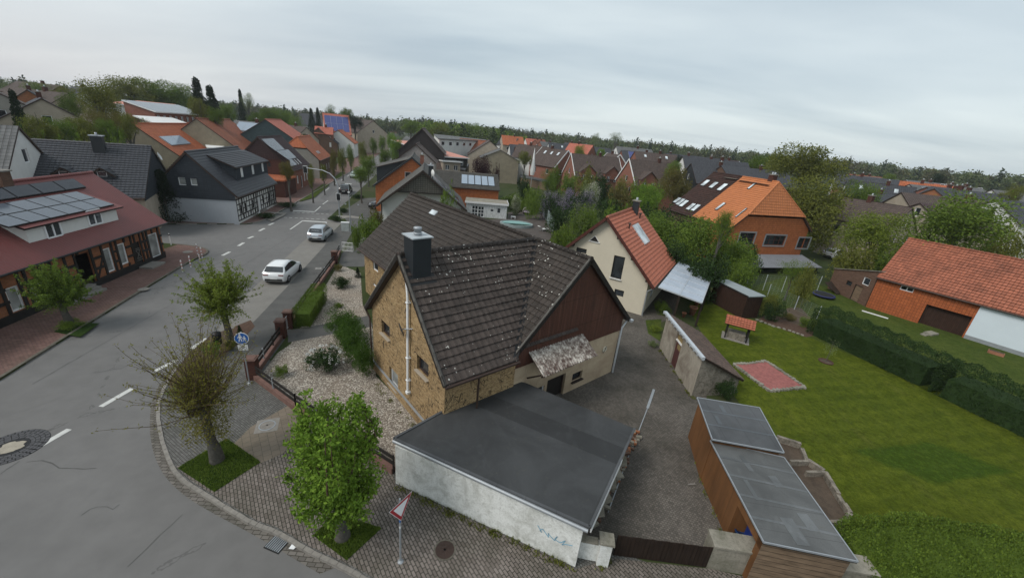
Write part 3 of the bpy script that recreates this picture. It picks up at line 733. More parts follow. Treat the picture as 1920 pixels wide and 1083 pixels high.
  s.put(mb, 'pane' if kind == 'window' else 'panel', [M[pane]], wo)
  return wo
 def timbers(s, f, zs, sp=1.1, wd=.16, mat='black_wood', diag=True, proud=.025, z0=None, seed=1, posts=None):
  (ax, ay), (bx, by) = s.face(f); L = hypot(bx-ax, by-ay); ux, uy = (bx-ax)/L, (by-ay)/L; ox, oy = uy*proud, -ux*proud
  W = lambda q, z: Vector((ax+ux*q+ox, ay+uy*q+oy, z)); n_ = Vector((uy, -ux, 0)); holes = [w_[1] for w_ in s.wins if w_[0] == f]
  mb = MB(); rnd = random.Random(seed)
  def seg(q0, z0_, q1, z1_):
   hz = abs(z1_-z0_) < 1e-3; parts = [(0.0, 1.0)]
   for a, b, c, e in holes:
    new = []
    for t0, t1 in parts:
     if hz:
      if c-.02 < z0_ < e+.02:
       ta, tb = (a-q0)/(q1-q0), (b-q0)/(q1-q0)
       if ta < t1 and tb > t0:
        if ta > t0: new.append((t0, ta))
        if tb < t1: new.append((tb, t1))
        continue
     elif abs(q1-q0) < 1e-3:
      if a-.02 < q0 < b+.02:
       ta, tb = (c-z0_)/(z1_-z0_), (e-z0_)/(z1_-z0_)
       if ta < t1 and tb > t0:
        if ta > t0: new.append((t0, ta))
        if tb < t1: new.append((tb, t1))
        continue
     new.append((t0, t1))
    parts = new
   for t0, t1 in parts:
    if (t1-t0)*hypot(q1-q0, z1_-z0_) > .12:
     w_ = wd*rnd.uniform(.85, 1.15)
     mb.beam(W(q0+(q1-q0)*t0, z0_+(z1_-z0_)*t0), W(q0+(q1-q0)*t1, z0_+(z1_-z0_)*t1), w_, proud*2+(0.006 if hz else 0.0), 0, n_)
  for z in zs: seg(0, z, L, z)
  if posts is None:
   n = max(2, round(L/sp)); posts = [L*i/n for i in range(n+1)]
   for a, b, c, e in holes: posts += [a-wd/2, b+wd/2]
  posts = sorted(min(max(q, wd/2), L-wd/2) for q in posts); pp = []
  for q in posts:
   if not pp or q-pp[-1] > wd*1.6: pp.append(q)
  for q in pp: seg(q, zs[0], q, zs[-1])
  if diag:
   for q0, q1 in zip(pp, pp[1:]):
    if any(a-.1 < (q0+q1)/2 < b+.1 for a, b, c, e in holes): continue
    if rnd.random() < .35 and q1-q0 > .5:
     mb.beam(W(q0, zs[0]), W(q1, zs[min(2, len(zs)-1)]), wd*.8, proud*1.4, 0, n_)
  return s.put(mb, 'timber_frame', [M[mat]])
 def rbox(s, name, side, x0, x1, v0, v1, h=.08, mat='skylight', frame=None, grid=(1, 1), lift=.06, parent=None, gap=.03):
  """flat box on the roof slope (skylight, solar collector); v from the ridge down"""
  mb = MB(); fm = frame is not None
  def bx(a, b, c, d, o0, o1, m):
   vs = [s.rpt(side, x, v, o) for o in (o0, o1) for x, v in ((a, c), (b, c), (b, d), (a, d))]
   mb.mesh(vs, [(3, 2, 1, 0), (4, 5, 6, 7), (0, 1, 5, 4), (1, 2, 6, 5), (2, 3, 7, 6), (3, 0, 4, 7)], m)
  if x0 > x1: x0, x1 = x1, x0
  if v0 > v1: v0, v1 = v1, v0
  nx, ny = grid
  if fm:
   bx(x0, x1, v0, v1, 0.0, lift+h*.8, 0)
   for i in range(nx):
    for j in range(ny): bx(x0+(x1-x0)*i/nx+gap, x0+(x1-x0)*(i+1)/nx-gap, v0+(v1-v0)*j/ny+gap, v0+(v1-v0)*(j+1)/ny-gap, lift+h*.8+.002, lift+h, 1)
   return s.put(mb, name, [M[frame], M[mat]], parent or s.roof)
  bx(x0, x1, v0, v1, 0.0, lift+h, 0)
  return s.put(mb, name, [M[mat]], parent or s.roof)
 def rboxpx(s, name, side, tl, br, **k):
  a = s.rpx(side, tl); b = s.rpx(side, br); return s.rbox(name, side, a[0], b[0], a[1], b[1], **k)
 def chimney(s, x, y, w_, d, ztop, mat, cap='conc_dirty', zb=None, pots=1, name='chimney', capw=.08):
  zb = (s.hr-abs(y)*s.k-.5) if zb is None else zb
  mb = MB(); mb.box(x-w_/2, x+w_/2, y-d/2, y+d/2, zb, ztop)
  mb.box(x-w_/2-capw, x+w_/2+capw, y-d/2-capw, y+d/2+capw, ztop, ztop+.09, 1)
  for i in range(pots): mb.lathe([(.0, ztop+.35), (.1, ztop+.35), (.1, ztop+.09)], 10, 2, (x+(i-(pots-1)/2)*.35, y, 0))
  return s.put(mb, name, [M[mat], M[cap], M['metal_grey']], s.roof)
 def dormer(s, side, x0, x1, yf, ztop, roofm, wallm, nwin=2, over=.25, zback=None, win=None, frame='white_pvc', pane='glass', zsill=None, row=0.0, gabled=False, th=.1, winh=None):
  """shed or gabled dormer; yf distance of its front from the ridge line, ztop its front eave height"""
  sg = 1 if side == 'L' else -1; zr = lambda y: s.hr-y*s.k
  zf = zr(yf); mb = MB()
  wins = []
  zs = zsill if zsill is not None else zf+.35
  if nwin:
   ww = (x1-x0)/nwin; wn_ = win or ww*.6
   for i in range(nwin): c = x0+ww*(i+.5); wins.append((c-wn_/2, c+wn_/2, zs, (zs+winh) if winh else ztop-.15))
  if not gabled:
   yb = (s.hr-(zback if zback is not None else s.hr-.4))/s.k
   zb = zr(yb)
   p0, p1 = ((x0, sg*yf), (x1, sg*yf)) if sg < 0 else ((x1, sg*yf), (x0, sg*yf))
   rel = lambda h: (h[0]-x0, h[1]-x0, h[2], h[3]) if sg < 0 else (x1-h[1], x1-h[0], h[2], h[3])
   wall_face(mb, p0, p1, zf-.1, [(0, ztop), (x1-x0, ztop)], [rel(h) for h in wins], .08)
   for x, fl in ((x0, 1), (x1, 0)):
    pts = [(x, sg*yf, zf-.1), (x, sg*yf, ztop), (x, sg*yb, zb), ]
    mb.face(pts if fl == (sg < 0) else pts[::-1])
   do = s.put(mb, 'dormer', [wallm])
   mb = MB(); dv = Vector((0, sg*(yf-yb), ztop-zb)); l = dv.length
   slab(mb, (0, sg*yb, zb+.02), (1, 0, 0), dv, [(x0-over, 0), (x1+over, 0), (x1+over, l+over), (x0-over, l+over)], row, 0, th, 1)
   s.put(mb, 'dormer_roof', [roofm, s.trim], do)
  else:
   xm = (x0+x1)/2; zt = ztop+(x1-x0)/2*gabled
   p0, p1 = ((x0, sg*yf), (x1, sg*yf)) if sg < 0 else ((x1, sg*yf), (x0, sg*yf))
   rel = lambda h: (h[0]-x0, h[1]-x0, h[2], h[3]) if sg < 0 else (x1-h[1], x1-h[0], h[2], h[3])
   wall_face(mb, p0, p1, zf-.1, [(0, ztop), (xm-x0, zt), (x1-x0, ztop)], [rel(h) for h in wins], .08)
   yt = (s.hr-ztop)/s.k
   for x, fl in ((x0, 1), (x1, 0)):
    pts = [(x, sg*yf, zf-.1), (x, sg*yf, ztop), (x, sg*yt, ztop)]
    mb.face(pts if fl == (sg < 0) else pts[::-1])
   do = s.put(mb, 'dormer', [wallm])
   mb = MB(); yr = (s.hr-zt)/s.k; hw = (x1-x0)/2+over*.6; sl_ = hypot(hw, hw*gabled)
   for q in (1, -1):
    O = Vector((xm, sg*(yf+over), zt+.06)); U = Vector((0, -sg, 0)); V = Vector((q, 0, -gabled)).normalized()
    a = yf+over-yr; b = yf+over-(s.hr-(zt-hw*gabled))/s.k
    slab(mb, O, U, V, [(0, 0), (a+.1, 0), (b+.1, sl_), (0, sl_)], row, 0, .1, 1)
   s.put(mb, 'dormer_roof', [roofm, s.trim], do)
  for h in wins:
   mb = MB(); a, b, c, e = h; y = sg*(yf-.06)
   for p, q in (((a, c), (b, c)), ((a, e), (b, e)), ((a, c), (a, e)), ((b, c), (b, e)), (((a+b)/2, c), ((a+b)/2, e)) if b-a > .8 else ((a, c), (b, c))):
    mb.beam((p[0], y, p[1]), (q[0], y, q[1]), .08, .06, 0, (0, 1, 0))
   mb.face([(a, y-sg*.02, c), (b, y-sg*.02, c), (b, y-sg*.02, e), (a, y-sg*.02, e)], 1)
   s.put(mb, 'window', [M[frame], M[pane]], do)
  return do
def fitA(A, B, C_, hr, he):
 """ridge ends A, B and an eave point from the photo -> start, azimuth, length, half width"""
 a = G(*A, hr); b = G(*B, hr); c = G(*C_, he); u = (b-a); L = hypot(u.x, u.y); az = atan2(u.y, u.x)
 wv = abs((c.x-a.x)*u.y/L-(c.y-a.y)*u.x/L)
 return a, az, L, wv
def solar_rows(h, side, x0, x1, v0, v1, nx, ny, mat, frame='metal_grey', h_=.05, name='solar_panel', lift=.08):
 for i in range(nx):
  for j in range(ny):
   h.rbox(name, side, x0+(x1-x0)*i/nx+.01, x0+(x1-x0)*(i+1)/nx-.01, v0+(v1-v0)*j/ny+.01, v0+(v1-v0)*(j+1)/ny-.01, h=h_, mat=mat, frame=frame, lift=lift)
# ------------------------------------------------------------------ ground, roads, pavements
def GP(pts, z=0.0): return [(p.x, p.y) for p in (G(a, b, z) for a, b in pts)]
def sheet(name, poly, z, mat, m=None, uvrot=0):
 mb = MB(); n = len(poly)
 a = sum(poly[i][0]*poly[(i+1) % n][1]-poly[(i+1) % n][0]*poly[i][1] for i in range(n))
 if a < 0: poly = poly[::-1]
 mb.face([(p[0], p[1], z) for p in poly]); return struct(mb.build(name, mat))
def slabp(name, poly, z0, z1, mat):
 mb = MB(); mb.prism(poly, z0, z1, 0, bottom=False); return struct(mb.build(name, mat))
def smooth(pts, it=2):
 for _ in range(it):
  r = [pts[0]]
  for a, b in zip(pts, pts[1:]):
   r += [(a[0]*.75+b[0]*.25, a[1]*.75+b[1]*.25), (a[0]*.25+b[0]*.75, a[1]*.25+b[1]*.75)]
  pts = r+[pts[-1]]
 return pts
def kerbline(name, pts, w_, z1, mat, seg=1.0, left=True, z0=-.02):
 """row of kerb stones along a line"""
 mb = MB(); d = 0.0; rnd = random.Random(5)
 for a, b in zip(pts, pts[1:]):
  L = hypot(b[0]-a[0], b[1]-a[1]); n = max(1, round(L/seg)); ux, uy = (b[0]-a[0])/L, (b[1]-a[1])/L; nx, ny = (-uy, ux) if left else (uy, -ux)
  for i in range(n):
   t0, t1 = L*i/n+.006, L*(i+1)/n-.006; j = rnd.uniform(-.006, .006); zz = z1+rnd.uniform(-.004, .006)
   q = [(a[0]+ux*t0+nx*j, a[1]+uy*t0+ny*j), (a[0]+ux*t1+nx*j, a[1]+uy*t1+ny*j), (a[0]+ux*t1+nx*(w_+j), a[1]+uy*t1+ny*(w_+j)), (a[0]+ux*t0+nx*(w_+j), a[1]+uy*t0+ny*(w_+j))]
   mb.prism(q, z0, zz, 0, bottom=False)
 return struct(mb.build(name, mat))
def ext(a, b, t): return (a[0]+(b[0]-a[0])*t, a[1]+(b[1]-a[1])*t)
sheet('ground', [(-3500, -800), (3500, -800), (3500, 6000), (-3500, 6000)], -0.06, M['ground'])
# asphalt of the main street, the side street and the street opposite
sheet('road', [(-140, -30), (60, -30), (60, 9), (-3, 12), (-14, 22), (-30, 80), (-95, 330), (-150, 560), (-200, 560), (-140, 330), (-60, 110), (-42, 62), (-140, 70)], 0.0, M['asphalt'])
# --- plot right of the main street
K1 = smooth(GP([(338, 682), (318, 712), (304, 742), (299, 768), (303, 804), (311, 836), (327, 877), (352, 902), (385, 922), (430, 950), (480, 979.6), (521, 992), (582, 1028.7), (644, 1057), (700, 1088)], .1), 2)
Ke = [(6.0, 4.3), (30, -5.0)]
SL = GP([(452, 618), (472.8, 606), (542.6, 533), (608, 461), (622, 436)], .1)     # inner edge of the parking lane
FAR = [(-23.6, 52.5), (-26.2, 53.6), (-30.0, 70), (-37.5, 102), (-92, 330), (-150, 560)]
right_edge = [K1[0]]+[(-17.2, 19.6), (-17.0, 22.0)]+SL[1:4]+[(-22.6, 47.5)]+FAR
plot = K1[::-1]+right_edge[1:]
slabp('plot_ground', Ke[::-1]+K1[::-1]+right_edge[1:]+[(300, 600), (300, -90)], -.05, .10, M['ground'])
kerbline('kerb_stones', K1+Ke, .13, .125, M['kerb'], .9, left=False)
# cobbled gutter and the worn asphalt edge along the bend
og = smooth(GP([(322, 690), (297, 722), (284, 755), (280, 790), (283, 830), (292, 862), (308, 892), (332, 917), (360, 938.7), (409, 967), (480, 1004), (560, 1052), (600, 1075)], 0.0), 2)
og2 = smooth(GP([(338, 682), (318, 712), (304, 742), (299, 768), (303, 804), (311, 836), (327, 877), (352, 902), (385, 922), (430, 950), (480, 979.6), (521, 992), (582, 1028.7), (644, 1057)], 0.0), 2)
sheet('gutter_strip', og+[(p[0]-.0, p[1]) for p in og2[::-1]], .004, M['gutter'])
sheet('pavement_base', K1[::-1]+[(-17.0, 22.0), (-12, 18), (-4, 12.4), (6.0, 9.2), (9, 5)], .1015, M['mosaic'])
# parking lane of concrete slabs
lane = GP([(400, 640), (426, 586), (546, 473), (612, 413), (646, 421), (622, 441), (608, 461), (542.6, 533), (472.8, 606), (448, 640)], 0.0)
sheet('parking_lane', lane, .004, M['concrete_lane'])
# pavement between fence and street: asphalt in the rear, stone mosaic and pavers at the bend
walkA = [(-17.0, 22.0)]+SL[1:4]+[(-22.6, 47.5), (-23.4, 52.2)]+GP([(662, 432), (640, 470), (540, 628), (508, 672), (470, 660)], .1)
sheet('pavement_asphalt', walkA, .104, M['walk_asphalt'])
sheet('pavement_mosaic', GP([(340, 686), (318, 715), (306, 745), (303, 768), (306, 804), (314, 836), (330, 873), (420, 905), (480, 842), (560, 770), (555, 762), (500, 700), (475, 664)], .1), .106, M['mosaic'])
sheet('pavement_slabs', GP([(420, 850), (470, 800), (540, 760), (575, 800), (530, 850), (488, 868), (455, 862)], .1), .110, M['brown_slab'])
sheet('pavement', GP([(330, 873), (357, 899), (388, 919), (430, 945), (482, 975), (521, 988), (584, 1025), (648, 1054), (705, 1084)], .1)+[(6.0, 4.6), (30, -4.7), (30, 3), (13, 6.9)]+GP([(1500, 1105), (1335, 1066), (1148, 1046), (1080, 1066), (742, 908), (735, 880), (548, 770), (520, 800), (470, 870)], .1), .108, M['pavers'])
# left plots
KL = GP([(0, 713), (165, 609), (330, 507), (368, 486), (388, 478), (392, 471), (384, 466), (368, 463), (345, 460), (321, 458)], 0.0)
KLs = smooth(KL[:3]+KL[3:], 1)
slabp('plot_ground_left', [(-24.9, -30), (-24.2, -5)]+KLs+[(-37, 36.4), (-60, 39), (-120, 43), (-120, -30)], -.05, .10, M['ground'])
sheet('red_pavement', [(-24.9-.15, -30), (-24.35, -5)]+[(p[0]-.16, p[1]-.02) for p in KLs[:-2]]+[(-33, 35.3), (-40, 36), (-40, -30)], .104, M['red_pavers'])
kerbline('kerb_stones_left', [(-24.9, -30), (-24.2, -5)]+KLs, .15, .12, M['kerb_dark'], 1.0, left=True)
KM = GP([(311, 420.6), (425, 420.6)], 0.0)+GP([(462, 421), (485, 417), (500, 412), (517, 402), (650, 327)], 0.0)
KM2 = [ext(KM[1], KM[0], 3.0)]+KM+[(-92-8, 330), (-160, 560)]
slabp('plot_ground_rear', KM2+[(-600, 560), (-600, 60)], -.05, .10, M['ground'])
kerbline('kerb_stones_rear', KM2[:-1], .14, .125, M['kerb'], 1.0, left=True)
kw = [(p[0]-.14, p[1]+.05) for p in KM2]
sheet('pavement_rear', kw[:-2]+[ext(kw[-3], kw[-2], .6), (-88, 230), (-50.5, 103), (-44, 78), (-38.5, 56), (-37.3, 51), (-36.5, 48), (-60, 47.5), (-75, 49)], .104, M['red_pavers'])
# painted markings
mb = MB()
def mark(px, w_=None, z=.008):
 mb.face([(p.x, p.y, z) for p in (G(a, b, 0) for a, b in px)])
def dash(p, q, w_=.15, z=.008):
 a = G(*p); b = G(*q); d = (b-a).normalized(); n = Vector((-d.y, d.x, 0))*w_/2
 mb.face([(v.x, v.y, z) for v in (a+n, a-n, b-n, b+n)])
dash((52, 849), (130, 804), .24); dash((189, 762), (248, 728), .24); dash((288, 697), (331, 674), .24); dash((358, 654), (388, 634), .24)
for p, q in (((417, 479), (431, 472)), ((447, 461), (457, 455)), ((465, 447), (475, 443)), ((486, 433), (496, 428)), ((504, 422), (513, 418))): dash(p, q, .28)
dash((544, 430), (568, 413.5), .15); dash((568, 414), (610, 416.5), .45)
dash((550, 395), (590, 397), .45); dash((590, 397), (601, 387), .15); dash((605, 383), (615, 376), .15)
for i in range(8):
 t = i/8; t2 = t+.07
 dash((532+82*t, 407.5+4.2*t), (532+82*t2, 407.5+4.2*t2), .14)
 dash((548+72*t, 398+3.8*t), (548+72*t2, 398+3.8*t2), .14)
x, y = -33.5, 72
for i in range(26):
 a = (-32.1-(i*8+22)*.2386, 55+(i*8+22)*.971)
 mb.face([(a[0]-.07, a[1], .008), (a[0]+.07, a[1], .008), (a[0]-.07-.95, a[1]+3.9, .008), (a[0]-.21-.95, a[1]+3.9, .008)][::1])
dash((0, 0), (0, 0)) if False else None
struct(mb.build('road_markings', M['paint']))
mb = MB(); rnd = random.Random(14)
for pts, w_, j in ((((240, 1062), (300, 1003), (362, 946)), .02, .02), (((0, 888), (24, 872), (48, 856)), .03, .03), (((58, 862), (110, 878), (160, 880), (205, 868)), .035, .12), (((150, 965), (190, 948), (215, 955), (240, 935)), .02, .08), (((720, 1083), (760, 1050), (790, 1083)), .02, .03), (((170, 700), (230, 690), (270, 672)), .035, .1), (((330, 560), (420, 520), (500, 470), (560, 436)), .03, .03), (((60, 720), (200, 640), (330, 565)), .025, .03)):
 P_ = [G(a, b, 0) for a, b in pts]; Q = []
 for p, q in zip(P_, P_[1:]):
  n = max(2, int((q-p).length/.35)); Q += [p.lerp(q, k/n)+Vector((rnd.uniform(-j, j), rnd.uniform(-j, j), 0)) for k in range(n)]
 for p, q in zip(Q, Q[1:]):
  d = (q-p); 
  if d.length < .01: continue
  n_ = Vector((-d.y, d.x, 0)).normalized()*w_*rnd.uniform(.3, .7); mb.face([(v.x, v.y, .006) for v in (p+n_, p-n_, q-n_, q+n_)])
struct(mb.build('road_cracks', plain('tar_seam', (.078, .076, .074), .8, .25)))
mb = MB()
for px in (((395, 560), (470, 520), (484, 534), (408, 578)), ((600, 372), (622, 352), (630, 356), (610, 376))): mb.face([(p.x, p.y, .003) for p in (G(a, b, 0) for a, b in px)][::-1])
struct(mb.build('road_patch', asphalt('patch_asphalt', (0.118, 0.116, 0.115), False, 0.12)))
# light tactile strip at the crossing
sheet('crossing_strip', GP([(492, 397), (538, 399), (533, 404), (510, 415), (500, 411), (530, 402)], .1), .116, M['kerb'])
sheet('crossing_strip', GP([(631, 404), (660, 404.5), (678, 407), (677, 410), (652, 408), (634, 412), (622, 410)], .1), .116, M['kerb'])
# --- main plot surfaces
gravel_poly = GP([(478, 712), (548, 626), (632, 482), (676, 500), (678, 560), (690, 600), (697, 700), (782, 800), (742, 880)], .1)
sheet('gravel_bed', GP([(480, 714), (520, 662), (545, 645), (632, 500), (640, 497), (676, 512), (680, 570), (700, 620), (705, 705), (800, 800), (742, 884)], .1), .112, M['gravel'])
sheet('garden_path', GP([(540, 620), (690, 592), (700, 612), (540, 642)], .1), .118, M['walk_asphalt'])
sheet('driveway', GP([(641, 474), (690, 440), (705, 470), (682, 500), (634, 500)], .1), .116, M['walk_asphalt'])
sheet('yard', [(2.0, 9.3), (4.3, 9.55), (7.5, 9.4), (9.0, 9.6), (9.6, 15.5), (12.0, 20.0), (11.2, 25.6), (11.6, 29), (13.5, 30.5), (17.5, 39), (15, 42), (9, 36), (4, 28), (-1, 20)], .104, M['yard'])
LAWN = [(9.2, 8.8), (11.6, 15.8), (13.6, 16.0)]+GP([(1378, 745), (1290, 575), (1300, 560), (1332, 562), (1420, 603), (1500, 625)], .1)
sheet('lawn', LAWN+[(33, 15), (40, 6), (26, -2), (10, 4)], .108, M['lawn'])
sheet('orchard_grass', GP([(1440, 590), (1500, 640)], .1)+[(33, 16), (40, 6), (60, 4), (60, 20), (40, 42), (33, 47), (24, 40)], .106, M['grass'])
sheet('grass_strip', GP([(1210, 600), (1240, 598), (1238, 640), (1215, 625)], .1), .110, M['grass'])
# flower bed with mulch at the head of the lawn
sheet('mulch_bed', GP([(1420, 600), (1438, 588), (1500, 600), (1530, 628), (1512, 632), (1475, 620)], .1), .113, M['rusty_mulch'])
sheet('earth_mound', GP([(1458, 580), (1500, 575), (1520, 596), (1500, 612), (1470, 600)], .1), .118, M['earth'])
# planted tree squares in the pavement
def bed(name, px, mat, z=.114): return sheet(name, GP(px, .1), z, M[mat])
bed('tree_bed', [(333, 877), (425, 822), (489, 866), (402, 922)], 'grass_dark')
bed('tree_bed', [(587, 1003), (632, 962), (715, 990), (650, 1050)], 'grass_dark')
bed('tree_bed', [(318, 712), (352, 664), (400, 625), (450, 612), (452, 640), (400, 680), (352, 718), (318, 745)], 'earth')
bed('tree_bed', [(440, 612), (470, 600), (478, 612), (440, 650), (425, 650)], 'rusty_mulch', .118)
bed('tree_bed', [(100, 622), (135, 604), (187, 606), (150, 632)], 'grass_dark')
bed('tree_bed', [(560, 378), (605, 345), (618, 346), (590, 370)], 'grass')
bed('tree_bed', [(622, 335), (640, 322), (648, 324), (636, 335)], 'grass')
# driveway by the dark van
sheet('forecourt', GP([(640, 398), (680, 372), (720, 370), (712, 410), (668, 430), (650, 415)], .1), .112, M['walk_asphalt'])
# drain channel and covers
mb = MB()
for p, q, w_ in (((1226, 730), (1214, 765), .13), ((1214, 765), (1192, 822), .04), ((1192, 822), (1183, 842), .1), ((1183, 842), (1140, 960), .04)):
 a = G(*p, .1); b = G(*q, .1); mb.beam((a.x, a.y, .115), (b.x, b.y, .115), w_, .03)
tag(mb.build('drain_channel', M['metal_grey']), 'rusty and galvanised drain channel running down the dark cobbled yard', 'drain')
# ------------------------------------------------------------------ corner house (yellow clinker, two wings)
a, az, L, wv = fitA((770, 363), (1110, 487), (672, 460), 7.87, 3.7)
HA = House('corner_house', 'yellow clinker corner house with dark lichened tile roofs and rusty brown gable', 'house', a, az, L, 4.45, 3.7, 7.87, M['clinker'], M['t_mainB'], row=.34, og=.28, oe=.38, base=.08)
HA.facem = {'B': M['plaster_cream'], 'L': M['plaster_cream']}
HA.win('R', (699, 490), (709, 512), mull=1, frame='white_pvc'); HA.win('R', (699, 529), (707, 541), mull=1)
HA.win('B', (1027, 713), (1053, 750), frame='gutter_brown', pane='black_wood', kind='door', depth=.16)
HA.win('B', (1074, 701), (1090, 708), mull=1, frame='dark_wood', sill='dark_wood', depth=.14)
HA.win('B', (1006, 728), (1018, 745), mull=1, frame='white_pvc')
HA.build()
_zc = HA.wpx('B', (1190, 632))[1]
HA.clad('B', 3.05, M['brown_clad'], .07, 'gable_cladding')
HA.rboxpx('skylight', 'R', (812, 394), (816, 406), mat='skylight', frame='metal_grey', h=.06)
az2 = az+pi/2
aB = G(745, 478, 7.87)
# wing ridge runs square into the main ridge
d1 = Vector((cos(az), sin(az))); d2 = Vector((cos(az2), sin(az2)))
LB = (Vector((a.x, a.y))-Vector((aB.x, aB.y))).dot(d2)
HB = House('wing', None, None, aB, az2, LB, 4.18, 3.75, 7.87, M['clinker'], M['t_main'], row=.34, og=.25, oe=.38, root=HA.root, base=.08)
HB.skip = {'wB'}; HB.cut = (.34*int((L-((Vector((aB.x, aB.y))-Vector((a.x, a.y))).dot(d1))-.05)/HB.cp/.34), LB-HA.h+.25); HB.x1 = LB-HA.yw+.05
w1 = HB.win('A', (715, 598), (731, 638), mull=1, frame='gutter_brown', sill='beige_render', depth=.15)
w2 = HB.win('A', (782, 663), (803, 713), mull=1, frame='gutter_brown', sill='beige_render', depth=.15)
w3 = HB.win('A', (730, 685), (746.4, 735), mull=1, frame='white_pvc', pane='glass_lt', sill='beige_render', depth=.15)
HB.build()
def lray(h, px, axis, val):
 o, d = h.rayl(px); t = (val-o[axis])/d[axis]; return o+d*t
# corrugated cement canopy on the brown gable
xw = HA.x1+.08
P1 = lray(HA, (991, 666), 0, xw); P2 = lray(HA, (1094, 620), 0, xw); P3 = lray(HA, (1121, 660), 0, xw+1.05); P4 = lray(HA, (1003, 713), 0, xw+1.05)
mb = MB(); n = 44; ze = (P1.z+P2.z)/2; zf = (P3.z+P4.z)/2; y0, y1 = P1.y, P2.y
rows = []
for i in range(n*4+1):
 y = y0+(y1-y0)*i/(n*4); h = .035*sin(2*pi*i/8)
 rows.append([(xw, y, ze+h), (xw+1.15, y, zf+h)])
for r1, r2 in zip(rows, rows[1:]):
 mb.face([r1[0], r1[1], r2[1], r2[0]] if y1 < y0 else [r1[0], r2[0], r2[1], r1[1]], 0, True)
 mb.face([(p[0], p[1], p[2]-.02) for p in ([r1[0], r2[0], r2[1], r1[1]] if y1 < y0 else [r1[0], r1[1], r2[1], r2[0]])], 0, True)
for y in (y0+.1*(1 if y1 > y0 else -1), (y0+y1)/2, y1-.1*(1 if y1 > y0 else -1)): mb.beam((xw-.05, y, ze-.08), (xw+1.1, y, zf-.08), .07, .09, 1); mb.beam((xw, y, zf-.75), (xw+.85, y, zf-.12), .06, .07, 1)
mb.beam((xw+1.0, y0, zf-.09), (xw+1.0, y1, zf-.09), .06, .08, 1)
canopy = HA.put(mb, 'canopy', [M['corr_old'], M['dark_wood']])
# round wall ornament ring near the corner and the zinc downpipe
pc = lray(HA, (1133, 654), 0, HA.x1); mb = MB()
mb.lathe([(.17, 0), (.2, .03), (.17, .06), (.12, .05), (.1, .02), (0, .02)], 20, 0, (0, 0, 0), M=Matrix.Translation(pc) @ Matrix.Rotation(pi/2, 4, 'Y'))
mb.tube([pc+Vector((.05, -.1, -.2)), pc+Vector((.08, 0, 0)), pc+Vector((.05, .1, .18))], .015, 6, 1)
HA.put(mb, 'wall_ornament', [M['cream'], M['black_metal']])
mb = MB(); yl = HA.yw+.02
mb.tube([(HA.x1-.2, HA.h+.05, HA.he-.05), (HA.x1+.12, HA.h+.02, HA.he-.12), (HA.x1+.10, yl+.02, HA.he-.55), (HA.x1+.10, yl+.02, .12)], .055, 8)
mb.box(HA.x1-.1, HA.x1+.45, HA.h-.02, HA.h+.16, HA.he-.12, HA.he+.02)
HA.put(mb, 'downpipe', [M['zinc_lt']])
# valley flashing between the wings (lies in both roofs)
mb = MB()
Mrel = HA.Mi @ HB.M
vr = []
for t in (0.02, 1.0):
 # point on B's R slope that also lies on A's R slope: equal pitch gives a 45 degree line
 y = -t*HB.h; xB = LB-t*HB.h*(HB.k/HA.k)
 vr.append(Vector((xB, y, HB.hr+y*HB.k+.07)))
dv = (vr[1]-vr[0]).normalized(); sd = Vector((1, -1, 0)).normalized()*.0
for q0, q1 in ((-.13, 0.0), (0.0, .13)):
 s0 = Vector((-q0*.7-.0, 0, 0)) if q0 < 0 else Vector((0, 0, 0))
 pass
A_ = vr[0]; B_ = vr[1]; lx = Vector((-.17, 0, 0)); ly = Vector((0, -.17, -.17*HB.k*0))
mb.face([A_, B_, B_+lx+Vector((0, 0, .01)), A_+lx+Vector((0, 0, .01))]); mb.face([A_, A_+Vector((.16, 0, .02+.16*HA.k)), B_+Vector((.16, 0, .02+.16*HA.k)), B_])
HB.put(mb, 'valley_flashing', [M['black_metal']], HB.roof)
# chimney
cA = HB.rpx('R', (775, 527)); cB_ = HB.rpx('R', (807, 519))
cx = (cA[0]+cB_[0])/2; wv_ = abs(cB_[0]-cA[0]); yf = (cA[1]+cB_[1])/2*HB.cp; dd = .85
mb = MB(); yy = -(yf-dd/2); zt = 8.75
mb.box(cx-wv_/2, cx+wv_/2, yy-dd/2, yy+dd/2, HB.hr-yf*HB.k-.3, zt)
mb.box(cx-wv_/2-.07, cx+wv_/2+.07, yy-dd/2-.07, yy+dd/2+.07, zt, zt+.05, 1)
mb.lathe([(.15, zt+.05), (.15, zt+.3), (.17, zt+.3), (.17, zt+.38), (0, zt+.40)], 14, 2, (cx, yy, 0))
mb.lathe([(.19, zt+.12), (.19, zt+.16), (.15, zt+.17)], 14, 2, (cx, yy, 0))
pz = lambda y: HB.hr-abs(y)*HB.k
mb.face([(cx-wv_/2-.2, yy-dd/2-.25, pz(yy-dd/2-.25)+.06), (cx+wv_/2+.2, yy-dd/2-.25, pz(yy-dd/2-.25)+.06), (cx+wv_/2+.2, yy-dd/2, pz(yy-dd/2)+.07), (cx-wv_/2-.2, yy-dd/2, pz(yy-dd/2)+.07)], 3)
for sx in (-1, 1):
 xa, xb = cx+sx*wv_/2, cx+sx*(wv_/2+.18); q = [(xa, yy-dd/2, pz(yy-dd/2)+.072), (xb, yy-dd/2, pz(yy-dd/2)+.072), (xb, yy+dd/2, pz(yy+dd/2)+.072), (xa, yy+dd/2, pz(yy+dd/2)+.072)]
 mb.face(q if sx > 0 else q[::-1], 3)
HB.put(mb, 'chimney', [M['anthracite'], plain('chimney_cap_zinc', (.36, .39, .41), .5, .15), M['metal_grey'], M['black_metal']], HB.roof)
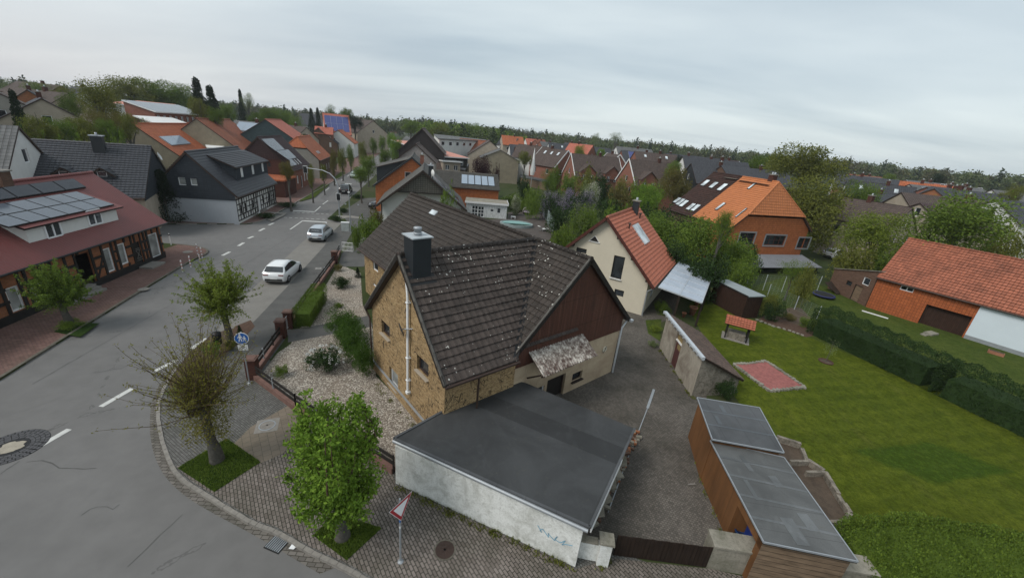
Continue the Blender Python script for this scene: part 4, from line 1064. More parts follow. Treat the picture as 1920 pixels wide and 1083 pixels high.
# white flue pipe on the clinker gable with the tilted black plate
s0, z0 = HB.wpx('A', (768, 530)); s1, z1 = HB.wpx('A', (769, 732)); xo = HB.x0-.12; yA = lambda s_: HB.yw-s_
mb = MB(); mb.tube([(xo, yA(s1), z1), (xo, yA(s1), z0-.55), (xo, yA(s0)+.0, z0-.2), (xo, yA(s0)+.12, z0+.35)], .06, 10)
mb.box(xo-.08, xo+.1, yA(s1)-.1, yA(s1)+.1, z1-.1, z1+.02)
for zz in (z1+.6, z1+1.8, z0-.9): mb.box(xo-.07, HB.x0, yA(s1)-.09, yA(s1)+.09, zz, zz+.05)
HB.put(mb, 'flue_pipe', [M['white_pvc']])
s2, z2 = HB.wpx('A', (767, 614)); mb = MB()
R_ = Matrix.Translation((xo-.25, yA(s2), z2)) @ Matrix.Rotation(radians(35), 4, 'X') @ Matrix.Rotation(radians(-20), 4, 'Y')
mb.box(-.02, .02, -.24, .24, -.22, .22, 0, R_); mb.tube([(xo-.2, yA(s2), z2), (HB.x0, yA(s2)-.35, z2+.1)], .025, 6, 1)
HB.put(mb, 'satellite_plate', [M['black_metal'], M['metal_grey']])
# grey plinth ledge, brown downpipes, barge boards, vine stems
mb = MB(); fy = HB.yw
mb.box(HB.x0-.07, HB.x0-.003, -fy+.0, fy, .08, .62); mb.box(HB.x0-.10, HB.x0-.003, -fy, fy, .62, .66, 1)
HB.put(mb, 'plinth', [M['clinker'], M['metal_grey']])
mb = MB(); mb.tube([(HB.x0-.2, HB.h+.03, HB.he-.08), (HB.x0-.12, fy+.05, HB.he-.5), (HB.x0-.08, fy+.06, .12)], .045, 8)
mb.tube([(HB.x0+1.35, -HB.h-.04, HB.he-.08), (HB.x0+1.35, -HB.h-.03, 2.12)], .045, 8)
HB.put(mb, 'downpipe', [M['gutter_brown']])
mb = MB()
for sg in (1, -1):
 mb.beam((0.0, 0, HB.hr-.03), (0.0, sg*HB.h, HB.he-.03), .04, .24)
 mb.tube([(0.02, sg*.1, HB.hr+.0), (.02, sg*HB.h, HB.he+.05)], .07, 6, 1)
HB.put(mb, 'barge_board', [M['black_wood'], M['t_grey']], HB.roof)
mb = MB()
for sg in (1, -1): mb.beam((L, 0, 7.87-.03), (L, sg*HA.h, HA.he-.03), .04, .22); mb.tube([(L-.05, sg*.1, 7.87), (L-.05, sg*HA.h, HA.he+.05)], .07, 6, 1)
HA.put(mb, 'barge_board', [M['black_wood'], M['t_grey']], HA.roof)
# ------------------------------------------------------------------ flat-roofed garage
zr = 2.08
gp = GP([(738, 822), (1106, 988), (1190, 803), (985, 717), (900, 700), (836, 768)], zr)
cen = (sum(p[0] for p in gp)/6, sum(p[1] for p in gp)/6)
root = thing('garage', 'low garage with dark felt flat roof and dirty whitewashed front wall', 'garage', (cen[0], cen[1], 0))
def rl(pts, c=None): c = c or cen; return [(p[0]-c[0], p[1]-c[1]) for p in pts]
rp = rl(gp)
mb = MB(); mb.prism(rp, zr-.14, zr, 0, 1)
for p, q in ((rp[0], rp[1]), (rp[1], rp[2]), (rp[0], rp[5])): mb.beam((*p, zr+.01), (*q, zr+.01), .09, .07, 2)
mb.build('roof', [M['felt_garage'], M['black_wood'], M['felt_shed2']], root)
fw = rl(GP([(742, 906), (1078, 1063)], .08)); d = (Vector(fw[1])-Vector(fw[0])).normalized(); nn = Vector((-d.y, d.x))
br = rl(GP([(1186, 815), (985, 722)], zr)); f0, f1 = Vector(fw[0]), Vector(fw[1])
inn = Vector(rp[5])*.97+Vector((.1, .1))
mb = MB(); mb.prism([tuple(f0), tuple(f1), tuple(f1+nn*.3), tuple(f0+nn*.3)], .02, zr-.145)
mb.build('wall', [M['garage_white']], root)
mb = MB(); pts = [f1+nn*.3+Vector((-.1, 0)), Vector(br[0])+Vector((-.15, -.1)), Vector(br[1]), inn, f0+nn*.3]
mb.prism([tuple(p) for p in pts], .02, zr-.145); mb.build('side_wall', [M['plaster_old']], root)
mb = MB(); mb.tube([(rp[0][0], rp[0][1]-.05, zr-.06), (rp[1][0]-.05, rp[1][1]-.05, zr-.1)], .065, 8)
mb.build('gutter', [M['metal_grey']], root)
mb = MB(); a_, b_ = Vector(rp[1]), Vector(rp[1]).lerp(Vector(rp[2]), .62); mb.beam((a_.x+.05, a_.y, zr-.12), (b_.x+.05, b_.y, zr-.10), .04, .2)
mb.build('fascia', [M['white']], root)
# faded blue scrawl on the white wall
mb = MB(); rnd = random.Random(4); b0 = f0.lerp(f1, .80); 
def wp(s_, z_): p = b0+d*s_-nn*.006; return Vector((p.x, p.y, z_))
pts = [wp(.08*k+.10*sin(k*1.9), 1.05+.13*cos(k*2.3)-.012*k) for k in range(15)]
for i in range(len(pts)-1):
 mb.beam(pts[i], pts[i+1], .03, .006, 0, (-nn.x, -nn.y, 0))
mb.build('graffiti', [plain('faded_blue_spray', (0.20, 0.36, 0.46), 0.9, .3, 8)], root)
# loose bricks and boards stacked between garage and yard
mb = MB(); rnd = random.Random(9); A0 = G(1108, 1000, .1); A1 = G(1196, 812, .1)
for i in range(95):
 t = rnd.random()**.8; p = A0.lerp(A1, t)+Vector((rnd.uniform(-.22, .12), rnd.uniform(-.1, .1), 0)); z = rnd.choice((.1, .22, .34, .46, .58, .7, .82)) if t < .55 else rnd.choice((.1, .2))
 MM = Matrix.Translation((p.x, p.y, z)) @ Matrix.Rotation(rnd.uniform(-.5, 1.6), 4, 'Z') @ Matrix.Rotation(rnd.uniform(-.15, .15), 4, 'X')
 mb.box(-.13, .13, -.06, .06, 0, .11, rnd.choice((0, 0, 1, 2)), MM)
for i in range(5):
 p = A0.lerp(A1, .05+i*.11); MM = Matrix.Translation((p.x+.05, p.y, .9)) @ Matrix.Rotation(rnd.uniform(-.3, .3), 4, 'Z') @ Matrix.Rotation(rnd.uniform(-.5, .5), 4, 'Y'); mb.box(-.18, .18, -.25, .25, 0, .06, 2, MM)
tag(mb.build('brick_pile', [M['brick_brown'], M['brick_orange'], M['conc_dirty']]), 'jumbled pile of old bricks and boards along the garage side', 'brick pile')
# ------------------------------------------------------------------ yard gate, pillar and boundary walls
def wallseg(name, label, p0, p1, h, th, mat, cat='wall', z0=.02, taper=None):
 a = Vector((p0[0], p0[1])); b = Vector((p1[0], p1[1])); c = (a+b)/2; d = (b-a).normalized(); n = Vector((-d.y, d.x))*th
 root = thing(name, label, cat, (c.x, c.y, 0))
 mb = MB(); mb.prism([tuple(a-c), tuple(b-c), tuple(b-c+n), tuple(a-c+n)], z0, h); mb.build('wall', [M[mat]], root)
 n2 = n*1.12; mb = MB(); mb.prism([tuple(a-c-n*.08), tuple(b-c-n*.08), tuple(b-c+n2), tuple(a-c+n2)], h, h+.07); mb.build('coping', [M['conc_dirty']], root)
 return root
g0 = G(1148.5, 1041, .1); g1 = G(1323, 1064, .1)
c = (g0+g1)/2; root = thing('yard_gate', 'low black-brown plank gate closing the yard beside the garage', 'gate', (c.x, c.y, .1))
mb = MB(); d = (g1-g0); Lg = d.length; d.normalize(); n = int(Lg/.15)
for i in range(n):
 p = g0-c+d*(Lg*(i+.5)/n); MM = Matrix.Translation((p.x, p.y, 0)) @ Matrix.Rotation(atan2(d.y, d.x), 4, 'Z'); mb.box(-Lg/n/2+.004, Lg/n/2-.004, -.012, .012, .05, .98+.01*sin(i*2.1), 0, MM)
mb.build('board_panel', [M['planks_gate']], root)
mb = MB()
for z in (.2, .85): mb.beam(g0-c+Vector((0, .03, z)), g1-c+Vector((0, .03, z)), .04, .08)
mb.build('rail', [M['black_metal']], root)
pp = G(1120, 1052, .1); root = thing('gate_pillar', 'crumbling pale concrete gate pillar between garage and yard gate', 'pillar', (pp.x, pp.y, .1), -.1)
mb = MB(); mb.box(-.05, .32, -.15, .2, -.05, 1.02); mb.box(-.75, -.05, .0, .18, -.05, .78); mb.build('shaft', [M['garage_white']], root)
mb = MB(); mb.box(-.1, .37, -.2, .25, 1.02, 1.1); mb.box(-.75, -.1, -.03, .21, .78, .84); mb.build('cap', [M['conc_dirty']], root)
w0 = G(1323, 1064, .1); w1_ = G(1475, 1092, .1); w2_ = ext((w0.x, w0.y), (w1_.x, w1_.y), 1.95)
wallseg('boundary_wall', 'stained mossy concrete wall under the felt-roofed shed beside the yard gate', (w0.x, w0.y), w2_, 1.12, .55, 'conc_dirty')
# ------------------------------------------------------------------ long shed with two felt roofs
r1 = GP([(1307, 744.7), (1424, 763.7), (1470, 847.7), (1335.4, 823)], 2.32); r2 = GP([(1332, 825), (1470, 857), (1609, 1052), (1432, 1015.5)], 2.08)
c = (10.2, 12.3); root = thing('long_shed', 'long rust-brown board shed with two stepped grey felt roofs', 'shed', (c[0], c[1], 0))
def inset(pl, k):
 cx_ = sum(p[0] for p in pl)/len(pl); cy_ = sum(p[1] for p in pl)/len(pl); return [(p[0]+(cx_-p[0])*k, p[1]+(cy_-p[1])*k) for p in pl]
for pl, z, mt, nm in ((r1, 2.32, 'felt_shed2', 'rear_roof'), (r2, 2.08, 'felt_shed', 'front_roof')):
 pl = rl(pl, c); mb = MB(); mb.prism(pl, z-.09, z, 0, 1)
 for i in range(4): mb.beam((*pl[i], z-.01), (*pl[(i+1) % 4], z-.01), .035, .06, 2)
 mb.build(nm, [M[mt], M['black_wood'], M['metal_grey']], root)
for pl, z, rows_ in ((r2, 2.08, 5), (r1, 2.32, 3)):
 pl = [Vector((*p, 0)) for p in rl(pl, c)]; mb = MB()
 for k in range(1, rows_): a_ = pl[0].lerp(pl[3], k/rows_); b_ = pl[1].lerp(pl[2], k/rows_); mb.beam((a_.x, a_.y, z+.004), (b_.x, b_.y, z+.004), .10, .012)
 for k, (u0, v0, w0, l0) in enumerate(((.35, .12, .03, .18), (.2, .42, .025, .2), (.45, .74, .07, .22), (.62, .3, .05, .12), (.7, .66, .06, .15))):
  if z > 2.2 and k > 1: break
  a_ = pl[0].lerp(pl[3], v0).lerp(pl[1].lerp(pl[2], v0), u0); b_ = pl[0].lerp(pl[3], v0+l0).lerp(pl[1].lerp(pl[2], v0+l0), u0+.02); mb.beam((a_.x, a_.y, z+.003), (b_.x, b_.y, z+.003), w0*6, .012)
 mb.build('felt_laps', [felt('felt_laps_%d' % rows_, (0.125, 0.132, 0.136) if z < 2.2 else (0.095, 0.105, 0.115), 50)], root)
i1 = inset(rl(r1, c), .07); i2 = inset(rl(r2, c), .05)
mb = MB(); mb.prism(i1, .05, 2.22); mb.build('rear_room', [M['rust_board']], root)
# front room with an open corner bay: left board wall stops short, blue door inside
P_ = [Vector(p) for p in i2]   # 0 rear-left 1 rear-right 2 front-right 3 front-left
mb = MB(); q = P_[0].lerp(P_[3], .62)
def wall2(mb, a_, b_, z0, z1, th=.06, m=0):
 a_ = Vector(a_); b_ = Vector(b_); d_ = (b_-a_).normalized(); n_ = Vector((-d_.y, d_.x))*th; mb.prism([tuple(a_), tuple(b_), tuple(b_+n_), tuple(a_+n_)], z0, z1, m)
wall2(mb, P_[0], q, .05, 1.98); wall2(mb, q.lerp(P_[3], .0), P_[3], 1.62, 1.98); wall2(mb, q, q.lerp(P_[1].lerp(P_[2], .62), .3), .05, 1.98)
wall2(mb, P_[3].lerp(P_[0], .06), P_[3], .05, 1.98)
mb.build('side_wall', [M['rust_board']], root)
mb = MB(); wall2(mb, P_[3], P_[2], .05, 1.98, .1); wall2(mb, P_[2], P_[1], .05, 1.98, .1); mb.build('front_wall', [M['planks_old']], root)
mb = MB(); t0 = P_[3].lerp(P_[2], .16); t1 = t0.lerp(P_[0].lerp(P_[1], .16), .32); wall2(mb, t0+Vector((0, .12)), t1, .1, 1.7, .05); wall2(mb, t0+Vector((-.06, .12)), t1+Vector((-.06, 0)), .1, .18, .04, 1); mb.build('door', [plain('blue_door', (0.012, 0.03, 0.16), .5), M['white']], root)
p = G(1385, 1012, .1); root = thing('water_butt', 'dark blue plastic tub with white lid by the shed opening', 'tub', (p.x, p.y, .1))
mb = MB(); mb.lathe([(0, 0), (.2, 0), (.24, .42), (.26, .44), (.26, .47), (.2, .47), (.19, .40), (0, .38)], 18); mb.build('body', [plain('blue_plastic', (0.01, 0.03, 0.09), .4)], root)
mb = MB(); mb.lathe([(0, .12), (.10, .1), (.13, .05), (.13, 0)], 14, 0, (.26, .05, .44)); mb.build('lid', [M['white_pvc']], root)
# rough planters / compost bays behind the shed
bay = GP([(1458, 818), (1503, 832), (1514, 860), (1545, 880), (1560, 905), (1592, 955), (1578, 972)], .55)
c = (bay[2][0], bay[2][1]); root = thing('compost_bays', 'pale crumbling concrete compost bays behind the long shed', 'planter', (c[0], c[1], .1))
bl = rl(bay, c); mb = MB(); rnd = random.Random(2)
for i in range(len(bl)-1):
 a_ = Vector(bl[i]); b_ = Vector(bl[i+1]); n_ = max(1, int((b_-a_).length/.4))
 for k in range(n_):
  p = a_.lerp(b_, k/n_); q = a_.lerp(b_, (k+1)/n_); wall2(mb, p, q, -.1, .38+rnd.uniform(-.12, .08), .16)
sx = Vector((-.93, -.12)); 
for i in (0, 2, 3, 6): wall2(mb, Vector(bl[i]), Vector(bl[i])+sx*.95, -.1, .42, .12)
mb.build('wall', [M['stone_wall']], root)
mb = MB(); mb.prism([tuple(Vector(p)+Vector((-.02, 0))) for p in bl]+[tuple(Vector(bl[-1])+sx*1.2), tuple(Vector(bl[0])+sx*.9)], .0, .16); mb.build('soil', [M['earth']], root)
# ------------------------------------------------------------------ old pantiled outhouse
p0 = G(1236, 651, .1); p1 = G(1296, 743, .1); p2 = G(1377, 738, .1); u = (p1-p0); v = (p2-p1); u.z = v.z = 0
c = p1; root = thing('old_outhouse', 'crumbling plastered outhouse with steep mossy pantile lean-to roof', 'outhouse', (c.x, c.y, .1))
A = p0-c; Bq = Vector((0, 0, 0)); Cq = v; Dq = A+v; A.z = 0; zh, zl = 2.55, 1.05
def q3(p, z): return (p.x, p.y, z)
mb = MB(); uL = u.length
dz0, dz1 = (.36, .53)
zz = lambda t: zh
# long wall with a door hole
hs = wall_face(mb, (A.x, A.y), (0, 0), -.05, [(0, zh), (uL, zh)], [(uL*dz0, uL*dz1, 0.0, 2.25)], .15)
mb.face([q3(Bq, -.05), q3(Cq, -.05), q3(Cq, zl), q3(Bq, zh)], 1); mb.face([q3(Cq, -.05), q3(Dq, -.05), q3(Dq, zl), q3(Cq, zl)], 1); mb.face([q3(Dq, -.05), q3(A, -.05), q3(A, zh), q3(Dq, zl)], 0)
mb.build('wall', [M['plaster_old'], M['stone_wall']], root)
un = u.normalized(); nin = Vector((-un.y, un.x, 0)); mb = MB()
W_ = lambda s_, z_, o_=.0: A+un*s_+nin*o_+Vector((0, 0, z_))
a_, b_ = uL*dz0, uL*dz1
mb.face([W_(a_, 0, .12), W_(b_, 0, .12), W_(b_, 1.75, .12), W_(a_, 1.75, .12)]); mb.beam(W_(a_, 1.78, .08), W_(b_, 1.78, .08), .12, .08, 1); mb.face([W_(a_, 1.8, .12), W_(b_, 1.8, .12), W_(b_, 2.25, .12), W_(a_, 2.25, .12)], 2)
mb.face([W_(a_+.25, 1.25, .11), W_(b_-.25, 1.25, .11), W_(b_-.25, 1.6, .11), W_(a_+.25, 1.6, .11)], 2)
mb.build('door', [plain('oxblood_door', (0.075, 0.028, 0.026), .6), M['white'], plain('ochre_panel', (0.22, 0.16, 0.07), .8)], root)
mb = MB(); V = Vector((v.x, v.y, -(zh-zl))).normalized(); vl = hypot(v.length, zh-zl)
slab(mb, A+Vector((0, 0, zh+.08))-un*.15-V*.15, un, V, [(0, 0), (uL+.35, 0), (uL+.35, vl+.35), (0, vl+.35)], .3, 0, .1, 1, lift=.05)
mb.build('roof', [M['t_shed'], M['dark_wood']], root)
mb = MB(); e0 = A+Vector((0, 0, zh+.05))-un*.2-nin*.1; e1 = Bq+Vector((0, 0, zh+.05))+un*.25-nin*.1
n = 12
for i in range(n):
 p = e0.lerp(e1, i/n); q = e0.lerp(e1, (i+1)/n); mb.tube([p, q], .10, 8); mb.beam(p+Vector((0, 0, .1)), q+Vector((0, 0, .1)), .2, .02); mb.beam(p-nin*.02+Vector((0, 0, -.1)), p-nin*.02+Vector((0, 0, .12)), .03, .24)
mb.build('gutter', [M['zinc_lt']], root)
# ------------------------------------------------------------------ white house with salmon roof
a, az, L, wv = fitA((1138, 408), (1197, 387), (1227, 541), 7.59, 2.8)
W = House('white_house', 'cream-white rendered gable house with salmon red tile roof and carport', 'house', a, az, L, 4.75, 2.8, 7.59, M['cream'], M['t_red'], row=.34, og=.45, oe=.55)
W.win('A', (1152, 478), (1164, 524.5), mull=1, frame='black_metal', sill='white', depth=.12, label='tall floor-length window')
W.win('A', (1081, 463), (1099, 476), mull=1, frame='black_metal')
W.win('A', (1153, 541), (1168, 557), mull=1, frame='black_metal')
W.win('B', rect=(3.0, 4.4, 3.4, 4.8), mull=2, frame='white_pvc'); W.win('R', rect=(2, 3.5, .9, 2.1), mull=2)
W.build()
# triangular gable opening
s0, z0 = W.wpx('A', (1115, 449)); x = W.x0; y = W.yw-s0; mb = MB()
mb.face([(x-.012, y+.42, z0-.18), (x-.012, y-.42, z0-.18), (x-.012, y, z0+.30)]); mb.beam((x-.02, y+.5, z0-.2), (x-.02, y-.5, z0-.2), .1, .06, 1)
for q in (1, -1): mb.beam((x-.01, y+q*.45, z0-.18), (x-.01, y, z0+.33), .05, .04, 1)
W.put(mb, 'gable_window', [M['black_wood'], M['white']])
W.rboxpx('skylight', 'R', (1184, 424), (1217, 453), mat='skylight', frame='zinc_lt', h=.08, gap=.05)
c0 = W.rpx('R', (1190, 398)); W.chimney(c0[0], -c0[1]*W.cp, .55, .55, W.hr+.75, 'anthracite', 'conc_dirty')
mb = MB()
for px in ((1179, 430), (1199, 410)):
 q = W.rpx('R', px); p = W.rpt('R', *q); mb.tube([p, p+Vector((0, 0, .45))], .06, 8); mb.lathe([(.12, 0), (.12, .12), (0, .16)], 10, 0, p+Vector((0, 0, .42)))
W.put(mb, 'roof_vent', [M['gutter_brown']], W.roof)
mb = MB()
for sg in (1, -1): mb.beam((-.0, 0, W.hr-.03), (-.0, sg*W.h, W.he-.03), .05, .24)
W.put(mb, 'barge_board', [plain('oxblood_barge', (0.07, 0.022, 0.016), .6)], W.roof)
mb = MB()
for t in (.25, .55, .86):
 for sg in (1, -1): mb.box(.0, .5, sg*W.h*t-.08, sg*W.h*t+.08, W.hr-W.h*t*W.k-.34, W.hr-W.h*t*W.k-.16)
W.put(mb, 'purlin_end', [M['black_wood']])
mb = MB(); mb.tube([(W.x0-.1, -W.h-.05, W.he-.1), (W.x0-.06, -W.yw-.08, W.he-.5), (W.x0-.06, -W.yw-.08, .1)], .05, 8); W.put(mb, 'downpipe', [M['metal_grey']])
# carport with translucent ribbed roof
cp = [G(1272, 491, 2.85), G(1336, 515, 2.35), G(1316, 568, 2.35), G(1234, 538, 2.85)]
c = (cp[0]+cp[1]+cp[2]+cp[3])/4; root = thing('carport', 'lean-to carport with pale blue translucent ribbed roof beside the white house', 'carport', (c.x, c.y, .1))
Lq = [p-Vector((c.x, c.y, .1)) for p in cp]
mb = MB(); U = (Lq[0]-Lq[3]).normalized(); mb.face([Lq[3], Lq[2], Lq[1], Lq[0]]); mb.face([p-Vector((0, 0, .03)) for p in (Lq[0], Lq[1], Lq[2], Lq[3])])
def poly_m():
 m = NM('milky_corrugated_sheet', 0.35, 0.5); m.col(m.ramp(m.noise(m.ob, .6, 3), [(.3, (0.33, 0.38, 0.45)), (.7, (0.44, 0.49, 0.56))])); m.bump(m.wave(m.uv, 4.0, 'X'), .3, .02); return m.mat
mb.build('roof', [poly_m()], root)
mb = MB()
for i in range(7):
 t = i/6; a_ = Lq[3].lerp(Lq[0], t); b_ = Lq[2].lerp(Lq[1], t); mb.beam(a_+Vector((0, 0, .02)), b_+Vector((0, 0, .02)), .05, .05)
for a_, b_ in ((Lq[0], Lq[1]), (Lq[1], Lq[2]), (Lq[2], Lq[3])): mb.beam(a_, b_, .07, .1)
a_ = Lq[3].lerp(Lq[2], .5); b_ = Lq[0].lerp(Lq[1], .5); mb.beam(a_+Vector((0, 0, .02)), b_+Vector((0, 0, .02)), .05, .04)
mb.build('roof_frame', [M['zinc_lt']], root)
for p in (Lq[1], Lq[2].lerp(Lq[1], .06), Lq[2].lerp(Lq[1], .5), Lq[3].lerp(Lq[2], .5)):
 mb = MB(); mb.box(p.x-.06, p.x+.06, p.y-.06, p.y+.06, 0, p.z-.05); mb.build('post', [M['dark_wood']], root)
# chimenea-like planters and pots stacked by the carport corner
for i, (px, s_, lab) in enumerate([((1306, 572), 1.0, 'large terracotta pot nearest the carport post'), ((1297, 590), 1.25, 'wide terracotta planter with dark rim by the lawn edge'), ((1281, 594), .7, 'small terracotta pot beside a white post'), ((1310, 556), .8, 'terracotta pot partly under the translucent roof')]):
 p = G(*px, .1); root = thing('flower_pot', lab, 'flower pot', (p.x, p.y, .1), 0, 'terracotta pots at the carport')
 mb = MB(); mb.lathe([(0, 0), (.16, 0), (.24, .5), (.28, .52), (.28, .6), (.22, .6), (.21, .5), (0, .48)], 16); o = mb.build('body', [plain('terracotta', (0.27, 0.12, 0.07), .8)], root); o.scale = (s_, s_, s_)
 mb = MB(); mb.lathe([(0, .52), (.15, .51), (.21, .5)], 12); o = mb.build('soil', [M['earth']], root); o.scale = (s_,)*3
# ------------------------------------------------------------------ dark shed with pale flat roof
pl = GP([(1338.5, 523.5), (1365, 524), (1436, 554.4), (1404, 555.6)], 2.25); c = pl[3]
root = thing('brown_shed', 'dark brown boarded shed with pale grey felt roof behind the lawn', 'shed', (c[0], c[1], .1)); q = rl(pl, c)
mb = MB(); mb.prism(q, 2.05, 2.15); mb.build('roof', [plain('pale_felt', (0.24, 0.27, 0.28), .8, .15, 1.0)], root)
mb = MB(); mb.prism(inset(q, .06), -.1, 2.045); mb.build('wall', [M['planks_dark']], root)
mb = MB(); mb.beam(Vector((*q[3], 2.10)), Vector((*q[0], 2.10)), .03, .13); mb.build('fascia', [M['black_wood']], root)
# ------------------------------------------------------------------ tile-roofed garden well
p = G(1378, 634, .1); root = thing('garden_well', 'little garden well with red pantile roof on lawn', 'well', (p.x, p.y, .1), radians(-28))
mb = MB(); mb.box(-.95, .95, -.7, .7, 0, .06); mb.build('slab', [M['kerb']], root)
mb = MB(); mb.box(-.6, .6, -.45, .45, .06, .55); mb.build('basin', [M['stone_wall']], root)
for x in (-.72, .72):
 for y in (-.5, .5):
  mb = MB(); mb.box(x-.05, x+.05, y-.05, y+.05, .06, 1.25); mb.build('post', [M['black_wood']], root)
mb = MB()
for sg in (1, -1): slab(mb, (-1.0, 0, 1.68), (1, 0, 0), (0, sg*.82, -.42), [(0, 0), (2.0, 0), (2.0, .88), (0, .88)], .22, 0, .05, 1)
mb.tube([(-1.0, 0, 1.70), (1.0, 0, 1.70)], .07, 8); mb.build('roof', [tiles('well_pantiles', (0.36, 0.12, 0.07), .2, .22, geo=True), M['black_wood']], root)
# ------------------------------------------------------------------ red gravel bed with stone edging
sp = GP([(1374, 683), (1400, 683), (1436, 678), (1509, 727), (1442, 734)], .1)
c = sp[0]; root = thing('gravel_play_bed', 'rectangular bed of red chippings edged with pale stones on the lawn', 'garden bed', (c[0], c[1], .1)); q = rl(sp, c)
mb = MB(); mb.face([(x, y, .06) for x, y in q[::-1]]); mb.build('red_chippings', [M['red_chips']], root)
mb = MB(); rnd = random.Random(8)
for i in range(5):
 a_ = Vector(q[i]); b_ = Vector(q[(i+1) % 5]); n = int((b_-a_).length/.24)
 for k in range(n):
  p = a_.lerp(b_, (k+.5)/n); s_ = rnd.uniform(.09, .14); MM = Matrix.Translation((p.x, p.y, .05)) @ Matrix.Rotation(rnd.uniform(0, 3), 4, 'Z'); mb.box(-s_, s_, -s_*.8, s_*.8, -.05, .05+rnd.uniform(0, .05), 0, MM)
mb.build('stone_edging', [M['conc_dirty']], root)
# ------------------------------------------------------------------ red-orange barn with white panel and brick outbuilding
ab, azb, Lb, wb = fitA((1703, 447), (1920, 489), (1644, 516), 7.0, 3.3)
BN = House('orange_barn', 'long barn with orange hung-tile wall, red tile roof and white panel', 'barn', ab, azb, 17.5, 4.75, 3.3, 7.0, M['orange_shingle2'], M['t_barn'], row=.33, og=.12, oe=.25)
BN.win('R', (1690, 534), (1711, 549), mull=2, frame='white_pvc')
BN.win('R', (1738, 570), (1801, 635), frame='dark_wood', pane='planks_dark', kind='barn_door', depth=.35)
BN.build()
sP = BN.wpx('R', (1838, 576))[0]
mb = MB(); (ax_, ay_), (bx_, by_) = BN.face('R'); zt = BN.prof('R')[0][1]
mb.box(ax_+sP, bx_+.02, ay_-.06, ay_+.0, .45, zt, 0); mb.box(ax_+sP, bx_+.02, ay_-.05, ay_, .05, .45, 1)
BN.put(mb, 'white_panel', [plain('pale_blue_white_panel', (0.56, 0.63, 0.68), .6, .03, 1.0), M['metal_grey']])
p0 = G(1621, 574, .1); p1 = G(1551, 540, .1); c = p0; d = (p1-p0); dd = d.length; d.normalize(); n = Vector((-d.y, d.x, 0)); n = -n if n.y < 0 else n
root = thing('brick_outbuilding', 'brown brick outbuilding with sloping top joined to the orange barn', 'outbuilding', (c.x, c.y, .1), atan2(d.y, d.x)-pi)
mb = MB(); hs = [(dd-1.35, dd-.55, 2.0, 2.75), (dd*.40, dd*.40+.7, 1.25, 1.75), (dd-2.0, dd-1.0, 0, 1.7)]
# local x runs from the barn (0) to the far end (-dd)
wall_face(mb, (-dd, 0), (0, 0), -.1, [(0, 2.35), (dd, 3.75)], hs, .2)
mb.face([(0, 0, -.1), (0, 5, -.1), (0, 5, 3.75), (0, 0, 3.75)]); mb.face([(0, 5, -.1), (-dd, 5, -.1), (-dd, 5, 2.35), (0, 5, 3.75)]); mb.face([(-dd, 5, -.1), (-dd, 0, -.1), (-dd, 0, 2.35), (-dd, 5, 2.35)])
mb.build('wall', [M['brick_brown']], root)
mb = MB(); V = Vector((-dd, 0, 2.35-3.75)).normalized(); slab(mb, (.05, -.12, 3.85), (0, 1, 0), V, [(0, 0), (5.3, 0), (5.3, hypot(dd, 1.4)+.1), (0, hypot(dd, 1.4)+.1)], 0, 0, .08, 1); mb.build('roof', [M['felt_shed2'], M['conc_dirty']], root)
for h, fr, pn, nm in ((hs[0], 'white_pvc', 'glass', 'window'), (hs[1], 'dark_wood', 'glass', 'window'), (hs[2], 'dark_wood', 'planks_old', 'door')):
 mb = MB(); x0_, x1_, z0_, z1_ = h[0]-dd, h[1]-dd, h[2], h[3]
 for p, q in (((x0_, z0_), (x1_, z0_)), ((x0_, z1_), (x1_, z1_)), ((x0_, z0_), (x0_, z1_)), ((x1_, z0_), (x1_, z1_))): mb.beam((p[0], .06, p[1]), (q[0], .06, q[1]), .09, .06, 0, (0, 1, 0))
 mb.face([(x0_, .1, z0_), (x1_, .1, z0_), (x1_, .1, z1_), (x0_, .1, z1_)], 1); mb.build(nm, [M[fr], M[pn]], root)
# ------------------------------------------------------------------ big orange house with half-hipped roof, two roof colours
hrO, heO = 10.7, 5.0; aO = G(1337.8, 323.4, hrO); azO = radians(-72.5); LO = 12.7; xb = 5.6
u = Vector((cos(azO), sin(azO), 0)); a2 = aO+u*xb
OH = House('orange_house', 'large orange hung-tile house with bright orange half-hipped roof and dark brown roof part', 'house', a2, azO, LO-xb, 6.6, heO, hrO, M['orange_shingle'], M['t_orange'], row=.34, og=.25, oe=.35, hipB=(1.35, 6.75))
OH.win('B', (1389, 436), (1410, 459), mull=2, trans=1, frame='brick_dark', pane='glass'); OH.win('B', (1437, 441), (1468, 460), mull=4, trans=1, frame='brick_dark', pane='glass'); OH.win('B', (1499, 446), (1513, 465), mull=2, trans=1, frame='brick_dark', pane='glass')
OH.build()
for f, r, k in OH.wins:
 mb = MB(); x = OH.x1+.03; a_, b_ = r[0]-OH.yw-.16, r[1]-OH.yw+.16
 for p, q in (((a_, r[2]-.1), (b_, r[2]-.1)), ((a_, r[3]+.1), (b_, r[3]+.1)), ((a_+.07, r[2]), (a_+.07, r[3])), ((b_-.07, r[2]), (b_-.07, r[3]))): mb.beam((x, p[0], p[1]), (x, q[0], q[1]), .16, .05, 0, (1, 0, 0))
 OH.put(mb, 'window_surround', [M['metal_grey']])
for tl, br in (((1401, 355), (1420, 344)), ((1378, 408), (1402, 392)), ((1340, 394), (1362, 382))): OH.rboxpx('skylight', 'R', tl, br, mat='skylight', frame='black_metal', h=.1, gap=.05)
c0 = OH.rpx('R', (1444, 340)); OH.chimney(c0[0], .2, .7, .7, hrO+.75, 'brick_dark', 'conc_dirty', pots=2)
mb = MB()
for v_ in (.9,): p = OH.rpt('R', .3, v_, .2); q = OH.rpt('R', 5.2, v_, .2); mb.beam(p, q, .35, .03)
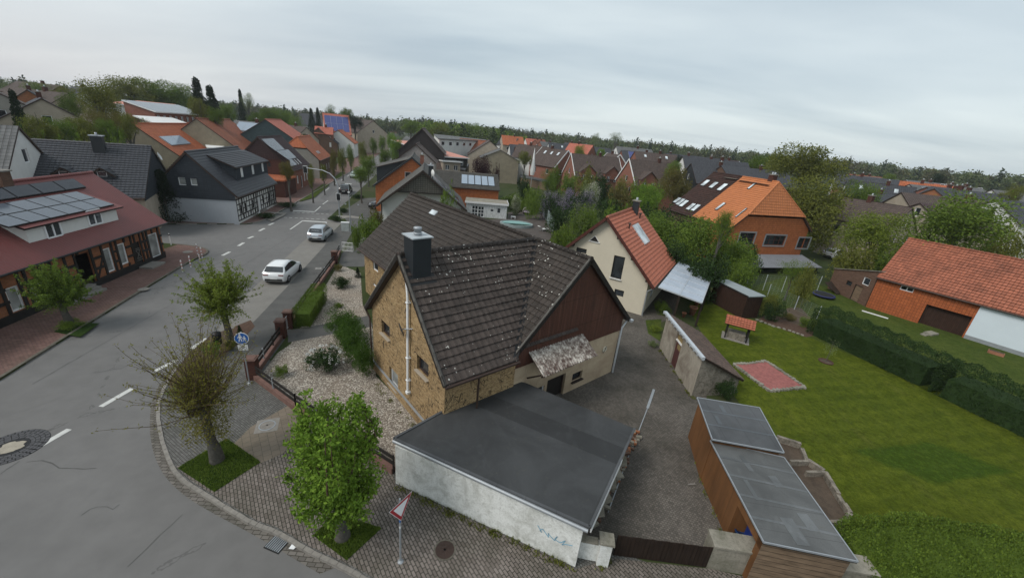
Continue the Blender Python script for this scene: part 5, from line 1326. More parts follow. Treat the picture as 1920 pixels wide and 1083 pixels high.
OH.put(mb, 'roof_walkway', [M['dark_wood']], OH.roof)
OD = House('rear_wing', None, None, aO, azO, xb-.02, 6.6, heO, hrO, M['brick_brown'], M['t_brown'], row=.34, og=.1, oe=.35, root=OH.root, roofname='dark_roof'); OD.skip = {'wB'}; OD.build()
for tl, br in (((1315, 349), (1331, 339)), ((1330, 353), (1347, 343)), ((1346, 358), (1364, 346)), ((1264, 381), (1277, 372)), ((1269, 385), (1284, 374)), ((1275, 388), (1291, 377)), ((1288, 394), (1304, 383)), ((1297, 396), (1313, 385))):
 q0 = OD.rpx('R', tl); q1 = OD.rpx('R', br); xm = (q0[0]+q1[0])/2; OD.rbox('skylight', 'R', xm-.40, xm+.40, min(q0[1], q1[1]), max(q0[1], q1[1]), mat='skylight', frame='black_metal', h=.1, gap=.06)
mb = MB(); p = OD.rpt('R', xb-2.4, .8, .2); q = OD.rpt('R', xb-.1, .8, .2); mb.beam(p, q, .35, .03); OD.put(mb, 'roof_walkway', [M['conc_dirty']], OD.roof)
# grey lean-to roof on posts under the gable
sL = OH.L; y0 = -OH.yw; y1 = OH.yw; mb = MB(); V = Vector((3.2, 0, -.75)).normalized(); zt = OH.wpx('B', (1470, 477))[1]
slab(mb, (OH.x1+.03, y0-.2, zt), (0, 1, 0), V, [(0, 0), (y1-y0+.6, 0), (y1-y0+.6, 3.3), (0, 3.3)], 0, 0, .08, 1)
for i in range(5): y = y0+.2+(y1-y0-.4)*i/4; mb.box(OH.x1+2.9, OH.x1+3.04, y-.07, y+.07, .1, zt-.78, 1)
OH.put(mb, 'lean_to_roof', [sheet_metal('grey_corrugated_roof', (0.19, 0.20, 0.22), .18, .7, (.1, .1, .1), .5), M['dark_wood']])
mb = MB(); mb.box(OH.x1+.02, OH.x1+.12, y0+.5, y1-1, .1, zt-.15); OH.put(mb, 'lean_to_wall', [M['brick_dark']])
# ------------------------------------------------------------------ black roof house with tile-hung open gable
aK = G(793, 321, 7.75); azK = radians(103)
K = House('black_roof_house', 'low dark-tiled house with wide open gable and tile-hung triangle', 'house', aK, azK, 12.2, 5.85, 3.0, 7.75, M['white_render'], M['t_grey'], row=.34, og=1.6, oe=.4)
K.facem = {}; K.win('A', rect=(3.2, 4.4, 1.0, 2.2), mull=2); K.win('A', rect=(6, 7.2, .1, 2.2), mull=1, frame='dark_wood'); K.build()
mb = MB(); zc = 5.15; yc = (7.75-zc)/K.k
mb.face([(.35, yc, zc-.15), (.35, -yc, zc-.15), (.35, 0, 7.55)]); mb.face([(.36, -yc, zc-.15), (.36, yc, zc-.15), (.36, 0, 7.55)], 1)
mb.beam((.35, yc+.2, zc-.2), (.35, -yc-.2, zc-.2), .16, .16, 1)
K.put(mb, 'tile_hung_gable', [shingles('grey_hung_tiles', (0.11, 0.105, 0.09), .3, .26, .03), M['black_wood']])
mb = MB()
for sg in (1, -1): mb.beam((0, 0, K.hr-.04), (0, sg*K.h, K.he-.04), .06, .26); mb.beam((.2, sg*5.2, .1), (.2, sg*5.2, 3.3), .14, .14)
K.put(mb, 'timber_post', [M['dark_wood']])
K.chimney(1.2, -1.0, .6, .6, 8.4, 'anthracite', 'metal_grey')
p = K.rpt('R', .7, 1.0, .55); mb = MB(); MM = Matrix.Translation(p) @ Matrix.Rotation(radians(90), 4, 'X') @ Matrix.Rotation(radians(30), 4, 'Y'); mb.lathe([(0, .0), (.25, .03), (.45, .12)], 16, 0, M=MM); mb.tube([p, p-Vector((0, 0, .6))], .03, 6)
K.put(mb, 'satellite_dish', [M['white']], K.roof)
solar_rows(K, 'R', 1.6, 5.5, 1.6, 6.4, 2, 2, 'solar_grey')
# ------------------------------------------------------------------ orange gable house behind it
aQ = G(772, 295, 8.6)
Q = House('orange_gable_house', 'orange tile-hung gable house with grey roof behind the dark van', 'house', aQ, azK, 11, 5.7, 4.0, 8.6, M['orange_shingle'], M['t_grey'], row=.34, og=.3, oe=.3)
Q.win('A', (759, 322), (771, 334), mull=1, frame='white_pvc'); Q.win('A', rect=(4.2, 5.4, 1.4, 2.6), mull=2)
Q.build(); Q.dormer('L', 1.5, 8.5, 5.3, 6.7, M['t_grey'], M['anthracite'], nwin=0, zback=8.2)
mb = MB()
for sg in (1, -1): mb.beam((0, 0, Q.hr-.04), (0, sg*Q.h, Q.he-.04), .06, .22)
Q.put(mb, 'barge_board', [M['anthracite']], Q.roof)
Q.chimney(2.5, -1.5, .6, .6, 8.9, 'brick_red', 'conc_dirty')
# ------------------------------------------------------------------ solar panel house, white pool annex
aP = G(934, 329, 5.9)
PH = House('solar_house', 'low orange-walled house with grey tiles and five pale solar collectors', 'house', aP, radians(-171), 12.5, 5.7, 3.9, 5.9, M['orange_shingle'], M['t_grey'], row=.34, og=.2, oe=.3)
PH.build()
tlq = PH.rpx('L', (865, 328)); brq = PH.rpx('L', (928, 350))
for i in range(5): x0 = tlq[0]+(brq[0]-tlq[0])*i/5; x1 = tlq[0]+(brq[0]-tlq[0])*(i+1)/5; PH.rbox('solar_collector', 'L', min(x0, x1)+.05, max(x0, x1)-.05, tlq[1], brq[1], mat='solar_lt', frame='black_metal', h=.08)
p0 = G(873, 405, .1); p1 = G(949, 411, .1); d = (p1-p0); Ln = d.length; ang = atan2(d.y, d.x)
root = thing('pool_annex', 'white boarded flat-roofed pool annex in front of the solar house', 'annex', (p0.x, p0.y, .1), ang)
mb = MB(); hs = [(1.0, 1.9, 0.1, 1.8), (4.0, 4.5, 1.05, 1.45), (5.1, 5.65, .9, 1.7), (.9+1.1, 2.9, 0.1, 1.75)]
wall_face(mb, (0, 0), (Ln, 0), 0, [(0, 2.3), (Ln, 2.3)], hs, .08); mb.face([(Ln, 0, 0), (Ln, 4.2, 0), (Ln, 4.2, 2.3), (Ln, 0, 2.3)]); mb.face([(0, 4.2, 0), (0, 0, 0), (0, 0, 2.3), (0, 4.2, 2.3)]); mb.face([(Ln, 4.2, 0), (0, 4.2, 0), (0, 4.2, 2.3), (Ln, 4.2, 2.3)])
mb.build('wall', [M['planks_white']], root)
mb = MB(); mb.box(-.2, Ln+.2, -.25, 4.3, 2.3, 2.44, 0); mb.box(-.22, Ln+.22, -.27, -.2, 2.2, 2.5, 1); mb.box(Ln+.15, Ln+.22, -.2, 4.3, 2.2, 2.5, 1); mb.build('roof', [plain('mossy_gravel_roof', (0.22, 0.20, 0.16), .9, .3, 1.5), M['white']], root)
for i, h in enumerate(hs):
 mb = MB(); w_ = h[1]-h[0]
 for k in range(3 if w_ > .7 else 2): x = h[0]+w_*k/(2 if w_ > .7 else 1); mb.beam((x, .05, h[2]), (x, .05, h[3]), .06, .05, 0, (0, 1, 0))
 for k in range(4 if h[3]-h[2] > 1 else 2): z = h[2]+(h[3]-h[2])*k/(3 if h[3]-h[2] > 1 else 1); mb.beam((h[0], .05, z), (h[1], .05, z), .06, .05, 0, (0, 1, 0))
 mb.face([(h[0], .07, h[2]), (h[1], .07, h[2]), (h[1], .07, h[3]), (h[0], .07, h[3])], 1); mb.build('door' if h[3]-h[2] > 1.2 else 'window', [M['white_pvc'], M['glass']], root)
# pool with cover, deck, fence and furniture
sheet('pool_deck', GP([(880, 412), (952, 410), (952, 398), (1018, 396), (1038, 436), (1030, 450), (940, 446)], .1), .115, plain('dark_deck', (0.075, 0.062, 0.055), .8, .3, 1.0))
p = G(968, 423, .1); root = thing('swimming_pool', 'oval pool with pale rim and turquoise half-covered water', 'pool', (p.x, p.y, .1), .05)
mb = MB()
def oval(r, n=40): return [(r*2.3*cos(2*pi*i/n), r*1.8*sin(2*pi*i/n)) for i in range(n)]
for r0, r1, z0, z1, m_ in ((1.0, 1.12, .42, .42, 0), (1.12, 1.13, .42, 0, 0), (1.0, .99, .42, .25, 0)):
 A_, B_ = oval(r0), oval(r1)
 for i in range(40): j = (i+1) % 40; mb.face([(*A_[i], z0), (*B_[i], z1), (*B_[j], z1), (*A_[j], z0)], m_)
mb.build('rim', [plain('pool_rim', (0.22, 0.26, 0.26), .5)], root)
mb = MB(); mb.face([(x, y, .30) for x, y in oval(.995)]); mb.build('water', [glass_m('pool_water', (0.02, 0.035, 0.03), .1)], root)
mb = MB(); cv = [(x, y) for x, y in oval(.97) if y > -.3+.35*sin(x*1.2)]; mb.prism(cv, .32, .37); mb.build('cover', [plain('turquoise_cover', (0.19, 0.34, 0.32), .5, .15, .8)], root)
f0 = G(1018, 404, .1); f1 = G(1036, 437, .1); c = f0; d = f1-f0; Ln = d.length
root = thing('pool_screen', 'tall grey-green screen fence beside the pool', 'fence', (c.x, c.y, .1), atan2(d.y, d.x))
for i in range(6):
 mb = MB(); mb.box(i*Ln/6+.03, (i+1)*Ln/6-.03, -.02, .02, .05, 2.1); mb.build('panel', [plain('grey_green_panel', (0.15, 0.19, 0.18), .7)], root)
for i in range(7): mb = MB(); mb.box(i*Ln/6-.03, i*Ln/6+.03, -.035, .035, 0, 2.2); mb.build('post', [M['zinc_lt']], root)
def lounger(px, rz, lab):
 p = G(*px, .115); r = thing('sun_lounger', lab, 'lounger', (p.x, p.y, .115), rz)
 mb = MB(); mb.box(-.3, .3, -.9, .35, .28, .36); MM = Matrix.Translation((0, .35, .3)) @ Matrix.Rotation(radians(40), 4, 'X'); mb.box(-.3, .3, 0, .7, 0, .08, 0, MM); mb.build('cushion', [M['white']], r)
 for x in (-.26, .26):
  for y in (-.8, .3): mb = MB(); mb.box(x-.03, x+.03, y-.03, y+.03, 0, .28); mb.build('leg', [M['metal_grey']], r)
lounger((1018, 433), 2.2, 'white sun lounger beside the covered pool')
p = G(990, 401, .115); r = thing('daybed', 'round rattan daybed with mauve cushions beyond the pool', 'daybed', (p.x, p.y, .115), .3)
mb = MB(); mb.lathe([(0, .05), (.95, .05), (1.0, .3), (.95, .35), (0, .35)], 24); mb.build('base', [M['dark_wood']], r)
mb = MB(); mb.lathe([(0, .42), (.8, .42), (.9, .36)], 20); [mb.box(-.2+i*.35, .1+i*.35, .2, .5, .42, .6) for i in range(-1, 2)]; mb.build('cushion', [plain('mauve_cloth', (0.24, 0.20, 0.24), .9)], r)
mb = MB()
for k in range(5):
 a0 = radians(20+k*12); mb.tube([(1.0*cos(t), .2+.8*sin(t)*cos(a0), .35+.9*sin(t)*sin(a0)) for t in [pi*i/10 for i in range(11)]], .02, 5)
mb.build('canopy_hoop', [plain('pale_cane', (.4, .37, .34), .8)], r)
p = G(969, 402, .115); r = thing('basket_chair', 'dark round basket chair with pale cushion beyond the pool', 'chair', (p.x, p.y, .115))
mb = MB(); mb.lathe([(0, .3), (.3, .2), (.55, .45), (.6, .75), (.56, .75), (.5, .45), (.25, .3), (0, .33)], 18); mb.lathe([(.3, 0), (.05, .2)], 10); mb.build('shell', [M['dark_wood']], r)
mb = MB(); mb.lathe([(0, .45), (.3, .42), (.35, .35), (0, .33)], 14); mb.build('cushion', [M['cream']], r)
p = G(962, 410, .115); r = thing('pool_table', 'small white box table between pool and basket chair', 'table', (p.x, p.y, .115))
mb = MB(); mb.box(-.4, .4, -.3, .3, .3, .4); mb.build('table_top', [M['white']], r)
for x in (-.32, .32): mb = MB(); mb.box(x-.05, x+.05, -.25, .25, 0, .3); mb.build('leg', [M['white']], r)
p = G(901, 404, .115); r = thing('play_house', 'little blue-roofed children climbing tower before the annex', 'play tower', (p.x, p.y, .115), .1)
mb = MB(); mb.box(-.55, .55, -.45, .45, 1.35, 1.42); MM = Matrix.Translation((0, 0, 1.4)); mb.prism([(-.6, -.5), (.6, -.5), (.6, .5), (-.6, .5)], 1.42, 1.5); mb.face([(-.6, -.5, 1.5), (.6, -.5, 1.5), (0, 0, 1.85)]); mb.face([(.6, -.5, 1.5), (.6, .5, 1.5), (0, 0, 1.85)]); mb.face([(.6, .5, 1.5), (-.6, .5, 1.5), (0, 0, 1.85)]); mb.face([(-.6, .5, 1.5), (-.6, -.5, 1.5), (0, 0, 1.85)]); mb.build('roof', [plain('bright_blue', (0.03, 0.13, 0.42), .6)], r)
for x in (-.5, .5):
 for y in (-.4, .4): mb = MB(); mb.box(x-.05, x+.05, y-.05, y+.05, 0, 1.35); mb.build('post', [M['dark_wood']], r)
mb = MB(); mb.box(-.55, .55, -.45, .45, .55, .62); mb.build('platform', [M['dark_wood']], r)
# ------------------------------------------------------------------ red-roofed half-timbered hall, left foreground
aH, azH, LH, wh = fitA((172.9, 323.3), (0, 343), (312.5, 416.4), 7.03, 3.2)
H = House('half_timbered_hall', 'half-timbered brick hall with red sheet roof, white dormer and black solar panels', 'hall', aH, azH, 30, 4.8, 3.2, 7.03, M['brick_orange'], M['corr_red'], og=.3, oe=.55, trim=M['black_metal'])
H.win('L', (275.3, 441), (304, 478), mull=1, pane='glass_lt', fw=.1)
H.win('L', (218, 459), (243, 492), mull=1, pane='glass_lt', fw=.1); H.win('L', (191, 468), (218, 506), mull=1, pane='glass_lt', fw=.1)
H.win('L', (53, 531), (90, 560), mull=1, pane='glass_lt', fw=.1); H.win('L', (8, 542), (50, 576), mull=1, pane='glass_lt', fw=.1)
H.win('L', (139, 480), (186, 538), frame='black_wood', pane='black_wood', kind='porch', depth=1.2)
H.win('L', (247, 456), (272, 495), frame='black_wood', pane='black_wood', kind='door', depth=.1)
for i in range(3): H.win('L', rect=(1.6+i*2.1, 2.7+i*2.1, .8, 2.3), mull=1, fw=.1, pane='glass_lt')
for k in range(4): pass
H.build()
LLH = H.x1-H.x0
H.timbers('L', [.55, 1.35, 2.1, H.prof('L')[0][1]-.12], sp=1.0, wd=.17, seed=3)
H.timbers('A', [.55, 1.6, 2.8, 3.9], sp=1.1, wd=.17, seed=4) if False else None
mb = MB(); y = H.yw
mb.box(H.x0, H.x1, y+.003, y+.035, 0, .5); H.put(mb, 'plinth', [plain('black_plinth', (0.014, .013, .013), .7)])
# sandglass emblem on the black door
s0 = [w_ for w_ in H.wins if w_[2].get('kind') == 'door'][0][1]; (ax_, ay_), (bx_, by_) = H.face('L')
E_ = lambda q, z: Vector((ax_-q, ay_+.012, z)); sm = (s0[0]+s0[1])/2; zm = (s0[2]+s0[3])/2; mb = MB(); hx = .22; hz = .34
for p, q in (((-hx, hz), (hx, hz)), ((-hx, -hz), (hx, -hz)), ((-hx, hz), (hx, -hz)), ((hx, hz), (-hx, -hz)), ((-hx*1.3, -hz*1.45), (hx*1.3, -hz*1.45)), ((-hx, hz*1.35), (hx, hz*1.35))): mb.beam(E_(sm+p[0], zm+p[1]), E_(sm+q[0], zm+q[1]), .03, .012, 0, (0, 1, 0))
H.put(mb, 'emblem', [M['kerb']])
def roofslab_px(h, side, pts): return [h.rpx(side, p) for p in pts]
d0 = H.rpx('L', (61.5, 459)); d1 = H.rpx('L', (217.8, 409)); yfr = (d0[1]+d1[1])/2*H.cp
pt = lray(H, (213, 386), 1, yfr); ztp = pt.z
xs = sorted((d0[0], d1[0]))
qb = H.rpx('L', (127, 362)); zbk = H.hr-qb[1]*H.sp
H.dormer('L', xs[0], xs[1], yfr, ztp, M['corr_red'], M['white_render'], nwin=0, over=.35, zback=zbk, th=.12)
dr = [o for o in H.root.children if o.name.startswith('dormer')][-1]
for px0, px1 in (((79, 417), (117, 441)), ((160, 396), (192, 418))):
 a_ = lray(H, px0, 1, yfr); b_ = lray(H, px1, 1, yfr); mb = MB(); x0_, x1_ = sorted((a_.x, b_.x)); z0_, z1_ = sorted((a_.z, b_.z)); z0_ += .05; y = yfr+.03
 for p, q in (((x0_, z0_), (x1_, z0_)), ((x0_, z1_), (x1_, z1_)), ((x0_, z0_), (x0_, z1_)), ((x1_, z0_), (x1_, z1_)), (((x0_+x1_)/2, z0_), ((x0_+x1_)/2, z1_))): mb.beam((p[0], y, p[1]), (q[0], y, q[1]), .09, .07, 0, (0, 1, 0))
 mb.face([(x1_, y-.01, z0_), (x0_, y-.01, z0_), (x0_, y-.01, z1_), (x1_, y-.01, z1_)], 1); H.put(mb, 'window', [M['white_pvc'], M['glass']], dr)
# solar panels: black row near the ridge, grey double row on the dormer roof
q0 = H.rpx('L', (137, 337)); q1 = H.rpx('L', (160, 353)); xa = q1[0]-.1
for i in range(8): H.rbox('solar_panel', 'L', xa+.1+i*1.75, xa+.1+i*1.75+1.70, q0[1], q1[1], mat='solar_dark', frame='black_metal', h=.05, lift=.1)
zb = zbk; yb = (H.hr-zb)/H.k; dv = Vector((0, yfr-yb, ztp-zb)); l = dv.length; dv.normalize(); N_ = Vector((0, -dv.z, dv.y))
for i in range(6):
 for j in range(2):
  mb = MB(); x0_ = xs[0]+.1+i*1.3; x1_ = x0_+1.26; v0_ = .15+j*(l-.1)/2; v1_ = v0_+(l-.1)/2-.04
  def PP(x, v, o): return Vector((x, yb, zb))+dv*v+N_*o
  vs = [PP(x, v, o) for o in (.04, .13) for x, v in ((x0_, v0_), (x1_, v0_), (x1_, v1_), (x0_, v1_))]
  mb.mesh(vs, [(3, 2, 1, 0), (4, 5, 6, 7), (0, 1, 5, 4), (1, 2, 6, 5), (2, 3, 7, 6), (3, 0, 4, 7)], 0)
  vs = [PP(x, v, .134) for x, v in ((x0_+.03, v0_+.03), (x1_-.03, v0_+.03), (x1_-.03, v1_-.03), (x0_+.03, v1_-.03))]; mb.face(vs, 1)
  H.put(mb, 'solar_panel', [M['black_metal'], M['solar_grey']], dr)
# doorsteps
for px, w_, n in (((160, 558), 1.5, 3), ((277, 498), .8, 1)):
 o, d = H.rayl(px); t = (.1-o.z)/d.z; p = o+d*t; mb = MB()
 for k in range(n): mb.box(p.x-w_, p.x+w_, H.yw-.4, H.yw+1.0-.3*k, .05+.0*k, .25+.15*k)
 H.put(mb, 'doorstep', [M['kerb']])
c0 = H.rpx('L', (4, 345)); H.chimney(c0[0], 0.1, .7, .7, H.hr+.75, 'brick_brown', 'kerb')
# ------------------------------------------------------------------ long anthracite house behind the hall
aL2 = G(284, 275, 8.3)
L2 = House('anthracite_house', 'long anthracite-tiled house with slate gable, chimney and two small peaked dormers', 'house', aL2, radians(-149), 15, 6.8, 3.9, 8.3, M['beige_render'], M['t_dark'], row=.36, og=.15, oe=.3)
L2.build(); L2.clad('A', 3.6, M['slate_cladding'], .05, 'slate_gable')
def vis(h, px):  # side of the roof seen from the camera
 o = h.Mi @ Vector((0, 0, CAMH)); return 'L' if o.y > 0 else 'R'
sd_ = vis(L2, 0); c0 = L2.rpx(sd_, (188, 283)); L2.chimney(c0[0], (1 if sd_ == 'L' else -1)*c0[1]*L2.cp, .9, .7, 9.1, 'anthracite', 'metal_grey')
for px in ((195, 325), (125, 325)):
 q = L2.rpx(sd_, px); L2.dormer(sd_, q[0]-.9, q[0]+.9, q[1]*L2.cp+.6, L2.hr-(q[1]*L2.cp+.6)*L2.k+.25, M['t_dark'], M['anthracite'], nwin=1, gabled=.8, win=.7, winh=.5, zsill=L2.hr-(q[1]*L2.cp+.6)*L2.k+.15, row=.36)
s0, z0 = L2.wpx('A', (292, 293)); x = L2.x0-.25; y = L2.yw-s0; MM = Matrix.Translation((x, y, z0)) @ Matrix.Rotation(radians(-70), 4, 'Y'); mb = MB(); mb.lathe([(0, 0), (.25, .03), (.45, .12)], 20, 0, M=MM); mb.tube([(x, y, z0), (L2.x0, y, z0-.1)], .03, 6)
L2.put(mb, 'satellite_dish', [M['white']])
# ------------------------------------------------------------------ slate house with white half-timbering
a3, az3, L3_, w3_ = fitA((346, 285), (445, 275), (445, 370), 8.0, 3.3)
S3 = House('slate_house', 'anthracite-tiled house with slate gable and white half-timbered street side', 'house', a3, az3, L3_, 4.6, 3.3, 8.0, M['white_render'], M['t_dark'], row=.36, og=.2, oe=.35)
S3.facem = {'A': M['grey_render']}
S3.win('A', (333, 332), (350, 347.5), mull=1, frame='white_pvc', pane='glass_lt'); S3.win('A', (356, 334), (371, 348), mull=1, frame='white_pvc', pane='glass_lt')
for t in (.07, .17, .34, .60, .78, .90): S3.win('R', rect=(L3_*t, L3_*t+.65, 1.1, 2.2), mull=2, frame='black_wood', pane='glass')
S3.win('R', rect=(L3_*.46, L3_*.46+1.0, .2, 2.3), mull=1, frame='white_pvc', pane='white', kind='door')
S3.build(); S3.clad('A', 2.9, M['slate_cladding'], .06, 'slate_gable')
S3.timbers('R', [.45, 1.05, 1.7, 2.35, 2.95], sp=.75, wd=.11, seed=7)
q0 = S3.rpx('R', (449, 346)); q1 = S3.rpx('R', (489, 325))
S3.dormer('R', q0[0]+.2, q1[0]+2.3, q0[1]*S3.cp*.92, S3.hr-q0[1]*S3.cp*S3.k*.92+1.75, M['t_dark'], M['slate_cladding'], nwin=3, win=.75, zback=7.55, row=.36, pane='white')
p = G(485, 394, .1); mb = MB()
# ------------------------------------------------------------------ houses along the street, left side
a4, az4, L4_, w4_ = fitA((482, 257), (522, 255), (548, 321), 8.9, 3.8)
S4 = House('plum_house', 'plum-brown tiled house with dark red brick and grey solar panels by the street', 'house', a4, az4, 11.5, 4.95, 3.8, 8.9, M['brick_dark'], M['t_purple'], row=.36, og=.2, oe=.3)
S4.facem = {'R': M['brick_red']}
for t in (.12, .25, .62, .76): S4.win('R', rect=(11.5*t, 11.5*t+.8, 1.2, 2.6), mull=2, frame='white_pvc', pane='glass_lt')
S4.win('R', rect=(5, 6, .2, 2.3), mull=1, pane='black_wood', kind='door'); S4.win('A', (501, 303), (508, 313), mull=1, frame='dark_wood')
S4.build(); S4.clad('A', 5.5, shingles('plum_hung_tiles', (0.055, 0.033, 0.034), .3, .3), .06, 'tile_hung_gable')
solar_rows(S4, 'R', .6, 6.0, .5, 3.0, 3, 1, 'solar_grey'); solar_rows(S4, 'R', 1.0, 7.6, 3.05, 5.0, 3, 1, 'solar_grey'); solar_rows(S4, 'R', 1.2, 4.6, 5.05, 6.3, 2, 1, 'solar_grey')
for x in (5.4, 7.0): S4.rbox('skylight', 'R', x, x+.3, 5.2, 6.3, mat='white', frame='metal_grey', h=.08)
a5, az5, L5_, w5_ = fitA((553, 257), (582, 252), (597, 301), 8.5, 4.0)
S5 = House('orange_hip_house', 'orange-roofed house with half-hipped end behind the plum house', 'house', a5, radians(106), 15, 4.6, 4.0, 8.5, M['brick_brown'], M['t_orangef'], og=.15, oe=.3, hipA=(1.6, 6.4))
S5.facem = {'A': M['grey_block']}
for t in (.15, .32, .6, .8): S5.win('R', rect=(15*t, 15*t+.9, 1.2, 2.6), mull=2)
S5.build()
for x in (4.5, 6.2): S5.rbox('skylight', 'R', x, x+.5, 4.2, 4.9, mat='skylight', frame='metal_grey')
S6 = House('brown_gable_house', 'brown brick gable house with dark roof and thermal collectors', 'house', G(596, 240, 9.4), radians(106), 13, 6.0, 4.8, 9.4, M['brick_brown'], M['t_darkf'], og=.15, oe=.3)
S6.win('A', rect=(9.0, 9.6, 3.5, 5.0), mull=1, pane='white'); S6.win('R', rect=(5, 6, 2, 3.4), mull=2); S6.build()
S6.dormer('R', 7.2, 12.0, 4.6, 7.0, M['t_darkf'], M['white_render'], nwin=2); solar_rows(S6, 'R', 5.5, 11.5, 1.2, 4.6, 3, 1, 'solar_lt')
def row_house(px, hr, he, half, L, wall, roof, label, nm='row_house', az=106, solar=None, group='houses along the far street', wmat='white_pvc', dormer=False, wn=3):
 h = House(nm, label, 'house', G(*px, hr), radians(az), L, half, he, hr, M[wall], M[roof], og=.15, oe=.3, group=group)
 for k in range(wn):
  h.win('R', rect=(L*(k+.35)/wn, L*(k+.35)/wn+.9, 1.2, 2.5), mull=1, pane='glass')
  if he > 5: h.win('R', rect=(L*(k+.35)/wn, L*(k+.35)/wn+.9, 3.8, 5.0), mull=1, pane='glass')
 h.win('A', rect=(half*.6, half*.6+.9, he+.2, he+1.4), mull=1)
 h.build()
 if solar: solar_rows(h, 'R', .8, L-1.5, .8, 3.4, 3, 1, solar)
 if dormer: h.dormer('R', L*.3, L*.65, half*.75, he+2.6, M[roof], M['white_render'], nwin=2)
 return h
row_house((633, 244), 9.2, 5.0, 5.6, 13, 'white_render', 't_orangef', 'orange-roofed white house next to the collector roof')
row_house((652, 237), 9.6, 5.5, 5.6, 11, 'brick_brown', 't_greyf', 'brown brick gable house with grey roof on the street bend', solar='solar_grey')
row_house((672, 241), 9.2, 5.2, 5.0, 9, 'white_render', 't_greyf', 'narrow white house with grey roof beyond the brown gable')
row_house((684, 239), 9.6, 5.5, 5.6, 14, 'brick_orange', 't_redf', 'salmon red roof house beyond the narrow white house', dormer=True)
row_house((698, 240), 9.6, 5.5, 5.4, 12, 'white_render', 't_redf', 'white house with red roof and pale skylight strips', solar='solar_lt')
row_house((714, 242), 9.4, 5.5, 5.4, 12, 'white_render', 't_brownf', 'far white house with brown roof where the street disappears', solar='solar_lt')
row_house((738, 236), 10.6, 6, 5.6, 14, 'brick_orange', 't_rustf', 'tall rust-roofed house at the end of the street trees')
# ------------------------------------------------------------------ vegetation kit
def unit(rnd):
 while True:
  v = Vector((rnd.uniform(-1, 1), rnd.uniform(-1, 1), rnd.uniform(-1, 1)))
  if .05 < v.length < 1: return v.normalized()
def add_leaf(V, F, p, s, rnd, d=None, curl=.25):
 """one leaf: two triangles folded along the mid rib"""
 a = unit(rnd) if d is None else (d+unit(rnd)*.6).normalized()
 b = a.cross(unit(rnd)); b = b.normalized() if b.length > 1e-3 else a.orthogonal().normalized(); n = a.cross(b)
 i = len(V); w_ = s*rnd.uniform(.45, .65)
 V += [p, p+a*s*.5+b*w_*.5+n*s*curl*rnd.uniform(0, 1), p+a*s, p+a*s*.5-b*w_*.5+n*s*curl*rnd.uniform(0, 1)]
 F.append((i, i+1, i+2, i+3))
_crowns = {}
def crown_mesh(key, n, lobes, leaf, seed, squash=1.0, shell=.5, style='round', gap=0.0):
 """unit crown, radius 1, resting on z = 0..2*squash: many small leaf faces in clumps"""
 if key in _crowns: return _crowns[key]
 rnd = random.Random(seed); V = []; F = []
 clumps = []
 for i in range(lobes):
  if style == 'cone':
   z = rnd.random()**1.2; r = (1-z)*.85; a = rnd.uniform(0, 2*pi); rr = r*math.sqrt(rnd.uniform(.2, 1)); clumps.append((Vector((rr*cos(a), rr*sin(a), z*2*squash)), .16+.14*(1-z)))
  elif style == 'box':
   clumps.append((Vector((rnd.uniform(-.95, .95), rnd.uniform(-.95, .95), rnd.uniform(.05, 2)*squash)), .2))
  else:
   u_ = unit(rnd); r = rnd.uniform(.35, .86) if rnd.random() > .25 else rnd.uniform(0, .4)
   zz = u_.z*r; prof_ = 1.0 if style == 'round' else (1.15-.45*(zz+1)/2)
   clumps.append((Vector((u_.x*r*prof_, u_.y*r*prof_, (zz+1)*squash)), rnd.uniform(.16, .34)))
 for i in range(n):
  c, r = clumps[int(rnd.random()*len(clumps))]
  u_ = unit(rnd); p = c+u_*r*(rnd.random()**.4)
  if gap and rnd.random() < gap: p = c+u_*r*1.35
  if p.z < 0.02: p.z = rnd.uniform(.02, .15)
  add_leaf(V, F, p, leaf*rnd.uniform(.7, 1.3), rnd, u_)
 me = bpy.data.meshes.new('crown_'+key); me.from_pydata([tuple(v) for v in V], [], F); me.update()
 _crowns[key] = me; return me
_var = {}
def crown_var(key, mat):
 k = (key, mat)
 if k not in _var:
  m = _crowns[key].copy(); m.materials.clear(); m.materials.append(M[mat]); _var[k] = m
 return _var[k]
crown_mesh('bush', 4200, 40, .080, 1, .75)
crown_mesh('bush2', 3600, 30, .085, 2, .6, gap=.1)
crown_mesh('tree', 12000, 70, .056, 3, 1.0, gap=.06)
crown_mesh('tree2', 10000, 48, .058, 4, .9, gap=.10)
crown_mesh('tree3', 12000, 80, .055, 5, 1.15, style='egg', gap=.07)
crown_mesh('airy', 5200, 40, .048, 6, 1.1, gap=.35)
crown_mesh('conifer', 8000, 120, .075, 7, 1.3, style='cone')
crown_mesh('grassy', 420, 26, .16, 8, .35, gap=.3)
_trunkm = {}
def trunk_mesh(seed):
 if seed in _trunkm: return _trunkm[seed]
 rnd = random.Random(seed); mb = MB(); mb.tube([(0, 0, 0), (.01, .02, .25), (0, 0, .55), (.02, -.01, 1.0)], [.085, .06, .05, .035], 8)
 for k in range(7):
  a = k*.9+rnd.random(); z = rnd.uniform(.45, .8); r = rnd.uniform(.25, .42)
  mb.tube([(0, 0, z), (r*.4*cos(a), r*.4*sin(a), z+.14), (r*cos(a), r*sin(a), z+rnd.uniform(.25, .45))], [.03, .018, .006], 5, cap=False)
 o = mb.build('trunk', M['bark']); me = o.data; bpy.data.objects.remove(o); _trunkm[seed] = me; return me
_n = 0
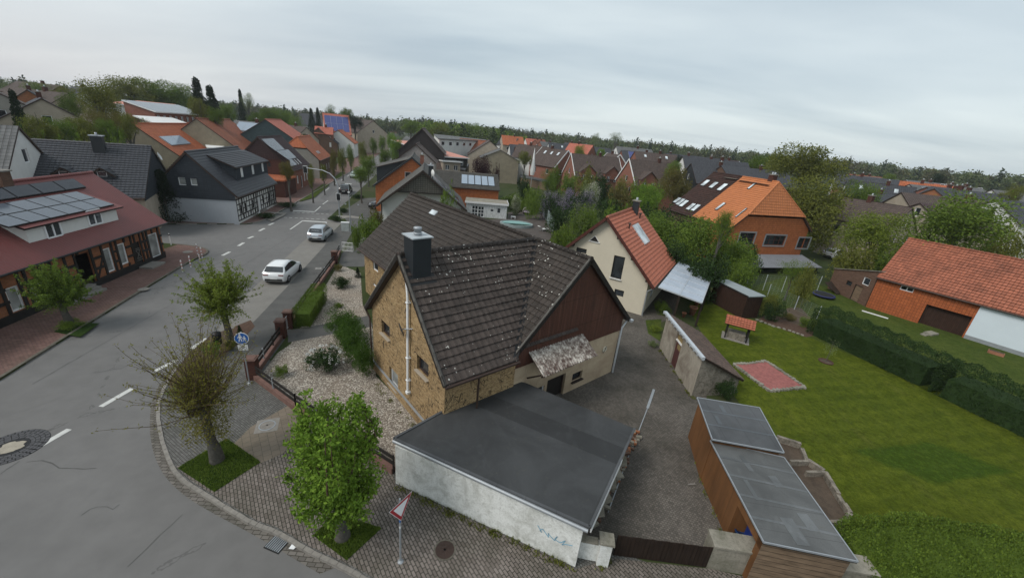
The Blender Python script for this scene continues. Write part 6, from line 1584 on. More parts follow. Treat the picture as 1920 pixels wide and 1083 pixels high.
def plant(name, label, cat, loc, r, h, key, mat, group=None, trunk=0.0, rz=None, rx=None, blossom=None):
 """tree or bush: crown (mesh copy) and, if asked, a trunk up into the crown"""
 global _n; _n += 1
 t = thing(name, label, cat, loc, rz if rz is not None else (_n*1.7) % 6.28, group)
 sq = {'bush': .75, 'bush2': .6, 'tree': 1.0, 'tree2': .9, 'tree3': 1.15, 'airy': 1.1, 'conifer': 1.3, 'grassy': .35}[key]
 c = bpy.data.objects.new('crown' if cat == 'tree' else 'foliage', crown_var(key, mat)); C.objects.link(c); c.parent = t
 hz = (h-trunk)/(2*sq); c.scale = (r, (rx or r), hz); c.location = (0, 0, trunk)
 if blossom:
  b = bpy.data.objects.new('blossom', crown_var('grassy' if False else 'airy', blossom)); C.objects.link(b); b.parent = t; b.scale = (r*1.04, (rx or r)*1.04, (h-trunk)/2.2*1.03); b.location = (0, 0, trunk)
 if cat == 'tree' or trunk > .3:
  k = bpy.data.objects.new('trunk', trunk_mesh(_n % 4)); C.objects.link(k); k.parent = t; kh = trunk+(h-trunk)*.55; k.scale = (max(.5, h*.28),)*2+(kh,)
 return t
def plantpx(name, label, cat, px, dist, pxr, top, key, mat, group=None, trunk=None, z0=0.0, **k):
 """crown centre x/y pixel, distance, crown radius in pixels, pixel height of the top"""
 p = GD(px[0], px[1], dist); tp = GD(px[0], top, dist)
 dpt = (Vector((p.x, p.y, p.z-CAMH))).dot(FWD); r = pxr*dpt/FPX*(1.6 if key == 'conifer' else 1)
 h = tp.z; zb = p.z-(h-p.z)*1.15
 if cat != 'tree': z_ = 0.0
 else: z_ = min(max(zb, .4, min(trunk or .4, h*.3)), h*.6)
 if key == 'conifer': z_ = h*.12
 return plant(name, label, cat, (p.x, p.y, z0), r, h-z0, key, mat, group, z_, **k)
# ------------------------------------------------------------------ street trees close to the camera
def near_tree(label, base, h_tr, r_tr, top, build, lmat, group=None, lean=(0, 0)):
 t = thing('street_tree', label, 'tree', (base[0], base[1], .1), 0, group); mb = MB(); V = []; F = []
 build(mb, V, F)
 mb.build('trunk', [M['bark'], M['twig']], t)
 me = bpy.data.meshes.new('crown'); me.from_pydata([tuple(v) for v in V], [], F)
 for m_ in (lmat if isinstance(lmat, (list, tuple)) else [lmat]): me.materials.append(M[m_])
 o = bpy.data.objects.new('crown', me); C.objects.link(o); o.parent = t; return t
def gnarly(mb, h, r, rnd, n=9):
 pts = []; rr = []
 for i in range(n+1):
  t = i/n; pts.append(Vector((.05*sin(t*4+rnd.random()), .05*cos(t*5+rnd.random()), h*t))); rr.append(r*(1.5-.55*min(1, t*3))*rnd.uniform(.92, 1.08))
 mb.tube(pts, rr, 12); return pts[-1]
def b_maple(mb, V, F):
 rnd = random.Random(11); top = gnarly(mb, 1.9, .17, rnd)
 for i in range(40):
  a = i*2.4; el = rnd.uniform(.15, 1.4); L = rnd.uniform(1.1, 1.9) if el < .8 else rnd.uniform(2.4, 4.3); z0 = rnd.uniform(1.25, 2.0)
  d = Vector((cos(a)*cos(el), sin(a)*cos(el), sin(el))); p = Vector((0, 0, z0)); pts = [p]; n = 7
  for k in range(n):
   d = (d+Vector((0, 0, .10))+unit(rnd)*.10).normalized(); p = p+d*L/n; 
   rr_ = hypot(p.x, p.y); lim = 1.42 if p.z < 3.6 else 1.42-.38*(p.z-3.6)
   if rr_ > lim: p.x *= lim/rr_; p.y *= lim/rr_
   pts.append(p.copy())
  mb.tube(pts, [.045*(1-k/(n+1))+.006 for k in range(n+1)], 5, 1, cap=False)
  for k in range(1, n+1):
   for q in range(9):
    c = pts[k]+unit(rnd)*rnd.uniform(.04, .24)
    for _ in range(4): add_leaf(V, F, c+unit(rnd)*.07, rnd.uniform(.09, .17), rnd, Vector((0, 0, -.2))+unit(rnd)*.6)
 for i in range(2300):
  a = rnd.uniform(0, 2*pi); z = rnd.uniform(1.4, 5.1); r = rnd.uniform(.5, 1.3)*(1-.4*abs((z-2.9)/2.2)**2)*(1+.12*sin(a*5+z*2.2))
  p = Vector((r*cos(a), r*sin(a), z))
  for _ in range(3): add_leaf(V, F, p+unit(rnd)*.08, rnd.uniform(.09, .14), rnd)
near_tree('full bright green street tree in front of the white garage wall', G(640, 1008, .1), 1.9, .2, 6, b_maple, 'l_fresh')
def b_pollard(seed, h, nshoot, L, dens, leafs=.07, low=420, upw=.35, el0=-.1, thin=.011, lowr=.55, lowz=.5):
 def f(mb, V, F):
  rnd = random.Random(seed); top = gnarly(mb, h, .17, rnd); ends = [top]
  for k in range(9):     # stubby arms with knuckles where the tree was cut back
   a = k*2.3; d = Vector((cos(a), sin(a), .2+.9*rnd.random())).normalized(); s0 = top-Vector((0, 0, rnd.uniform(.1, .9))); e = s0+d*rnd.uniform(.3, .65); mb.tube([s0, s0.lerp(e, .5)+Vector((0, 0, .05)), e], [.10, .075, .06], 7); mb.lathe([(0, -.09), (.07, -.05), (.095, .02), (.06, .08), (0, .1)], 8, 0, e); ends.append(e)
  for i in range(nshoot):
   a = rnd.uniform(0, 2*pi); el = el0+(1.45-el0)*rnd.random()**.8; d = Vector((cos(a)*cos(el), sin(a)*cos(el), sin(el))).normalized()
   p = rnd.choice(ends)+unit(rnd)*.06; LL = L*rnd.uniform(.35, 1.05)*(.75+.25*sin(max(el, 0))); pts = [p]; n = 7; bend = rnd.uniform(.2, 1.3)*upw*.2
   for k in range(n): d = (d+Vector((0, 0, bend))+unit(rnd)*.11).normalized(); p = p+d*LL/n; pts.append(p.copy())
   mb.tube(pts, [thin*(1-k/(n+1))+.003 for k in range(n+1)], 4, 1, cap=False)
   for k in range(1, n+1):
    for q in range(dens):
     add_leaf(V, F, pts[k]+unit(rnd)*rnd.uniform(.01, .12), rnd.uniform(.6, 1.25)*leafs, rnd)
  for i in range(low):
   z = rnd.uniform(h*lowz, h*1.12); a = rnd.uniform(0, 2*pi); r = rnd.uniform(.12, lowr)*(1.15-.3*abs(z/h-.8)); c = Vector((r*cos(a), r*sin(a), z))
   for _ in range(3): add_leaf(V, F, c+unit(rnd)*.09, rnd.uniform(.05, .10), rnd)
 return f
near_tree('pollarded street tree with long bare yellow-tipped shoots at the kerb bend', G(405, 864, .1), 3, .2, 6, b_pollard(5, 3.2, 210, 3.1, 7, .066, 1300, .5, -.15, .012, .75, .36), 'l_bud')
near_tree('yellow-green pollarded street tree beside the parking lane', G(432, 646, .1), 3, .2, 6, b_pollard(6, 3.0, 260, 2.3, 18, .082, 1300, .4, -.5, .009, .8, .55), 'l_yel')
def b_left(mb, V, F):
 b_pollard(8, 2.1, 190, 1.9, 24, .095, 1100, .4, -.5, .009, .9, .6)(mb, V, F)
near_tree('dense mid-green street tree before the half-timbered hall', G(130, 611, .1), 2, .2, 5, b_left, 'l_mid')
# ------------------------------------------------------------------ hedges
def hedge(label, poly, h, mat, leaf=.09, dens=230, name='hedge', bulge=.06, grp=None, z0=.1, top_noise=.05):
 """clipped or wild hedge: leaves over the faces of its block, more on top"""
 rnd = random.Random(len(label)); n = len(poly); cx_ = sum(p[0] for p in poly)/n; cy_ = sum(p[1] for p in poly)/n
 t = thing(name, label, 'hedge', (cx_, cy_, z0), 0, grp); pl = [(p[0]-cx_, p[1]-cy_) for p in poly]
 a = sum(pl[i][0]*pl[(i+1) % n][1]-pl[(i+1) % n][0]*pl[i][1] for i in range(n))
 if a < 0: pl = pl[::-1]
 V = []; F = []
 def nz(x, y, z): return (sin(x*2.1+y*1.3+1)*cos(z*1.7+y*.9)+sin(x*4.7-y*3.9+z*3))*.5
 core = MB(); core.prism([(x*.9, y*.86) for x, y in pl], 0, h*.66)
 for i in range(n):
  p, q = Vector(pl[i]), Vector(pl[(i+1) % n]); L = (q-p).length; d = (q-p)/L; nn = Vector((d.y, -d.x))
  for _ in range(int(L*h*dens)):
   s_ = rnd.uniform(0, L); z = rnd.uniform(0, h); o = nz(p.x+d.x*s_, p.y+d.y*s_, z)*bulge*1.5+rnd.uniform(-.10, .05)
   c = p+d*s_+nn*o; add_leaf(V, F, Vector((c.x, c.y, z)), leaf*rnd.uniform(.7, 1.3), rnd, Vector((nn.x, nn.y, .4)))
 xs_ = [p[0] for p in pl]; ys_ = [p[1] for p in pl]; A2 = abs(a)/2; cnt = 0; target = int(A2*dens*1.25)
 def inside(x, y):
  for i in range(n):
   x0, y0 = pl[i]; x1, y1 = pl[(i+1) % n]
   if (x1-x0)*(y-y0)-(y1-y0)*(x-x0) < -0.02: return False
  return True
 tries = 0
 while cnt < target and tries < target*12:
  tries += 1; x = rnd.uniform(min(xs_), max(xs_)); y = rnd.uniform(min(ys_), max(ys_))
  if inside(x, y): add_leaf(V, F, Vector((x, y, h+nz(x, y, 0)*top_noise*1.6+rnd.uniform(-.08, .04))), leaf*rnd.uniform(.7, 1.3), rnd, Vector((0, 0, 1))); cnt += 1
 i0 = len(V); V += [Vector(v) for v in core.v]; F2 = [tuple(k+i0 for k in f) for f in core.f]
 me = bpy.data.meshes.new('foliage'); me.from_pydata([tuple(v) for v in V], [], F+F2); me.materials.append(M[mat]); me.materials.append(M[mat])
 me.polygons.foreach_set('material_index', [0]*len(F)+[1]*len(F2)); me.update()
 o = bpy.data.objects.new('foliage', me); C.objects.link(o); o.parent = t; return t
hb = GP([(548, 622), (572, 572), (598, 562), (604, 590), (586, 620)], .1)
b0 = G(552, 616, .1); b1 = G(590, 620, .1)
def rect(p, q, w_, side=1):
 p = Vector((p[0], p[1])); q = Vector((q[0], q[1])); d = (q-p).normalized(); n = Vector((-d.y, d.x))*w_*side; return [tuple(p), tuple(q), tuple(q+n), tuple(p+n)]
e0 = G(551, 616, .1); e1 = G(588, 563, .1)
hedge('bright clipped box hedge by the garden gate', rect(e0, ext((e0.x, e0.y), (e1.x, e1.y), 1.0), .95, -1), 1.35, 'l_hedge', .06, 420)
# feathery cypress hedge along the clinker gable
p = G(640, 640, .1); q = G(688, 690, .1)
for i, (px, h_, r_, lab) in enumerate([((642, 636), 2.3, 1.0, 'rounded cypress at the far end of the green row'), ((655, 654), 2.4, 1.0, 'middle cypress of the green row by the yellow gable'), ((668, 678), 2.4, .95, 'cypress of the green row next to the house corner'), ((682, 704), 2.2, .75, 'slim nearest cypress at the yellow house corner')]):
 b = G(*px, .1); plant('cypress', lab, 'shrub', (b.x, b.y, .1), r_, h_, 'tree', 'l_cyp', 'cypresses by the yellow gable', trunk=0.0)
def bush(px, r, h, mat, label, key='bush', name='shrub', z=.1, **k):
 b = G(*px, z); return plant(name, label, 'shrub', (b.x, b.y, z), r, h, key, mat, **k)
bush((610, 690), 1.15, 1.35, 'l_dark', 'dark rhododendron full of white blossoms on the gravel', name='rhododendron', blossom=None)
b = G(610, 690, .1); rnd = random.Random(3); V = []; F = []
rh = [o for o in C.objects if o.name.startswith('rhododendron')][0]
for i in range(46):
 a = rnd.uniform(0, 2*pi); u_ = unit(rnd); u_.z = abs(u_.z); c = Vector((u_.x*.98, u_.y*.98, .45+u_.z*.82))
 for _ in range(14): add_leaf(V, F, c+unit(rnd)*.06, .075, rnd, u_)
me = bpy.data.meshes.new('blossom'); me.from_pydata([tuple(v) for v in V], [], F); me.materials.append(M['white_render']); o = bpy.data.objects.new('blossom', me); C.objects.link(o); o.parent = rh
bush((528, 705), .42, .7, 'l_mid', 'small round olive shrub near the fence corner')
bush((640, 540), .85, .95, 'l_dark', 'low spreading dark pine in the rear gravel bed', 'bush2')
bush((636, 576), .42, .35, 'l_hedge', 'tiny flat green cushion shrub in the gravel', 'bush2')
bush((597, 555), .5, .5, 'l_olive', 'small dark shrub behind the clipped hedge')
bush((634, 508), .45, .7, 'l_brown', 'small reddish shrub near the driveway pillar')
bush((671, 520), .35, .9, 'l_black', 'small dark conifer at the house wall', 'conifer')
# planting in the tree bed at the bend
bush((400, 668), .55, 1.0, 'l_fresh', 'yellow-green shrub in the tree bed beside the black bin')
bush((352, 735), .8, .75, 'l_mid', 'low green shrub below the bare pollard')
bush((375, 700), .7, .7, 'l_brown', 'brownish shrub among the pollard shoots')
bush((452, 636), .28, .9, 'l_dark', 'small dark conifer beside the second tree', 'conifer')
bush((433, 655), .35, .6, 'l_olive', 'olive undergrowth at the foot of the second tree', 'bush2')
bush((130, 614), .75, .45, 'l_mid', 'low planting around the tree before the hall', 'bush2')
# grass tufts: lawn squares, foot of walls
def tufts(name, label, spots, h, mat, seed=1):
 rnd = random.Random(seed); V = []; F = []
 for (x, y, z, n, r) in spots:
  for _ in range(n):
   a = rnd.uniform(0, 2*pi); rr = r*math.sqrt(rnd.random()); px_, py_ = x+rr*cos(a), y+rr*sin(a); hh = h*rnd.uniform(.5, 1.3); d = Vector((rnd.uniform(-.5, .5), rnd.uniform(-.5, .5), 1)).normalized(); s_ = Vector((rnd.uniform(-1, 1), rnd.uniform(-1, 1), 0)).normalized()*.012*(1+hh*4)
   i = len(V); p = Vector((px_, py_, z)); V += [p-s_, p+s_, p+d*hh]; F.append((i, i+1, i+2))
 me = bpy.data.meshes.new(name); me.from_pydata([tuple(v) for v in V], [], F); me.materials.append(M[mat]); o = bpy.data.objects.new(name, me); C.objects.link(o)
 return tag(o, label, 'grass', kind='stuff')
def fill(poly, n, rnd, z=.112):
 xs_ = [p[0] for p in poly]; ys_ = [p[1] for p in poly]; r = []; k = len(poly)
 while len(r) < n:
  x = rnd.uniform(min(xs_), max(xs_)); y = rnd.uniform(min(ys_), max(ys_)); ins = False; j = k-1
  for i in range(k):
   if (poly[i][1] > y) != (poly[j][1] > y) and x < (poly[j][0]-poly[i][0])*(y-poly[i][1])/(poly[j][1]-poly[i][1])+poly[i][0]: ins = not ins
   j = i
  if ins: r.append((x, y, z, 1, .02))
 return r
rnd = random.Random(21)
tufts('grass', 'short dark grass in the two tree squares of the pavement', fill(GP([(333, 877), (425, 822), (489, 866), (402, 922)], .1), 9000, rnd)+fill(GP([(587, 1003), (632, 962), (715, 990), (650, 1050)], .1), 9000, rnd), .07, 'l_mid')
sp_ = []
for (pa, pb, n) in (((742, 910), (1080, 1068), 60), ((1148, 1048), (1120, 1062), 8), ((1296, 745), (1236, 655), 22), ((1293, 834), (1352, 1003), 14), ((700, 715), (778, 800), 10)):
 A_ = G(*pa, .1); B_ = G(*pb, .1)
 for i in range(n): t = rnd.random(); sp_.append((A_.x+(B_.x-A_.x)*t+rnd.uniform(-.08, .08), A_.y+(B_.y-A_.y)*t-rnd.uniform(0, .12), .11, rnd.randint(6, 30), rnd.uniform(.05, .2)))
tufts('weeds', 'weeds along the foot of the garage and yard walls', sp_, .12, 'l_olive', 4)
# lawn edge shrubs and long dark hedge
h0 = G(1510, 622, .1); h1 = G(1740, 734, .1); h2 = G(1925, 852, .1)
hedge('long dark clipped hedge between lawn and orange barn, rear part', rect(h0, h1, 2.1, 1), 2.15, 'l_dark', .10, 260, bulge=.08, top_noise=.14)
h1b = ext((h0.x, h0.y), (h1.x, h1.y), .99); h3 = ext((h0.x, h0.y), (h1.x, h1.y), 2.1)
hedge('front part of the long dark hedge reaching the right border', rect(h1b, h3, 2.2, 1), 2.05, 'l_dark', .10, 260, bulge=.08, top_noise=.14)
hq = GP([(1565, 985), (1700, 975), (1920, 990), (1990, 1083), (1600, 1120), (1606, 1055)], .1)
q0 = G(1567, 990, .9); q1 = G(1990, 1010, .9)
hedge('light green clipped hedge at the bottom right corner', [tuple(G(*q_, .95).xy) for q_ in ((1566, 978), (1700, 965), (1960, 1010), (2100, 1200), (1650, 1140), (1612, 1058))], .95, 'l_hedge', .085, 520, bulge=.12, top_noise=.15)
def gp_bush(px, dist, pxr, top, mat, label, key='bush', **k): return plantpx('shrub', label, 'shrub', px, dist, pxr, top, key, mat, **k)
bush((1240, 588), .8, 1.2, 'l_mid', 'round green shrub behind the white house corner')
bush((1444, 600), 1.2, 2.0, 'l_dark', 'dark shrub beside the brown garden shed', 'bush2')
bush((1432, 596), .8, 2.6, 'l_olive', 'twiggy bush in front of the shed gable end', 'tree2')
bush((1508, 612), .7, .9, 'l_mid', 'small light shrub at the end of the dark hedge')
bush((1480, 600), .7, .6, 'l_brown', 'reddish low shrub on the earth mound', 'bush2')
bush((1355, 745), .75, 1.3, 'l_dark', 'dark ivy-like shrub on the outhouse end wall')
bush((1222, 648), .45, .35, 'l_pale', 'pale flowering edging plants along the outhouse wall', 'bush2')
bush((1228, 622), .5, .5, 'l_yel', 'yellow-green perennials beside the yard', 'bush2')
# sapling in an edging ring
p = G(1548, 678, .1); t = thing('sapling', 'young staked sapling in a dark edging ring on the lawn', 'tree', (p.x, p.y, .1)); mb = MB(); rnd = random.Random(3)
mb.tube([(0, 0, 0), (.03, .02, .8), (.0, .05, 1.6)], [.025, .018, .008], 6); V = []; F = []
for i in range(9):
 a = i*2.1; z = .8+.1*i; e = Vector((.45*cos(a)*(1-.04*i), .45*sin(a)*(1-.04*i), z+.25)); mb.tube([(0, .03, z), e], [.012, .004], 4)
 for _ in range(26): add_leaf(V, F, e*rnd.uniform(.5, 1)+Vector((0, 0, z*.0))+unit(rnd)*.1, .07, rnd)
mb.build('trunk', [M['bark']], t); me = bpy.data.meshes.new('crown'); me.from_pydata([tuple(v) for v in V], [], F); me.materials.append(M['l_pale']); o = bpy.data.objects.new('crown', me); C.objects.link(o); o.parent = t
mb = MB(); mb.tube([(.42*cos(2*pi*i/20), .42*sin(2*pi*i/20), .04) for i in range(21)], .045, 6, cap=False); mb.build('edging_ring', [plain('rust_ring', (.07, .035, .025), .9)], t); mb = MB(); mb.lathe([(.42, .02), (0, .04)], 20); mb.build('soil', [M['earth']], t)
# ------------------------------------------------------------------ trees and shrubs of the middle distance, right of the street
T = plantpx
T('tree', 'big spreading crown above the trees right of the orange house', 'tree', (1518, 305), 92, 68, 262, 'tree2', 'l_olive', rx=None)
T('tree', 'tall rounded willow-like tree touching the orange roof on the right', 'tree', (1518, 400), 74, 76, 306, 'tree3', 'l_olive', trunk=.5)
T('tree', 'light green broad tree left of the barn roof', 'tree', (1643, 438), 64, 62, 388, 'tree', 'l_yel', trunk=.4)
T('tree', 'large dark green tree rising behind the barn roof', 'tree', (1800, 420), 62, 95, 338, 'tree3', 'l_mid', trunk=.5)
T('tree', 'dark green tree left of the large tree behind the barn', 'tree', (1610, 372), 95, 38, 333, 'tree', 'l_mid', trunk=1)
T('tree', 'pale green tree just left of the big spreading crown', 'tree', (1420, 310), 120, 28, 284, 'tree2', 'l_hedge', trunk=1)
T('tree', 'second pale green tree behind the orange roof chimney', 'tree', (1455, 318), 108, 24, 292, 'tree', 'l_olive', trunk=1)
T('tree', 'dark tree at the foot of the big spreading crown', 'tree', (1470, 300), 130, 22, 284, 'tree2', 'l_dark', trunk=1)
T('shrub', 'broad green bush filling the corner right of the barn tree', 'shrub', (1900, 440), 70, 50, 405, 'tree2', 'l_olive')
T('tree', 'dense tree standing before the dark part of the orange house', 'tree', (1300, 450), 47, 62, 396, 'tree', 'l_mid', trunk=.4)
T('tree', 'dark round tree in front of the orange gable', 'tree', (1375, 480), 48, 50, 440, 'tree2', 'l_mid', trunk=.4)
T('tree', 'dark bushy tree left of the dark roof with skylights', 'tree', (1235, 440), 50, 45, 392, 'tree', 'l_mid', trunk=.3)
T('tree', 'broad dark tree filling the gap below the dark skylit roof', 'tree', (1280, 440), 52, 50, 400, 'tree', 'l_dark', trunk=.3)
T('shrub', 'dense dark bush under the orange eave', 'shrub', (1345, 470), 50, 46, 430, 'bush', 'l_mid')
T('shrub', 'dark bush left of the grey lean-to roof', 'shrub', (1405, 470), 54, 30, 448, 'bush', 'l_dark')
T('shrub', 'bushy growth at the foot of the light tree left of the barn', 'shrub', (1610, 468), 60, 40, 446, 'bush', 'l_olive')
T('shrub', 'dark bush behind the brick outbuilding roof', 'shrub', (1665, 466), 62, 34, 446, 'bush', 'l_mid')
T('tree', 'leafy tree hiding the left end of the red school hall', 'tree', (236, 226), 90, 20, 208, 'tree', 'l_olive', trunk=.4)
T('shrub', 'whitish blossoming bush above the orange barn ridge', 'shrub', (268, 226), 122, 13, 219, 'bush', 'l_mid', blossom='l_white')
T('tree', 'green tree between school hall and anthracite chimney', 'tree', (205, 240), 84, 22, 218, 'tree2', 'l_mid', trunk=.4)
T('tree', 'slim tree rising past the lowest orange skylight', 'tree', (1358, 420), 45, 22, 384, 'tree3', 'l_mid', trunk=1.5)
T('tree', 'bright light green tree left of the dark skylight roof', 'tree', (1215, 370), 72, 34, 338, 'tree2', 'l_fresh', trunk=.5)
T('tree', 'brown budding tree beside the town terrace end', 'tree', (1270, 345), 82, 30, 305, 'tree2', 'l_brown', trunk=1)
T('tree', 'second brown budding tree in front of the terrace', 'tree', (1238, 358), 78, 24, 330, 'airy', 'l_brown', trunk=1)
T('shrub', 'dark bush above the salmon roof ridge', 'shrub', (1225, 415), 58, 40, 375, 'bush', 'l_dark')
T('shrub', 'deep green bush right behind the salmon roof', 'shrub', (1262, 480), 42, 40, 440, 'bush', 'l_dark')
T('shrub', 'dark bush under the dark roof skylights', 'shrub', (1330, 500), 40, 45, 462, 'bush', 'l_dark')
T('shrub', 'bush between carport roof and orange house', 'shrub', (1392, 505), 45, 30, 480, 'bush', 'l_mid')
T('tree', 'small tree before the grey lean-to of the orange house', 'tree', (1490, 508), 47, 28, 480, 'airy', 'l_mid', trunk=.3)
T('shrub', 'yellow-green bush at the wire fence end', 'shrub', (1518, 518), 46, 24, 498, 'bush2', 'l_olive')
T('lilac', 'left purple blossoming lilac behind the pool', 'shrub', (1035, 375), 68, 24, 356, 'bush', 'l_dark', blossom='l_lilac')
T('lilac', 'middle purple blossoming lilac behind the pool', 'shrub', (1072, 372), 66, 26, 350, 'bush', 'l_dark', blossom='l_lilac')
T('lilac', 'right purple blossoming lilac beside the pale bush', 'shrub', (1100, 368), 70, 18, 352, 'bush', 'l_dark', blossom='l_lilac')
T('shrub', 'pale blossoming bush behind the lilacs', 'shrub', (1110, 352), 80, 22, 338, 'bush', 'l_pale', blossom='l_white')
T('shrub', 'large light green blossoming bush left of the salmon roof', 'shrub', (1098, 405), 52, 34, 376, 'bush', 'l_mid', blossom='l_pale')
T('shrub', 'dark green bush between lilacs and pool screen', 'shrub', (1050, 405), 58, 30, 378, 'bush', 'l_dark')
T('shrub', 'deep green bush right of the large blossoming bush', 'shrub', (1145, 385), 62, 32, 362, 'bush', 'l_dark')
T('shrub', 'green bush behind the white house ridge', 'shrub', (1160, 395), 50, 30, 372, 'bush', 'l_mid')
T('shrub', 'grey-green low shrubs under the pool screen', 'shrub', (1058, 432), 46, 24, 420, 'bush2', 'l_mid')
T('tree', 'yellow-green tree in the gardens before the terrace', 'tree', (1028, 340), 84, 18, 312, 'airy', 'l_hedge', trunk=.5)
T('shrub', 'dark bush beside the grey garden sheds', 'shrub', (985, 340), 82, 16, 326, 'bush', 'l_dark')
T('shrub', 'olive bush behind the annex corner', 'shrub', (1000, 358), 74, 20, 344, 'bush', 'l_mid')
T('shrub', 'pale flowering bush at the annex corner', 'shrub', (968, 375), 70, 11, 364, 'bush2', 'l_pale', blossom='l_white')
T('shrub', 'green bush between annex and lilacs', 'shrub', (1000, 378), 68, 18, 362, 'bush', 'l_mid')
T('tree', 'dark copper-leaved tree beside the big beige barn', 'tree', (905, 322), 88, 24, 288, 'tree', 'l_copper', trunk=.5)
T('shrub', 'smaller copper-leaved bush right of the copper tree', 'shrub', (932, 318), 88, 8, 302, 'bush', 'l_copper')
T('shrub', 'dark bush hiding the brick gable foot of the first terrace', 'shrub', (1066, 338), 98, 20, 318, 'bush', 'l_mid')
T('shrub', 'olive bush hiding the brick gable foot of the second terrace', 'shrub', (1168, 345), 90, 18, 326, 'bush', 'l_olive')
T('shrub', 'bush before the left cross gable of the second terrace', 'shrub', (1200, 345), 88, 20, 330, 'bush', 'l_mid')
T('shrub', 'garden bush before the skylit brick house', 'shrub', (1040, 322), 100, 16, 306, 'bush', 'l_hedge')
T('shrub', 'brown-green hedge bush below the terrace windows', 'shrub', (1100, 335), 92, 24, 316, 'bush2', 'l_olive')
T('shrub', 'dark bush row below the second terrace', 'shrub', (1130, 342), 88, 22, 330, 'bush2', 'l_dark')
T('shrub', 'yellowish reed-like hedge before the terrace gardens', 'shrub', (1165, 352), 82, 26, 342, 'bush2', 'l_brown')
T('shrub', 'green climber between the black roof and the clinker roof', 'shrub', (835, 375), 44, 26, 358, 'bush2', 'l_mid')
T('shrub', 'bush left of the clinker house by the driveway', 'shrub', (690, 420), 45, 24, 398, 'bush', 'l_mid')
T('shrub', 'reddish bush beside the white wall near the van', 'shrub', (705, 405), 50, 16, 392, 'bush2', 'l_brown')
T('shrub', 'green shrub in front of the clinker house rear corner', 'shrub', (668, 430), 43, 10, 412, 'bush', 'l_mid')
# street trees right and left of the road
for px, d, r, top, mt, lab in (((676, 325), 72, 20, 308, 'l_mid', 'dark leafy street tree above the black parked car'), ((690, 312), 92, 20, 284, 'l_mid', 'second leafy tree on the right of the street'), ((722, 292), 112, 16, 276, 'l_hedge', 'third lighter tree on the right of the street'), ((742, 275), 135, 14, 248, 'l_fresh', 'bright tree beside the black gable house'),
 ((625, 308), 92, 8, 276, 'l_brown', 'brown budding tree left of the street'), ((641, 300), 100, 9, 274, 'l_olive', 'olive young tree left of the street'), ((657, 292), 112, 8, 268, 'l_mid', 'slim green tree before the white house'), ((606, 322), 80, 7, 305, 'l_olive', 'small thin tree near the orange hip roof'), ((583, 328), 72, 7, 304, 'l_olive', 'thin tree at the plum house front'),
 ((680, 285), 128, 9, 262, 'l_olive', 'far tree on the left of the street'), ((700, 272), 150, 8, 256, 'l_hedge', 'farther green tree by the street'), ((716, 268), 165, 8, 252, 'l_mid', 'green street tree near the vanishing point'), ((733, 262), 180, 9, 246, 'l_fresh', 'last bright street tree near the vanishing point')):
 T('street_tree', lab, 'tree', px, d, r, top, 'tree3' if r > 9 else 'tree', mt, 'street trees along the main road', trunk=1.6)
T('street_tree', 'brown pollarded street tree beside the slate house', 'tree', (538, 318), 65, 15, 300, 'tree', 'l_brown', trunk=3.2)
b = G(318, 416, .1); plant('conifer', 'dark spruce in front of the slate gable', 'tree', (b.x, b.y, .1), 2.4, 5.6, 'conifer', 'l_black', trunk=.25)
# verge islands with low hedges at the crossing
for px, rr, lab in (((501, 409), 1.6, 'low dark hedge island at the side street corner'), ((540, 388), 2.0, 'low dark hedge around the brown street tree'), ((631, 414), 1.1, 'small hedge island in front of the silver car'), ((645, 399), 1.0, 'small hedge island at the traffic light'), ((672, 372), 1.6, 'dark hedge island beside the black parked car')):
 b = G(*px, .1); plant('hedge_island', lab, 'shrub', (b.x, b.y, .1), rr, .7, 'bush2', 'l_dark', rx=rr*.6, rz=radians(20))
# left gardens: shrubs and trees behind the anthracite house
L_ = [((30, 245), 75, 30, 228, 'l_dark', 'bush'), ((75, 235), 80, 30, 212, 'l_olive', 'tree2'), ((110, 240), 82, 28, 218, 'l_mid', 'tree'), ((60, 255), 66, 24, 238, 'l_hedge', 'bush'), ((150, 240), 84, 28, 214, 'l_olive', 'tree2'), ((195, 235), 88, 30, 205, 'l_brown', 'tree'), ((225, 232), 92, 22, 206, 'l_brown', 'tree2'), ((130, 262), 68, 26, 244, 'l_mid', 'bush'), ((175, 262), 70, 24, 240, 'l_olive', 'bush'), ((215, 255), 74, 18, 236, 'l_mid', 'bush')]
nm_ = ['dark bush above the grey roof at the left border', 'olive tree left of the cream hillside house', 'green tree under the cream hillside house', 'bright low bush over the anthracite roof, left', 'olive tree in the garden thicket, middle', 'brown budding tree left of the school roof', 'budding tree touching the school front', 'green bush above the anthracite roof middle', 'olive bush above the anthracite roof chimney', 'green bush left of the beige barn gable']
for (px, d, r, top, mt, key), lab in zip(L_, nm_): T('tree' if key != 'bush' else 'shrub', lab, 'tree' if key != 'bush' else 'shrub', px, d, r, top, key, mt, trunk=0.3)
T('tree', 'tall budding tree rising high left of the school', 'tree', (184, 185), 110, 42, 138, 'tree3', 'l_olive', trunk=.5)
T('tree', 'light green tall tree above the school, left one', 'tree', (240, 168), 175, 44, 139, 'tree', 'l_olive', trunk=2)
T('tree', 'broad green tree above the middle of the school', 'tree', (288, 172), 180, 46, 144, 'tree2', 'l_mid', trunk=2)
T('tree', 'green tree above the right end of the school', 'tree', (330, 178), 180, 36, 150, 'tree', 'l_mid', trunk=2)
T('conifer', 'black-green pine right of the school trees, taller one', 'tree', (372, 182), 140, 18, 152, 'conifer', 'l_black', trunk=1)
T('conifer', 'black-green pine right of the school trees, lower one', 'tree', (397, 192), 138, 18, 166, 'conifer', 'l_black', trunk=1)
T('tree', 'brown-green tree under the pines', 'tree', (372, 190), 128, 18, 178, 'tree2', 'l_olive', trunk=1)
